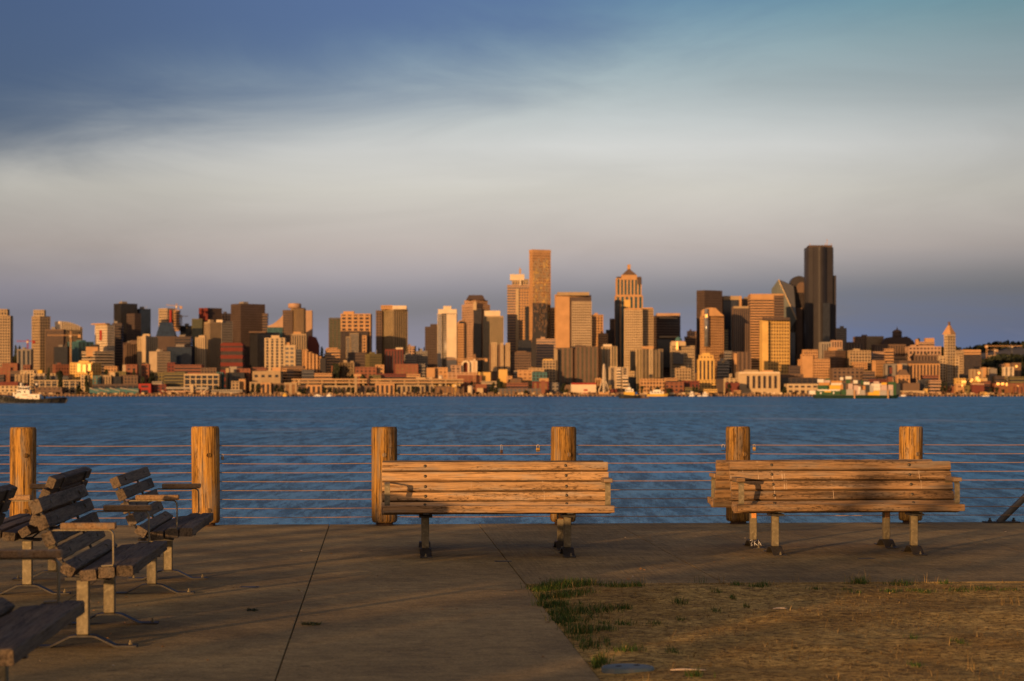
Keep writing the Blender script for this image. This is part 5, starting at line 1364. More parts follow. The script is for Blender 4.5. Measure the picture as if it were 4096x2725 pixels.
B('G', -20, 276, 522, 4060, 'fine', 'olive', 'olive gridded block below the ribbed hill hospital', 'office_block', glass='brown', roof=False, extra=[('front_block', 50, 232, 670, 850, 'fine', 'tan', 'brown', {'dD': -80}), ('low_front', -20, 192, 752, 920, 'bands', 'brown', 'brown', {'dD': -140})])
B('G', 1786, 1968, 748, 3900, 'solid', 'cream', 'white blank walled block with a grey right side on the right slope', 'apartment_block', roof=False, split=.6, th=45, extra=[('step', 1790, 1850, 745, 880, 'solid', 'orange', None, {'dD': -3})])
B('G', 1636, 1792, 770, 3800, 'apt', 'tan', 'small lit block left of the blank walled white one', 'apartment_block', glass='warm', roof=False)
B('G', 1912, 2142, 578, 4500, 'apt', 'tan', 'hillside apartments under the right hand cranes', 'apartment_block', glass='warm', roof=False, cw=6, extra=[('right_wing', 2140, 2330, 600, 690, 'apt', 'brown', 'brown', {'dD': 6})])
B('G', 2086, 2214, 738, 4050, 'apt', 'white', 'small white apartment house on the right slope', 'apartment_block', glass='dark', roof=False)
B('G', 2200, 2312, 682, 4120, 'apt', 'brown', 'brown balconied block at the right edge slope', 'apartment_block', glass='warm', roof=False)
B('G', 1436, 1562, 892, 3720, 'grid', 'gold', 'low golden building right at the foot of the white tower', 'warehouse', glass='warm', roof=False)
B('G', 1556, 1806, 902, 3740, 'bands', 'gold', 'long golden glinting roofline low on the right', 'warehouse', glass='warm', roof=False)
B('G', 1262, 1446, 1000, 3640, 'warehouse', 'brick', 'red brick warehouse under the white pointed tower', 'warehouse', roof=False)
B('G', 1438, 1548, 970, 3620, 'grid', 'orange', 'orange brick house with pale windows right of the red warehouse', 'brick_building', glass='warm', roof=False, cw=9, fh=9)
B('G', 1656, 1818, 968, 3600, 'solid', 'darkred', 'dark maroon box with a pale roof line on the right waterfront', 'warehouse', roof=False, extra=[('roof_edge', 1656, 1818, 962, 980, 'solid', 'pink', None, {'dD': -2})])
B('G', 1960, 2350, 960, 3640, 'apt', 'brick', 'long brick apartments with glowing windows at the right edge', 'apartment_block', glass='warm', roof=False, cw=8)
B('G', 636, 944, 956, 3640, 'solid', 'brown', 'long blank brown shed behind the ferry dock', 'warehouse', roof=False)
B('G', 936, 1088, 912, 3660, 'curtain', 'slate', 'dark slate box right of the blank brown shed', 'office_block', roof=False)
bd = B('G', 656, 1016, 1062, 3524, 'solid', 'cream', 'long low cream ferry dock canopy right of the barge', 'ferry_dock', 'dock', roof=False)
B('G', 1018, 1052, 1032, 3528, 'solid', 'gold', 'short golden pylon at the end of the ferry dock', 'pylon', roof=False)
B('G', 520, 580, 872, 3600, 'solid', 'brick', 'small square brick kiosk behind the barge', 'kiosk', roof=False)
bd = B('G', 640, 806, 850, 3660, 'warehouse', 'orange', 'orange gabled church like hall before the courthouse', 'hall', glass='dark', roof=False)
mb = MB(); mb.prism([(0, 0), (bd.wd, 0), (bd.wd * .72, 9), (bd.wd * .3, 9)], 0, bd.dp, lambda a, b_, d_: bd.T(a, d_, bd.zt + b_)); mb.build('gabled_roof', M['w_brown'], bd.e)

# added metal panes, each turned to mirror the sun towards the camera
m = bpy.data.materials.new('glint_metal'); m.use_nodes = True
n = nodes_of(m.node_tree)
p = n.add('ShaderNodeBsdfPrincipled', ins={'Base Color': (.50, .34, .16, 1), 'Metallic': 1.0, 'Roughness': .55})
n.add('ShaderNodeOutputMaterial', ins={0: p.outputs[0]}); M['glint_metal'] = m
half = (Vector((0, -1, 0)) - sd).normalized()
def pane(lab, pan, x, y, w_, h_, dD=-2.0):
    bd = [v_ for k_, v_ in BYLAB.items() if k_.startswith(lab)][0]
    D = bd.o[1] + dD
    X, z = toW(pan, x, y, D)
    mb = MB(); mb.box(-w_ / 2, w_ / 2, -.1, .1, -h_ / 2, h_ / 2)
    o = mb.build('glint_pane', M['glint_metal'], bd.e)
    o.location = (X - bd.o[0], dD, z - bd.o[2])
    v_ = Vector((X, D, z - CAMZ)).normalized()
    hv = (-v_ - sd).normalized()
    o.rotation_euler = (math.asin(-hv.z) * -1 * -1, 0, math.atan2(hv.x, -hv.y))
for t in [('long golden glinting', 'G', 1722, 895, 5, 6), ('long golden glinting', 'G', 1748, 918, 5, 5), ('long golden glinting', 'G', 1652, 918, 3, 5), ('long golden glinting', 'G', 1600, 935, 12, 3), ('low golden building', 'G', 1540, 940, 8, 4), ('long brick apartments', 'G', 2005, 968, 5, 4), ('long brick apartments', 'G', 2066, 968, 5, 4), ('long brick apartments', 'G', 2122, 975, 3, 5), ('long brick apartments', 'G', 2275, 1010, 3, 4), ('white blank walled', 'G', 1890, 895, 2.5, 4, -6), ('small lit block', 'G', 1748, 822, 4, 4), ('brown balconied block', 'G', 2255, 732, 4, 4), ('red brick warehouse', 'G', 1362, 1010, 2.5, 4), ('orange brick house', 'G', 1520, 990, 2.5, 4), ('hillside apartments', 'G', 2002, 590, 3.5, 5), ('cream gridded office', 'E', 806, 872, 4, 14, -5), ('grey office with strong', 'E', 1285, 1040, 4, 4), ('pink gridded tower', 'E', 1112, 560, 4.5, 6, -6), ('bright yellow lit hotel', 'A', 900, 1060, 6, 14, -8), ('bright yellow lit hotel', 'A', 960, 1070, 6, 14, -6), ('bright yellow lit hotel', 'A', 1020, 1055, 5, 12, -4), ('dark glass block with a small', 'B', 278, 600, 3, 3)]:
    pane(*t)
# ---------------------------------------------------------------- more of the waterfront (panels h, i, j, k, m: closer readings of the photograph)
USED = set()
def short(px):
    best = min(LANDMARKS, key=lambda t: abs(t[0] - px))[1]
    for cut in (' with ', ' behind ', ' left of', ' right of', ' below', ' before', ' under', ' in front', ' against', ' showing', ' standing', ' catching', ' peeking', ' glowing', ' attached', ' beside', ' on ', ' by ', ' at ', ' low ', ' of ', ' in ', ' low', ' joined', ' slotted', ' stepping', ' seen', ' surrounded', ' rising', ' structure', ' above', ' over', ','):
        if cut in best: best = best.split(cut)[0]
    best = {'faceted': 'faceted pale tower', 'black': 'tall black tower'}.get(best, best)
    return ' '.join(best.split()[:6])
def uniq(stem, px):
    """label that names the landmark above or beside it"""
    for rel in ('below the ', 'in front of the ', 'at the foot of the ', 'down the slope from the ', 'near the ', 'some way below the ', 'just under the '):
        lab = (stem + ' ' + rel + short(px))
        lab = ' '.join(lab.split()[:16])
        if lab not in USED:
            USED.add(lab); return lab
    k = 2
    words_ = ['another ', 'yet another ', 'one more ', 'an extra ']
    for w_ in words_:
        lab = ' '.join((w_ + stem + ' below the ' + short(px)).split()[:16])
        if lab not in USED:
            USED.add(lab); return lab
    return lab
CNAME = {'cream': 'cream', 'white': 'white', 'tan': 'tan', 'beige': 'beige', 'orange': 'orange lit', 'pink': 'pinkish', 'brick': 'red brick', 'darkred': 'dark red', 'brown': 'brown', 'darkbrown': 'dark brown', 'olive': 'olive', 'grey': 'grey', 'slate': 'slate grey', 'teal': 'teal', 'palegrey': 'pale grey', 'gold': 'golden', 'yellow': 'yellow', 'navy': 'dark blue', 'dark': 'black'}
def low(pan, x0, x1, yt, D, sty, wall, kind='low block', **kw):
    px = PAN[pan][0] + (x0 + x1) / 2 / PAN[pan][2]
    kw.setdefault('roof', False)
    nm = {'low block': 'low_building', 'shed': 'shed', 'warehouse': 'warehouse', 'house': 'house', 'storage tank': 'storage_tank'}[kind]
    return B(pan, x0, x1, yt, D, sty, wall, uniq('small ' + CNAME[wall] + ' ' + kind, px), nm, kind.split()[-1], group='low buildings along the far waterfront', **kw)
keep = list(LANDMARKS)
LOWS = [
 ('m', 360, 640, 105, 3600, 'apt', 'tan'), ('m', 490, 792, 10, 3660, 'grid', 'cream'), ('m', 890, 992, 6, 3650, 'solid', 'yellow'), ('m', 1040, 1610, 140, 3630, 'bands', 'slate'), ('m', 800, 1045, 82, 3640, 'apt', 'beige'), ('m', -60, 240, -60, 3680, 'warehouse', 'brick'), ('m', 60, 400, -160, 3740, 'warehouse', 'brick'), ('m', 240, 490, 20, 3670, 'bands', 'brown'), ('m', -60, 90, 110, 3640, 'bands', 'darkbrown'), ('m', 1040, 1300, 80, 3650, 'apt', 'tan'), ('m', 560, 700, -120, 3750, 'grid', 'brick'),
 ('h', 80, 175, 338, 3590, 'grid', 'cream'), ('h', 245, 342, 346, 3580, 'bigwin', 'teal'), ('h', 340, 482, 340, 3585, 'strips', 'tan'), ('h', 480, 616, 356, 3590, 'curtain', 'dark'), ('h', 615, 840, 340, 3595, 'grid', 'brown'), ('h', 690, 832, 195, 3680, 'warehouse', 'brick'), ('h', 900, 992, 190, 3700, 'warehouse', 'brick'), ('h', 1080, 1215, 305, 3610, 'grid', 'olive'), ('h', 1840, 2250, 535, 3535, 'bands', 'palegrey', 'shed'), ('h', 2110, 2210, 420, 3570, 'grid', 'tan'), ('h', 2030, 2075, 245, 3640, 'solid', 'tan'), ('h', 1910, 1990, 300, 3620, 'glass', 'teal'), ('h', 1250, 1340, 170, 3700, 'warehouse', 'darkred'), ('h', 1340, 1700, 200, 3680, 'bands', 'brick'), ('h', 1700, 1900, 240, 3670, 'grid', 'brown'), ('h', 2080, 2180, 225, 3670, 'solid', 'palegrey'), ('h', 2180, 2357, 250, 3665, 'warehouse', 'brick'), ('h', 1040, 1170, 425, 3560, 'bands', 'palegrey', 'shed'), ('h', 240, 860, 460, 3545, 'frame', 'darkbrown', 'shed'), ('h', 640, 700, 200, 3720, 'solid', 'beige'), ('h', 400, 560, 220, 3720, 'grid', 'orange'), ('h', 520, 680, 290, 3650, 'grid', 'olive'),
 ('i', 150, 275, 440, 3550, 'wide', 'orange'), ('i', 465, 625, 440, 3552, 'wide', 'tan'), ('i', 760, 960, 470, 3550, 'wide', 'orange'), ('i', 960, 1440, 478, 3556, 'wide', 'tan'), ('i', 1690, 1940, 455, 3548, 'wide', 'orange'), ('i', 1980, 2357, 470, 3550, 'wide', 'tan'), ('i', 1200, 1390, 170, 3700, 'grid', 'tan'), ('i', 1420, 1700, 230, 3690, 'warehouse', 'brick'), ('i', 1690, 1800, 200, 3700, 'warehouse', 'orange'), ('i', 1960, 2260, 190, 3690, 'warehouse', 'brick'), ('i', 1700, 2100, 320, 3640, 'bands', 'darkred'), ('i', 2110, 2290, 325, 3620, 'bands', 'orange'), ('i', 2240, 2357, 370, 3600, 'strips', 'cream'), ('i', 1600, 1760, 340, 3630, 'bands', 'olive'), ('i', 700, 860, 270, 3660, 'bands', 'slate'), ('i', 650, 910, 390, 3605, 'bands', 'cream', 'shed'), ('i', 940, 1020, 110, 3720, 'solid', 'dark'), ('i', 1100, 1200, 215, 3690, 'grid', 'brick'), ('i', 410, 720, 215, 3700, 'solid', 'brown'), ('i', 0, 160, 430, 3556, 'wide', 'tan'), ('i', 300, 470, 450, 3556, 'wide', 'brown'), ('i', 620, 770, 480, 3552, 'bands', 'brown'), ('i', 1440, 1700, 480, 3556, 'wide', 'brown'), ('i', 2260, 2357, 190, 3700, 'bands', 'grey'), ('i', 40, 220, 235, 3680, 'bands', 'brick'),
 ('j', 20, 132, 240, 3690, 'solid', 'orange'), ('j', 130, 300, 235, 3700, 'warehouse', 'orange'), ('j', 110, 425, 412, 3600, 'strips', 'gold'), ('j', 310, 700, 300, 3660, 'bigwin', 'pink'), ('j', 440, 760, 340, 3640, 'warehouse', 'brick'), ('j', 716, 884, 300, 3650, 'solid', 'gold'), ('j', 990, 1110, 262, 3640, 'solid', 'gold'), ('j', 1100, 1170, 350, 3630, 'warehouse', 'orange'), ('j', 1250, 1446, 268, 3660, 'warehouse', 'orange'), ('j', 1445, 1636, 300, 3650, 'bigwin', 'teal'), ('j', 1540, 1665, 382, 3600, 'solid', 'orange'), ('j', 1100, 1385, 445, 3580, 'bands', 'brick'), ('j', 1450, 1660, 425, 3570, 'wide', 'darkred'), ('j', 990, 1560, 520, 3530, 'bigwin', 'slate', 'shed'), ('j', 1650, 1806, 440, 3580, 'warehouse', 'grey'), ('j', 760, 960, 420, 3600, 'bands', 'beige'), ('j', 680, 830, 460, 3580, 'solid', 'brick'), ('j', 700, 782, 515, 3545, 'solid', 'cream', 'shed'), ('j', 140, 520, 490, 3560, 'wide', 'brown', 'shed'), ('j', 600, 704, 145, 3720, 'solid', 'white'), ('j', 350, 480, 205, 3710, 'bigwin', 'pink'), ('j', 0, 95, 370, 3610, 'strips', 'cream'), ('j', 0, 120, 470, 3560, 'wide', 'tan'), ('j', 1880, 1960, 470, 3560, 'solid', 'brown'), ('j', 1200, 1320, 280, 3690, 'bands', 'palegrey'), ('j', 1400, 1600, 240, 3700, 'warehouse', 'tan'), ('j', 2300, 2357, 380, 3600, 'strips', 'orange'), ('j', 1160, 1290, 385, 3620, 'warehouse', 'brown'),
 ('k', 330, 410, 430, 3560, 'solid', 'gold'), ('k', 150, 240, 310, 3600, 'solid', 'orange'), ('k', 1680, 1800, 340, 3650, 'bands', 'tan'), ('k', 1330, 1540, 310, 3680, 'bands', 'orange'), ('k', 2210, 2330, 330, 3660, 'solid', 'darkbrown'), ('k', 2000, 2220, 500, 3540, 'bands', 'gold', 'shed'), ('k', 690, 830, 290, 3700, 'curtain', 'dark'), ('k', 1680, 1900, 470, 3570, 'bands', 'olive'), ('k', 380, 520, 500, 3545, 'solid', 'darkred', 'shed'),
 ('F', 84, 140, 1370, 3535, 'bands', 'orange', 'shed'), ('F', 0, 120, 1262, 3620, 'bigwin', 'cream'), ('F', 10, 130, 1300, 3580, 'solid', 'darkred'), ('F', 490, 700, 1225, 3690, 'warehouse', 'brown'), ('F', 580, 690, 1150, 3780, 'fine', 'darkbrown'), ('F', 1240, 1344, 1200, 3650, 'bands', 'brown'),
 ('G', 270, 520, 905, 3640, 'bands', 'darkred'), ('G', 820, 900, 890, 3690, 'solid', 'darkbrown'), ('G', 985, 1200, 850, 3720, 'bands', 'brick'), ('G', 1086, 1230, 920, 3640, 'bands', 'pink'), ('G', 1300, 1500, 1095, 3530, 'bands', 'palegrey', 'shed'), ('G', 1550, 1660, 990, 3620, 'warehouse', 'olive'), ('G', 1800, 1900, 930, 3650, 'bands', 'brick'), ('G', 1900, 1990, 760, 3880, 'solid', 'grey'), ('G', 1970, 2090, 860, 3800, 'bands', 'darkbrown'), ('G', 2170, 2357, 870, 3760, 'bands', 'olive'), ('G', 2050, 2200, 700, 4200, 'apt', 'pink'), ('G', 1110, 1200, 1100, 3530, 'solid', 'brown', 'shed'), ('G', 1790, 1890, 1080, 3530, 'grid', 'gold', 'shed'), ('G', 2240, 2357, 1000, 3600, 'apt', 'brick'), ('G', 2110, 2160, 690, 4150, 'solid', 'orange'),
]
for t in LOWS:
    pan, x0, x1, yt, D, sty, wall = t[:7]
    kw = {}
    if sty in ('apt', 'wide', 'bigwin', 'strips', 'warehouse'): kw['glass'] = rnd.choice(['brown', 'dark', 'warm', 'brown'])
    L0 = len(LANDMARKS)
    low(pan, x0, x1, yt, D, sty, wall, *(t[7:8]), **kw)
    del LANDMARKS[L0:]
# a last thin scatter of small roofs so that the slope between them is built up
for k in range(64):
    px = rnd.uniform(20, 4080); D = rnd.uniform(3720, 4050)
    wall = rnd.choice(['brick', 'tan', 'orange', 'brown', 'beige', 'cream', 'darkred', 'olive', 'grey', 'pink', 'darkbrown'])
    wpx = rnd.uniform(26, 70)
    X = (px - CX) * D / F
    zt = gz(X, D) + rnd.uniform(9, 22)
    py = HOR - (zt - CAMZ) * F / D
    PAN['q'] = (0, 0, 1.0)
    L0 = len(LANDMARKS)
    low('q', px - wpx / 2, px + wpx / 2, py, D, rnd.choice(['warehouse', 'bands', 'grid', 'apt', 'solid']), wall, 'house' if wpx < 40 else 'low block', glass=rnd.choice(['brown', 'dark', 'warm']))
    del LANDMARKS[L0:]
# white drum tanks
for (pan, xc, yt, r_, D, lab) in [('j', 210, 342, 28, 3590, 'squat cream storage tank above the low golden building'), ('j', 610, 480, 34, 3540, 'white round tank on the shore beneath the orange crane')]:
    X, z = toW(pan, xc, yt, D); rr_ = r_ / PAN[pan][2] * D / F
    zb = gz(X, D) - 1
    e = empty('storage_tank', (X, D, zb)); tag(e, lab, 'tank')
    mb = MB(); mb.lathe([(rr_, 0), (rr_, z - zb - 1), (rr_ * .6, z - zb)], 24); mb.build('drum', M['w_white'], e)
    mb = MB(); mb.lathe([(rr_ * 1.02, z - zb - 1.6), (rr_ * 1.02, z - zb - .8)], 24); mb.build('rim', M['w_palegrey'], e)
# white arch
X0, z1 = toW('j', 490, 140, 3715); X1, z0 = toW('j', 600, 290, 3715); r0 = (X1 - X0) / 2
e = empty('arched_hall', ((X0 + X1) / 2, 3715, gz(0, 3715))); tag(e, 'small white arched hall front with a dark hollow beside a white tower', 'hall')
mb = MB(); n_ = 14
outer = [(-r0 * math.cos(math.pi * k / n_), r0 * math.sin(math.pi * k / n_)) for k in range(n_ + 1)]; inner = [(-r0 * .55 * math.cos(math.pi * k / n_), r0 * .55 * math.sin(math.pi * k / n_)) for k in range(n_ + 1)]
zc = z1 - r0 - gz(0, 3715)
for k in range(n_):
    mb.prism([outer[k], outer[k + 1], inner[k + 1], inner[k]], 0, 12, lambda a, b_, d_: (a, d_, zc + b_))
mb.box(-r0, -r0 * .55, 0, 12, 0, zc); mb.box(r0 * .55, r0, 0, 12, 0, zc)
mb.build('arch', M['w_white'], e)['kind'] = 'stuff'
mb = MB(); mb.box(-r0 * .6, r0 * .6, 8, 11, 0, zc + r0 * .5); mb.build('back_wall', M['w_darkred'], e)

# elevated highway
X0, zt = toW('i', 560, 408, 3572); X1, _ = toW('j', 520, 478, 3572)
z2 = toW('i', 0, 448, 3572)[1]
e = empty('elevated_highway', (X0, 3572, -1.2)); tag(e, 'long double deck elevated highway along the waterfront', 'highway')
for nm, z in (('upper_deck', zt), ('lower_deck', z2)):
    mb = MB(); mb.box(0, X1 - X0, 0, 16, z - .2, z + 1.6); o = mb.build(nm, M['w_tan'], e); o.location.z = 0
    mb = MB(); mb.box(0, X1 - X0, -.35, 0, z + 1.2, z + 2.4); mb.build('parapet', M['w_orange'], o)
x = 4
mbc = MB(); mbc.box(-1, 1, 0, 2, 0, zt + 1.2); mbc.box(-1, 1, 13, 15, 0, zt + 1.2); cme = mbc.mesh('pier_bent', M['w_tan']); fixn(cme)
while x < X1 - X0:
    inst('pier_bent', cme, e, (x, 1, 0)); x += 22
for o in e.children:
    if o.name.startswith(('upper', 'lower')): o.location.z = 1.2

# timber wharf along the shore with piles
e = empty('wharf', (0, SHORE, -1.2)); tag(e, 'long timber wharf edge on piles under the far city', 'wharf')
mb = MB(); mb.box(-960, 960, -9, 2, -1.0, .4); mb.build('wharf_deck', M['dock_timber'], e)
mb = MB(); x = -950
while x < 950:
    mb.box(x, x + 1.1, -8.6, -7.5, -3.6, .9 + rnd.random() * 1.2); x += rnd.uniform(3.5, 8)
mb.build('piles', M['w_orange'], e)['kind'] = 'stuff'
mb = MB()
for _ in range(420):
    x = rnd.uniform(-940, 940); w_ = rnd.uniform(1.5, 7); mb.box(x, x + w_, -6, -2, .4, .4 + rnd.uniform(1.2, 4.2))
mb.build('dockside_clutter', M['w_brown'], e)['kind'] = 'stuff'
mb = MB()
for _ in range(150):
    x = rnd.uniform(-940, 940); w_ = rnd.uniform(1.5, 6); mb.box(x, x + w_, -7, -3, .4, .4 + rnd.uniform(1.2, 3.2))
mb.build('parked_goods', M['w_cream'], e)['kind'] = 'stuff'

# ---------------------------------------------------------------- cranes
def lat(mb, a, b, s_, n_):
    """lattice boom between two points"""
    a, b = Vector(a), Vector(b); d = (b - a)
    up = Vector((0, 0, 1)) if abs(d.normalized().z) < .9 else Vector((1, 0, 0))
    sx = d.cross(up).normalized() * s_ / 2; sy = sx.cross(d).normalized() * s_ / 2
    cs = [sx + sy, sx - sy, -sx - sy, -sx + sy]
    for c_ in cs: mb.beam(a + c_, b + c_, s_ * .22)
    for k in range(n_):
        p, q = a + d * k / n_, a + d * (k + 1) / n_
        for i in range(4): mb.beam(p + cs[i], q + cs[(i + 1) % 4], s_ * .14)
def crane(pan, xm, ytop, ybot, jx0, jx1, yj, colr, D, lab, slope=0.0, s_=2.2):
    Xm, zt = toW(pan, xm, ytop, D); zb = max(gz(Xm, D) - 1, -1) if ybot is None else toW(pan, xm, ybot, D)[1]
    e = empty('tower_crane', (Xm, D, zb)); tag(e, lab, 'crane', 'tower cranes over the city')
    zj = toW(pan, xm, yj, D)[1] - zb
    A = toW(pan, jx0, yj, D)[0] - Xm; Bx = toW(pan, jx1, yj, D)[0] - Xm
    mb = MB(); lat(mb, (0, 0, 0), (0, 0, zt - zb), s_, max(4, int((zt - zb) / 3))); mb.build('mast', M['w_' + colr], e)['kind'] = 'stuff'
    mb = MB(); lat(mb, (A, 0, zj + slope * (A - 0) * -1), (Bx, 0, zj - slope * Bx), s_ * .8, max(6, int((Bx - A) / 3))); mb.build('jib', M['w_' + colr], e)['kind'] = 'stuff'
    sh_ = Bx if abs(Bx) < abs(A) else A
    mb = MB(); mb.box(sh_ - 2.2, sh_ + 2.2, -1.4, 1.4, zj - 4 - slope * sh_, zj + 1 - slope * sh_); mb.build('counterweight', M['w_' + colr], e)
    mb = MB(); mb.box(-1.6, 1.6, -3, -1, zj - 3, zj); mb.build('cab', M['w_white'], e)
crane('A', 316, 738, None, 190, 386, 756, 'scarlet', 3905, 'red tower crane left of the stepped tan tower')
crane('A', 806, 640, None, 540, 905, 688, 'orange', 3870, 'tall thin orange tower crane before the tower with curved crown')
crane('B', 160, 326, 640, 45, 212, 356, 'pink', 4245, 'pink tower crane on top of the unfinished cream tower', slope=.12)
crane('B', 215, 456, 590, 196, 292, 472, 'pink', 4290, 'short pink crane between the unfinished tower and olive tower')
crane('C', 1704, 905, None, 1388, 1838, 960, 'orange', 3630, 'orange tower crane low in front of the rounded white tower', s_=2.6)
crane('j', 410, 440, None, 385, 480, 470, 'gold', 3545, 'small golden dock crane at the water below the low golden building')
crane('G', 1852, 440, None, 1840, 2330, 455, 'orange', 4560, 'orange mast crane with long thin jib over the right hillside')
crane('G', 2192, 440, None, 2160, 2330, 458, 'slate', 4600, 'dark mast crane at the far right above the hillside apartments')
crane('G', 1962, 486, None, 1870, 1990, 508, 'pink', 4580, 'smallest pink crane between two taller right hand cranes')

# mast towers on the shore
X, z = toW('i', 1425, 325, 3540); e = empty('mast_tower', (X, 3540, -1.2)); tag(e, 'tall T shaped wooden mast standing on the left centre waterfront', 'mast')
mb = MB(); mb.box(-1.9, 1.9, -1.5, 1.5, 0, z + 1.2); mb.build('column', M['w_tan'], e)
x0, _ = toW('i', 1398, 325, 3540); x1, _ = toW('i', 1500, 325, 3540); mb = MB(); mb.box(x0 - X, x1 - X, -2, 2, z - 2.2, z + 1.2); mb.build('cross_arm', M['w_orange'], e)
X, z = toW('j', 1590, 400, 3528); e = empty('brick_pylon', (X, 3528, -1.2)); tag(e, 'square orange brick pylon rising behind the grey pier shed', 'pylon')
mb = MB(); mb.box(-3.2, 3.2, -3, 3, 0, z + 1.2); mb.build('shaft', M['w_brick'], e)
mb = MB(); mb.box(-3.8, 3.8, -3.6, 3.6, z, z + 2.2); mb.build('cap', M['w_orange'], e)
X, z = toW('h', 1577, 475, 3528); e = empty('dock_pylon', (X, 3528, -1.2)); tag(e, 'pale pylon standing on the pier before the white grid framed office', 'pylon')
mb = MB(); mb.box(-2.1, 2.1, -2, 2, 0, z + 1.2); mb.build('shaft', M['w_cream'], e); mb = MB(); mb.box(-2.7, 2.7, -2.6, 2.6, z + .8, z + 2); mb.build('cap', M['w_cream'], e)
# conveyor pier
X0, z0 = toW('h', 1225, 500, 3532); X1, z1 = toW('h', 1800, 488, 3532)
e = empty('conveyor_pier', (X0, 3532, -1.2)); tag(e, 'long pier building with pale roof and slanting white braces', 'pier')
mb = MB(); mb.box(0, X1 - X0, 0, 14, z0 - 2, z0 + 1.2); mb.build('roof', M['w_palegrey'], e)
mb = MB(); mb.box(2, X1 - X0 - 2, 2, 12, 0, z0 - 4); mb.build('wall', M['w_brown'], e)
mb = MB(); mb.box(0, X1 - X0, 0, 1.2, z0 - 7, z0 - 5); mb.build('gantry_rail', M['w_pink'], e)
for a_, b_ in ((1165, 1235), (1310, 1395), (1680, 1705), (1722, 1770)):
    xa, za = toW('h', a_, 545 if a_ < 1400 else 590, 3532); xb, zb_ = toW('h', b_, 590 if a_ < 1400 else 530, 3532)
    mb = MB(); mb.beam((xa - X0, -1, za + 1.2), (xb - X0, -1, zb_ + 1.2), 1.1); mb.build('brace', M['w_white'], e)

# ---------------------------------------------------------------- observation wheel, seen almost edge on
D = 3522
X, zh = toW('k', 285, 345, D); zt = toW('k', 285, 90, D)[1]; Rw = zt - zh
e = empty('observation_wheel', (X, D, -1.2), R(86)); tag(e, 'white observation wheel seen edge on between its slanting legs', 'observation wheel')
hz_ = zh + 1.2
for s_ in (-1, 1):
    mb = MB(); mb.tube([(Rw * math.cos(2 * math.pi * k / 48), s_ * 1.6, hz_ + Rw * math.sin(2 * math.pi * k / 48)) for k in range(49)], .5, 6); mb.build('rim', M['w_white'], e)
mb = MB()
for k in range(21):
    a = 2 * math.pi * k / 21; mb.beam((0, 0, hz_), (Rw * math.cos(a), (-1.6 if k % 2 else 1.6), hz_ + Rw * math.sin(a)), .35)
mb.build('spokes', M['w_white'], e)['kind'] = 'stuff'
gmb = MB(); gmb.lathe([(.3, 1.3), (1.1, .9), (1.25, 0), (1.1, -.9), (.3, -1.3)], 10); gm = gmb.mesh('gondola', M['w_white']); fixn(gm)
for k in range(42):
    a = 2 * math.pi * k / 42; inst('gondola', gm, e, ((Rw + 1.2) * math.cos(a), 0, hz_ + (Rw + 1.2) * math.sin(a)))
xl, _ = toW('k', 178, 592, D); xr, _ = toW('k', 385, 605, D)
for s_, xx in ((1, xl - X), (-1, xr - X)):
    for q in (-9, 9):
        mb = MB(); mb.tube([(q, -xx, 0), (0, s_ * 2.4, hz_)], .85, 8); mb.build('leg', M['w_white'], e)
mb = MB(); mb.tube([(0, -3.4, hz_), (0, 3.4, hz_)], 1.6, 14); mb.build('hub', M['w_white'], e)
mb = MB(); mb.box(-14, 14, -8, 8, 0, 4.2); mb.build('station', M['w_orange'], e)

# ---------------------------------------------------------------- boats
def hull(mb, L0, L1, hb, deck, keel, bow=1):
    """boat hull along x; deck = list of (x, z) sheer line, bow towards +x"""
    xs = [p[0] for p in deck]; n_ = len(deck)
    vs_ = []
    for (x_, z_) in deck:
        t = (x_ - L0) / (L1 - L0)
        k = min(1.0, max(.04, (1 - t) / .22) ** .6) * min(1, .75 + t)
        vs_ += [(x_, -hb * k, z_), (x_ - (.12 * (L1 - L0) * .35 if t > .9 else 0), -hb * .8 * k, keel), (x_ - (.12 * (L1 - L0) * .35 if t > .9 else 0), hb * .8 * k, keel), (x_, hb * k, z_)]
    fs_ = []
    for i in range(n_ - 1):
        for j in range(4):
            fs_.append((4 * i + j, 4 * i + (j + 1) % 4, 4 * i + 4 + (j + 1) % 4, 4 * i + 4 + j))
    fs_ += [(0, 1, 2, 3), (4 * n_ - 4, 4 * n_ - 1, 4 * n_ - 2, 4 * n_ - 3)]
    mb.add(vs_, fs_)
mat('hull_black', (.012, .011, .012), rough=.5, var=.3, scale=.6)
mat('hull_green', (.010, .035, .022), rough=.5, var=.25, scale=.4)
mat('boat_white', (.72, .66, .56), rough=.5, var=.08, scale=.5)
mat('rubber', (.018, .017, .016), rough=.9, var=.3)
mat('red_lamp', (.6, .02, .02), rough=.4, var=.05)
# large tug, px metres: 1 reading = .02266 m
D = 1196.0; q = D / F / 5.8925
def tx(x): return (x / 5.8925 - CX) * D / F
def tz(y): return CAMZ - (1480 + y / 5.8925 - HOR) * D / F
X0 = tx(700)
tug = empty('tugboat', (X0, D, WATER_Z)); tag(tug, 'large black hulled tugboat with white deckhouse cut off by the left edge', 'tugboat')
lx = lambda x: tx(x) - X0
lz = lambda y: tz(y) - WATER_Z
mb = MB(); hull(mb, lx(-330), lx(1600), 4.6, [(lx(x_), lz(y_)) for x_, y_ in [(-330, 590), (0, 596), (200, 612), (360, 650), (520, 678), (800, 686), (960, 688), (1200, 672), (1400, 655), (1510, 648), (1560, 652), (1585, 680), (1600, 705)]], -1.2); mb.build('hull', M['hull_black'], tug)
mb = MB(); hull(mb, lx(940), lx(1590), 4.5, [(lx(x_), lz(y_)) for x_, y_ in [(940, 684), (1200, 668), (1400, 651), (1510, 644), (1560, 650), (1575, 662)]], lz(690)); mb.build('bulwark', M['hull_black'], tug)
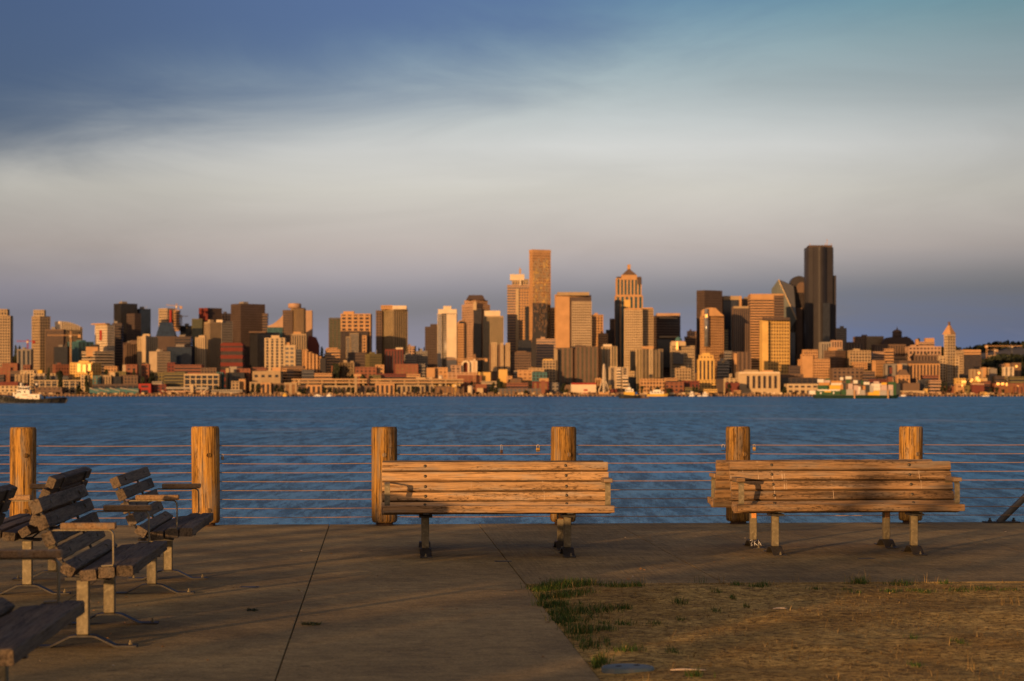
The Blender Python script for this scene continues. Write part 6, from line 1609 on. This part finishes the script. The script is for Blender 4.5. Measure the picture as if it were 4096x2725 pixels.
def tb(nm, x0, x1, y0, y1, d0, d1, m_, par=tug, b=.06):
    mb = MB(); mb.bbox(lx(x0), lx(x1), d0, d1, lz(y1), lz(y0), b=b); return mb.build(nm, M[m_], par)
house = tb('deckhouse', 388, 960, 572, 690, -3.2, 3.2, 'boat_white')
up = tb('upper_house', 412, 722, 470, 574, -2.7, 2.7, 'boat_white')
wh = tb('wheelhouse', 478, 668, 405, 472, -2.0, 2.0, 'boat_white')
for x0, x1 in ((486, 538), (552, 596), (608, 660)):
    tb('window', x0, x1, 414, 464, -2.06, -1.9, 'g_dark', wh, b=.01)
tb('roof', 440, 724, 386, 406, -2.4, 2.4, 'boat_white', wh)
for x0 in (430, 480, 590): tb('window', x0, x0 + 34, 500, 540, -2.76, -2.6, 'g_dark', up, b=.01)
tb('grille', 545, 690, 580, 600, -3.26, -3.1, 'w_palegrey', house, b=.01)
mb = MB(); mb.tube([(lx(622), 0, lz(390)), (lx(620), 0, lz(40))], .10, 8); ms = mb.build('mast', M['hull_black'], tug)
mb = MB(); mb.lathe([(.18, lz(62)), (.22, lz(45)), (.1, lz(30))], 10, c=(lx(606), 0)); mb.build('lamp', M['boat_white'], ms)
mb = MB(); mb.lathe([(.16, lz(388)), (.18, lz(360)), (.06, lz(350))], 10, c=(lx(632), -.6)); mb.build('red_lamp', M['red_lamp'], ms)
for x_, y0, y1 in ((545, 300, 470), (495, 310, 390), (560, 230, 300)):
    mb = MB(); mb.tube([(lx(x_), -1, lz(y1)), (lx(x_), -1, lz(y0))], .07, 6); mb.build('aerial', M['boat_white'], tug)
mb = MB(); mb.box(lx(488), lx(512), -1.2, -.8, lz(392), lz(305)); mb.build('radar', M['boat_white'], tug)
mb = MB(); mb.tube([(lx(875), -1, lz(560)), (lx(835), -1, lz(410)), (lx(812), -1, lz(380))], [.22, .2, .12], 8); mb.tube([(lx(912), -1, lz(565)), (lx(868), -1, lz(420))], .1, 6); mb.build('davit', M['w_orange'], tug)
mb = MB(); mb.lathe([(.3, -.5), (.55, -.3), (.55, .5), (.1, .6)], 14, T=lambda x_, y_, z_: (lx(862) + x_, z_, lz(340) + y_)); mb.build('searchlight', M['boat_white'], tug)
mb = MB(); mb.tube([(lx(735), 1, lz(560)), (lx(738), 1, lz(285))], .22, 8); mb.build('funnel', M['hull_black'], tug)
for k, y_ in enumerate((430, 470)):
    mb = MB(); mb.tube([(lx(410), -2.8, lz(480 - 30 * k)), (lx(725), -2.8, lz(480 - 30 * k))], .035, 5); mb.build('rail', M['boat_white'], tug)
mb = MB()
for k in range(8): mb.tube([(lx(412 + k * 44), -2.8, lz(480)), (lx(412 + k * 44), -2.8, lz(446))], .03, 5)
mb.build('rail_posts', M['boat_white'], tug)['kind'] = 'stuff'
mb = MB(); mb.box(lx(340), lx(372), -3.3, -2.9, lz(620), lz(530)); mb.build('ladder', M['boat_white'], tug)
tmb = MB()
tn = 14
for i in range(tn):
    for j in range(6):
        a = 2 * math.pi * i / tn; c_ = 2 * math.pi * j / 6
        tmb.v.append(((.85 + .3 * math.cos(c_)) * math.cos(a), .28 * math.sin(c_), (.85 + .3 * math.cos(c_)) * math.sin(a)))
for i in range(tn):
    for j in range(6):
        tmb.f.append([i * 6 + j, i * 6 + (j + 1) % 6, ((i + 1) % tn) * 6 + (j + 1) % 6, ((i + 1) % tn) * 6 + j]); tmb.sm.append(True)
tyre = tmb.mesh('tyre_fender', M['rubber']); fixn(tyre)
for x_, y_ in ((45, 640), (185, 690), (315, 695), (440, 715), (560, 722), (690, 726), (820, 728), (1000, 722), (1200, 715), (1380, 705)):
    t = (x_ + 330) / 1930
    inst('tyre_fender', tyre, tug, (lx(x_), -4.55 * min(1.0, max(.04, (1 - t) / .22) ** .6) * min(1, .75 + t) - .1, lz(y_)))
mb = MB(); mb.lathe([(.5, 0), (.5, lz(615) - lz(680)), (.7, lz(615) - lz(680)), (.7, lz(605) - lz(680))], 12, c=(lx(1050), 0)); o = mb.build('winch', M['hull_black'], tug); o.location.z = lz(680)
# lettering and round mark on the deckhouse side
cu = bpy.data.curves.new('lettering', 'FONT'); cu.body = 'FOSS'; cu.size = 1.25; cu.extrude = .01; cu.space_character = 1.15
cu.materials.append(M['w_slate']); tmp_o = bpy.data.objects.new('lettering_curve', cu); col.objects.link(tmp_o)
bpy.context.view_layer.update()
lme = bpy.data.meshes.new_from_object(tmp_o.evaluated_get(bpy.context.evaluated_depsgraph_get())); lme.materials.clear(); lme.materials.append(M['w_slate'])
bpy.data.objects.remove(tmp_o); lt = bpy.data.objects.new('lettering', lme); link(lt, house); lt['kind'] = 'stuff'; lt.location = (lx(680), -3.23, lz(658)); lt.rotation_euler = (R(90), 0, 0)
mb = MB(); mb.lathe([(.58, 0), (.58, .03), (.001, .03)], 24, T=lambda x_, y_, z_: (lx(886) + x_, -3.2 - z_, lz(632) + y_)); em = mb.build('round_emblem', M['w_green'], house)
mb = MB(); mb.lathe([(.40, 0), (.40, .045), (.001, .045)], 24, T=lambda x_, y_, z_: (lx(886) + x_, -3.2 - z_, lz(632) + y_)); mb.build('emblem_centre', M['boat_white'], em)
mb = MB(); mb.box(lx(868), lx(904), -3.26, -3.245, lz(640), lz(622)); mb.build('emblem_bar', M['w_green'], em)
mb = MB(); mb.lathe([(.45, 0), (.45, .12), (.25, .12), (.25, .02)], 14, T=lambda x_, y_, z_: (lx(465) + x_, -3.2 - z_, lz(645) + y_), caps=False); mb.build('life_ring', M['w_orange'], house)

# small tug with a low barge
D = 2260.0
def kx(x): return (2350 + x / 4.285 - CX) * D / F
def kz(y): return CAMZ - (1440 + y / 4.285 - HOR) * D / F - WATER_Z
X0 = kx(700)
t2 = empty('tugboat', (X0, D, WATER_Z)); tag(t2, 'small black tugboat with a yellow band and white wheelhouse off the big wheel', 'tugboat')
mb = MB(); hull(mb, -(kx(880) - X0), -(kx(530) - X0), 4.0, [(-(kx(x_) - X0), kz(y_)) for x_, y_ in [(880, 612), (800, 608), (700, 602), (620, 592), (560, 578), (540, 578), (528, 590)]], -1); o = mb.build('hull', M['hull_black'], t2); o.scale = (-1, 1, 1)
for nm, x0, x1, y0, y1, d_, m_ in (('deckhouse', 622, 806, 548, 606, 3.0, 'w_yellow'), ('wheelhouse', 650, 786, 500, 552, 2.4, 'boat_white'), ('bridge', 690, 742, 470, 502, 1.6, 'boat_white')):
    mb = MB(); mb.bbox(kx(x0) - X0, kx(x1) - X0, -d_, d_, kz(y1), kz(y0), b=.1); o = mb.build(nm, M[m_], t2)
    if nm == 'wheelhouse':
        for k in range(3):
            a = kx(660 + k * 40) - X0; mb = MB(); mb.box(a, a + 1.4, -d_ - .05, -d_ + .05, kz(536), kz(514)); mb.build('window', M['g_dark'], o)
mb = MB(); mb.tube([(kx(716) - X0, 0, kz(472)), (kx(714) - X0, 0, kz(400))], .3, 8); mb.build('mast', M['boat_white'], t2)
mb = MB(); mb.bbox(kx(808) - X0, kx(850) - X0, -1.4, 1.4, kz(590), kz(552), b=.2); mb.build('winch_cover', M['blue_lock'], t2)
mb = MB(); mb.bbox(kx(840) - X0, kx(866) - X0, -1, 1, kz(628), kz(598), b=.2); mb.build('fender', M['w_yellow'], t2)
e = empty('work_barge', (kx(960), D + 6, WATER_Z)); tag(e, 'low empty brown work barge lying behind the small tugboat', 'barge')
mb = MB(); mb.bbox(kx(860) - kx(960), kx(1062) - kx(960), -6, 6, -1, kz(640), b=.3); mb.build('hull', M['w_darkbrown'], e)
mb = MB(); mb.box(kx(880) - kx(960), kx(985) - kx(960), -3, 3, kz(640), kz(592)); mb.build('deck_load', M['w_brown'], e)

# container barge
D = 2225.0
def cx_(x): return (3150 + x / 4.285 - CX) * D / F
def cz_(y): return CAMZ - (1460 + y / 4.285 - HOR) * D / F - WATER_Z
X0 = cx_(1190)
bg_ = empty('container_barge', (X0, D, WATER_Z)); tag(bg_, 'long dark green barge loaded with stacked containers', 'barge')
mb = MB(); hull(mb, cx_(455) - X0, cx_(1925) - X0, 11, [(cx_(x_) - X0, cz_(y_)) for x_, y_ in [(455, 512), (700, 520), (1300, 522), (1800, 520), (1880, 512), (1925, 505)]], -1.2); mb.build('hull', M['hull_green'], bg_)
for x_ in (1118, 1690):
    mb = MB(); mb.box(cx_(x_ - 12) - X0, cx_(x_ + 12) - X0, -11.6, -11, -.5, cz_(430)); mb.build('guide_post', M['w_orange'], bg_)
mb = MB(); mb.bbox(cx_(372) - X0, cx_(470) - X0, -4, 4, cz_(505), cz_(440), b=.2); mb.build('bow_house', M['boat_white'], bg_)
CB = 'containers stacked on the barge'
for nm, c in (('c_white', (.68, .62, .52)), ('c_yellow', (.70, .40, .04)), ('c_green', (.025, .085, .03)), ('c_orange', (.50, .24, .07)), ('c_grey', (.36, .33, .30)), ('c_dark', (.03, .035, .04)), ('c_pink', (.5, .36, .30))):
    mat(nm, c, rough=.55, var=.12, scale=.5)
def container(x0, x1, y0, y1, m_, lab, dep=-9.0):
    X = cx_((x0 + x1) / 2); w_ = (cx_(x1) - cx_(x0)) / 2; z0, z1 = cz_(y1), cz_(y0)
    e = empty('shipping_container', (X, D + dep, WATER_Z + z0)); tag(e, lab, 'container', CB)
    mb = MB(); mb.bbox(-w_, w_, 0, 2.5, 0, z1 - z0 - .05, b=.06); mb.build('box', M[m_], e)
    mb = MB()
    n_ = max(4, int(w_ * 2 / .9))
    for k in range(n_):
        a = -w_ + (k + .3) * 2 * w_ / n_; mb.box(a, a + .35, -.09, 0, .15, z1 - z0 - .2)
    mb.build('ribs', M[m_], e)['kind'] = 'stuff'
    mb = MB(); mb.box(w_ - .02, w_ + .06, .2, 2.3, .15, z1 - z0 - .2); mb.build('door', M[m_], e)
LST = [(470, 882, 446, 516, 'c_green', 'long dark green container with two pale spots, lowest at the barge bow'), (500, 880, 420, 446, 'c_white', 'flat white container lid on the long green container'),
 (498, 672, 352, 418, 'c_green', 'green container standing left of the bright yellow one'), (700, 884, 348, 418, 'c_yellow', 'bright yellow container near the barge bow'), (520, 700, 306, 350, 'c_orange', 'orange container on top of the upper green one'),
 (726, 912, 310, 347, 'c_white', 'white container on top of bright yellow one'), (730, 910, 272, 309, 'c_orange', 'orange container topmost above the bright yellow one'), (496, 600, 247, 304, 'c_white', 'short white container highest at the bow end'), (610, 712, 262, 304, 'c_pink', 'pale pink container right of the highest white bow container'), (636, 706, 232, 261, 'c_green', 'small green container perched above the pale pink one'),
 (886, 930, 330, 420, 'c_orange', 'narrow orange container end beside the bright yellow one'), (900, 980, 425, 515, 'c_green', 'green container low just right of the bow group'), (925, 975, 310, 425, 'c_dark', 'dark container end in the gap after the bow group'),
 (985, 1105, 420, 520, 'c_grey', 'grey container low in the middle left stack'), (1020, 1095, 320, 418, 'c_pink', 'pale pink tall container in the middle left stack'), (985, 1050, 250, 318, 'c_green', 'green container on top of the middle left stack'), (976, 1075, 195, 246, 'c_white', 'white tank container highest of all in the middle'), (882, 932, 212, 262, 'c_white', 'small white tank container beside the highest one'),
 (1115, 1190, 350, 520, 'c_pink', 'pale upright container stack in the centre of barge'), (1108, 1180, 262, 320, 'c_white', 'white container on top of the centre stack'), (1190, 1230, 370, 505, 'c_white', 'narrow white container right of the pale centre stack'), (1185, 1235, 262, 330, 'c_dark', 'dark brown container beside the white centre one'), (1238, 1272, 266, 340, 'c_green', 'narrow green container right of dark brown one'), (1205, 1308, 430, 518, 'c_grey', 'grey container low right of centre'), (1270, 1310, 360, 428, 'c_orange', 'small rust orange container above the low grey one'),
 (1282, 1382, 292, 340, 'c_white', 'white flat container high right of centre'), (1312, 1385, 340, 470, 'c_dark', 'dark green tall container before the pale stern stacks'), (1362, 1445, 470, 520, 'c_yellow', 'mustard container lowest beside the glowing yellow one'), (1448, 1555, 440, 522, 'c_yellow', 'glowing yellow container low near the stern'), (1385, 1450, 345, 468, 'c_grey', 'pale grey container left of the glowing stern stack'), (1450, 1575, 385, 438, 'c_white', 'cream container directly above the glowing yellow one'), (1410, 1580, 320, 383, 'c_white', 'long cream container high near the stern'), (1455, 1545, 282, 318, 'c_pink', 'pale pink container topping the long cream one'),
 (1555, 1680, 440, 522, 'c_grey', 'lower grey container of the stern stack'), (1562, 1680, 344, 438, 'c_pink', 'upper pale container of the stern stack'), (1585, 1675, 303, 342, 'c_yellow', 'thin yellow container on top of the stern stack'), (1695, 1785, 430, 522, 'c_grey', 'lower grey container of the last stack'), (1695, 1785, 342, 428, 'c_pink', 'upper pale container of the last stack'), (1700, 1800, 290, 340, 'c_green', 'green container topping the last stack'), (1680, 1694, 330, 522, 'c_dark', 'dark slit container between the two stern stacks'), (1790, 1835, 300, 520, 'c_green', 'tall green container end near the stern'), (1836, 1905, 310, 510, 'c_dark', 'dark container at the very stern of the barge')]
for t in LST:
    x0, x1, y0, y1, m_, lab = t
    container(x0, x1, y0, y1, m_, lab)
for x_ in (550, 770):
    mb = MB(); mb.lathe([(.9, 0), (.9, .05), (.001, .05)], 16, T=lambda a, b_, c_: (cx_(x_) + a, -c_, WATER_Z + cz_(482) + b_ * 1.3)); o = mb.build('pale_spot', M['boat_white']); 
    par = [q for q in bpy.data.objects if q.get('label', '').startswith('long dark green container')][0]
    o.parent = par; o.location = (-par.location.x, -.2, -par.location.z)
mb = MB(); mb.box(cx_(612) - par.location.x, cx_(720) - par.location.x, -.3, -.1, cz_(470) + WATER_Z - par.location.z, cz_(448) + WATER_Z - par.location.z); o = mb.build('yellow_band', M['c_yellow'], par)

# boats moored along the far shore
def boat(pan, x0, x1, ydeck, ytop, D, hm, cm, lab, cat='boat'):
    xa = toW(pan, x0, ydeck, D)[0]; xb, zd = toW(pan, x1, ydeck, D); zt = toW(pan, x0, ytop, D)[1]
    L_ = xb - xa; xm = (xa + xb) / 2
    e = empty('moored_boat', (xm, D, WATER_Z)); tag(e, lab, cat)
    mb = MB(); hull(mb, -L_ / 2, L_ / 2, max(2, L_ * .14), [(-L_ / 2, zd - WATER_Z), (0, zd - WATER_Z), (L_ * .3, zd - WATER_Z + .3), (L_ * .5, zd - WATER_Z + .9)], -.6); mb.build('hull', M[hm], e)
    h_ = zt - zd
    mb = MB(); mb.bbox(-L_ * .36, L_ * .28, -max(1.5, L_ * .1), max(1.5, L_ * .1), zd - WATER_Z - .1, zd - WATER_Z + h_ * .6, b=.15); ca = mb.build('cabin', M[cm], e)
    mb = MB(); mb.bbox(-L_ * .2, L_ * .15, -1.2, 1.2, zd - WATER_Z + h_ * .6, zt - WATER_Z, b=.12); mb.build('bridge', M[cm], e)
    for k in range(4):
        a = -L_ * .3 + k * L_ * .14; mb = MB(); mb.box(a, a + L_ * .09, -max(1.5, L_ * .1) - .05, -max(1.5, L_ * .1) + .05, zd - WATER_Z + h_ * .22, zd - WATER_Z + h_ * .45); mb.build('window', M['g_dark'], ca)
boat('k', 1018, 1384, 585, 510, 3470, 'w_yellow', 'boat_white', 'long yellow ferry moored at the centre of the far shore', 'ferry')
boat('k', 1738, 1842, 612, 540, 3480, 'boat_white', 'boat_white', 'white yacht, left one of the three below the golden tower', 'yacht')
boat('k', 1884, 1958, 612, 572, 3482, 'boat_white', 'w_pink', 'small pinkish boat between two white yachts', 'boat')
boat('k', 1962, 2072, 612, 548, 3478, 'boat_white', 'boat_white', 'white yacht, right one of three below the golden tower', 'yacht')
boat('i', 850, 980, 625, 600, 3480, 'boat_white', 'boat_white', 'flat white boat by the left centre wharf', 'boat')
boat('i', 1030, 1100, 612, 590, 3486, 'boat_white', 'boat_white', 'little white boat left of the T shaped mast', 'boat')
boat('i', 440, 500, 606, 582, 3486, 'w_yellow', 'w_yellow', 'tiny yellow boat by the left wharf', 'boat')
boat('j', 1520, 1600, 625, 596, 3480, 'boat_white', 'w_cream', 'small pale boat before the brick pylon', 'boat')
boat('G', 690, 760, 1120, 1085, 3480, 'boat_white', 'w_orange', 'small orange cabined boat at the ferry dock', 'boat')
boat('G', 1790, 1895, 1130, 1085, 3480, 'boat_white', 'w_gold', 'golden lit boat near the right edge of the shore', 'boat')
# ---------------------------------------------------------------- trees of the far shore
def clump(mb, c, r, n_, size, rr, squash=1.0):
    for _ in range(n_):
        d = Vector((rr.gauss(0, 1), rr.gauss(0, 1), rr.gauss(0, 1))).normalized() * r * rr.uniform(.45, 1.0)
        p = Vector(c) + Vector((d.x, d.y, d.z * squash))
        nrm = (d.normalized() + Vector((rr.gauss(0, .5), rr.gauss(0, .5), rr.gauss(0, .5)))).normalized()
        a = nrm.orthogonal().normalized(); b_ = nrm.cross(a)
        an = rr.uniform(0, 6.28); a, b_ = a * math.cos(an) + b_ * math.sin(an), b_ * math.cos(an) - a * math.sin(an)
        s_ = size * rr.uniform(.6, 1.4)
        mb.add([p - a * s_ - b_ * s_ * .6, p + a * s_ - b_ * s_ * .4, p + a * s_ * .5 + b_ * s_, p - a * s_ * .7 + b_ * s_ * .7], [(0, 1, 2, 3)])
crowns = []
for k in range(5):
    rr = random.Random(k + 40); mb = MB()
    for j in range(9):
        t = rr.uniform(.12, .95); a = rr.uniform(0, 6.28); q = .34 * math.sin(math.pi * min(1, t * .9 + .12)) * rr.uniform(.3, 1)
        clump(mb, (q * math.cos(a), q * math.sin(a), t), rr.uniform(.14, .24), 46, .075, rr)
    crowns.append(mb.mesh('crown', M['far_leaf']))
mb = MB(); mb.tube([(0, 0, -.1), (.02, 0, .2), (-.02, .02, .5), (0, 0, .8)], [.05, .04, .03, .012], 6); trunk_me = mb.mesh('trunk', M['w_darkbrown'])
TR = [('h', 100, 205, 340, 600, 3552), ('h', 0, 75, 480, 600, 3552), ('h', 870, 960, 350, 470, 3590), ('h', 960, 1085, 290, 450, 3600), ('h', 20, 110, 430, 600, 3556), ('h', 760, 830, 260, 360, 3640), ('h', 1860, 1980, 490, 560, 3548),
      ('i', 1090, 1235, 170, 280, 3680), ('i', 1100, 1240, 290, 400, 3620), ('i', 1300, 1450, 325, 410, 3610), ('i', 1440, 1600, 330, 410, 3610), ('i', 0, 70, 450, 600, 3544), ('i', 70, 150, 455, 600, 3545), ('i', 310, 390, 455, 600, 3544), ('i', 380, 465, 465, 600, 3545), ('i', 630, 710, 500, 600, 3544), ('i', 700, 785, 505, 600, 3544), ('i', 980, 1050, 500, 600, 3544), ('i', 1045, 1120, 495, 600, 3543), ('i', 1140, 1190, 510, 600, 3544), ('i', 1215, 1262, 505, 600, 3543), ('i', 1290, 1360, 495, 600, 3544), ('i', 1355, 1425, 500, 600, 3543), ('i', 1550, 1610, 510, 600, 3544), ('i', 1610, 1700, 500, 600, 3543), ('i', 1930, 1995, 490, 600, 3542), ('i', 2160, 2220, 480, 600, 3542), ('i', 2215, 2270, 490, 600, 3543),
      ('j', 80, 140, 510, 600, 3540), ('j', 870, 980, 440, 530, 3570), ('j', 970, 1090, 420, 520, 3572), ('j', 960, 1030, 380, 470, 3600), ('j', 600, 660, 410, 480, 3600), ('j', 1300, 1400, 540, 610, 3526), ('j', 1820, 1930, 450, 560, 3560), ('j', 860, 930, 530, 600, 3540),
      ('k', 890, 985, 440, 570, 3552), ('k', 830, 900, 400, 560, 3560), ('k', 1780, 1850, 440, 530, 3560), ('k', 1850, 1910, 450, 530, 3558), ('k', 1100, 1310, 460, 540, 3556), ('k', 1310, 1500, 480, 540, 3556),
      ('F', 0, 72, 1300, 1380, 3545), ('F', 498, 560, 1330, 1400, 3540), ('F', 530, 590, 1350, 1400, 3540),
      ('G', 1870, 1950, 1020, 1110, 3560), ('G', 1940, 2035, 1010, 1110, 3562), ('G', 1215, 1290, 930, 1020, 3620), ('G', 1270, 1330, 940, 1020, 3622), ('G', 1490, 1540, 1040, 1110, 3545), ('G', 1600, 1660, 1040, 1110, 3560), ('G', 2040, 2110, 1040, 1110, 3556), ('G', 810, 910, 545, 620, 4300), ('G', 930, 1010, 555, 620, 4300), ('G', 745, 800, 550, 620, 4300), ('G', 1010, 1060, 545, 620, 4320), ('G', 255, 310, 470, 620, 4200), ('G', 880, 970, 330, 420, 4640), ('G', 2210, 2290, 600, 690, 4300), ('G', 2310, 2360, 590, 690, 4300),
      ('A', 520, 590, 1050, 1130, 3620), ('A', 630, 740, 1080, 1150, 3600), ('A', 1160, 1260, 1060, 1140, 3640), ('A', 1700, 1790, 1090, 1180, 3640), ('A', 110, 160, 780, 900, 4500), ('A', 150, 210, 800, 920, 4500), ('A', 200, 250, 800, 900, 4500), ('C', 1010, 1046, 795, 870, 4650), ('C', 1046, 1110, 825, 890, 4600), ('C', 1110, 1150, 820, 900, 4620), ('B', 1785, 1850, 820, 900, 4500), ('C', 60, 160, 1000, 1060, 3700)]
for i, (pan, x0, x1, yt, yb, D) in enumerate(TR):
    X0, zt = toW(pan, x0, yt, D); X1, zb = toW(pan, x1, yb, D)
    X = (X0 + X1) / 2; zb = min(zb, max(gz(X, D), -1.2) + (2 if D < 3700 else 0)); h_ = zt - zb
    px = PAN[pan][0] + (x0 + x1) / 2 / PAN[pan][2]
    e = empty('waterfront_tree' if D < 3700 else 'hillside_tree', (X, D, zb)); 
    tag(e, uniq('dark green tree on the far shore' if D < 3700 else 'dark tree high on the slope', px), 'tree', 'dark trees along the far waterfront' if D < 3700 else 'dark trees on the city slope')
    t_ = inst('trunk', trunk_me, e); t_.scale = (h_ * .5, h_ * .5, h_)
    c_ = inst('crown', crowns[i % 5], e, (0, 0, 0), (0, 0, i * 1.3)); wv = (X1 - X0) / .86
    c_.scale = (wv, wv * .8, h_ * .92)
# wooded ridge behind the city and the dark slope at the right
def blobs(name, N_, fn, lab, seed):
    rr = random.Random(seed); mb = MB()
    for _ in range(N_):
        X, D, s_ = fn(rr); z = gz(X, D)
        clump(mb, (X, D, z + s_ * .6), s_, 9, s_ * .5, rr, .9)
    o = mb.build(name, M['far_leaf'], fix=False); tag(o, lab, 'wood', kind='stuff')
blobs('wooded_ridge', 1500, lambda r: ((r.uniform(-.24, .24) * 5600, r.uniform(5150, 5900), r.uniform(6, 12))[0:3]), 'dark wooded ridge on the skyline behind the city', 5)
blobs('wooded_slope', 420, lambda r: ((lambda D: ((r.uniform(3925, 4110) - CX) * D / F, D, r.uniform(5, 10)))(r.uniform(4160, 4520))), 'dark wooded slope below the cranes at the right', 6)

# ---------------------------------------------------------------- thicket: unseen, added behind the viewer to cast the long shade streaks
hx, hy = math.sin(SUN_AZ), math.cos(SUN_AZ)
TAN = math.tan(SUN_EL)
th_ = MB(); rr = random.Random(21)
def stem_at(q, tip, w_, L=None, dens=1.5, b=.0):
    w_ *= 1.25
    """bush whose shade ends at ground distance tip along the light, offset q across it"""
    L = L or rr.uniform(24, 32)
    bx, by = -hx * L + hy * q, 15 - hy * L - hx * q
    H = (L + (tip - 15) / 1.0) * TAN
    th_.tube([(bx, by, -.05), (bx + rr.uniform(-.05, .05), by, H * .5), (bx, by, H * .9)], [.07, .05, .02], 6)
    k = 0.0
    while k < H:
        clump(th_, (bx + rr.uniform(-.04, .04), by, k), w_ * .55 * (1 if k < H * .75 else (1 - (k / H - .75) * 2)), int(26 * dens), .085, rr)
        k += w_ * .45
# streaks over the left concrete (tip measured along the light from the origin line)
for q, tip, w_ in [(-7.3, 26, .36), (-6.5, 25, .44), (-5.75, 24, .30), (-5.1, 25, .44), (-4.5, 22, .30), (-3.42, 23, .34), (-2.35, 22, .46), (-1.68, 20.5, .36), (-.5, 20.5, .50), (.16, 19.5, .34), (.72, 19, .36), (1.2, 16.5, .42), (1.9, 15.2, .36)]:
    stem_at(q, tip, w_, dens=2.4)
for q, tip, w_ in [(-.1, 30, .14), (.55, 30, .16), (1.3, 28, .16), (.2, 18.5, .5), (.9, 19, .6)]:
    stem_at(q, tip, w_, dens=1.2)
o = th_.build('shade_bushes', M['tree_leaf'], fix=False)
tag(o, 'unseen row of slim bushes added to throw streaks of shade over the deck', 'bushes', kind='stuff')
# unseen tree added far behind the viewer: its thin foliage softens the sun over the right half
Ls = 118.0
rr = random.Random(9)
bx, by = -hx * Ls + hy * 4.6, 15 - hy * Ls - hx * 4.6
te = empty('tree', (bx, by, -.05)); tag(te, 'unseen loose crowned tree added behind the viewer to dim the right hand bench', 'tree')
mb = MB(); mb.tube([(2.2, -1.1, 0), (2.3, -1.1, 4), (2.0, -1.0, 8.5), (1.2, -.6, 12), (.8, -.4, 15)], [.32, .27, .2, .12, .04], 9)
for k in range(7):
    a = rr.uniform(-4.5, 4.5); mb.tube([(2.1, -1.05, 7 + k * .7), (a * hy * .6 + .8, -a * hx * .6 - .4, 10 + k * .4), (a * hy, -a * hx, 11.5 + k * .4)], [.1, .06, .02], 6)
mb.build('trunk', M['w_darkbrown'], te)
mb = MB()
for _ in range(150):
    a = rr.uniform(-5.0, 5.2); z = rr.uniform(7.6, 15.5); v_ = rr.gauss(0, 2.0)
    if a < -3.9 + (z - 9.5) * .12: continue
    clump(mb, (a * hy - v_ * hx * .8, -a * hx - v_ * hy * .8, z), .55, 9, .13, rr)
mb.build('crown', M['tree_leaf'], te, fix=False)
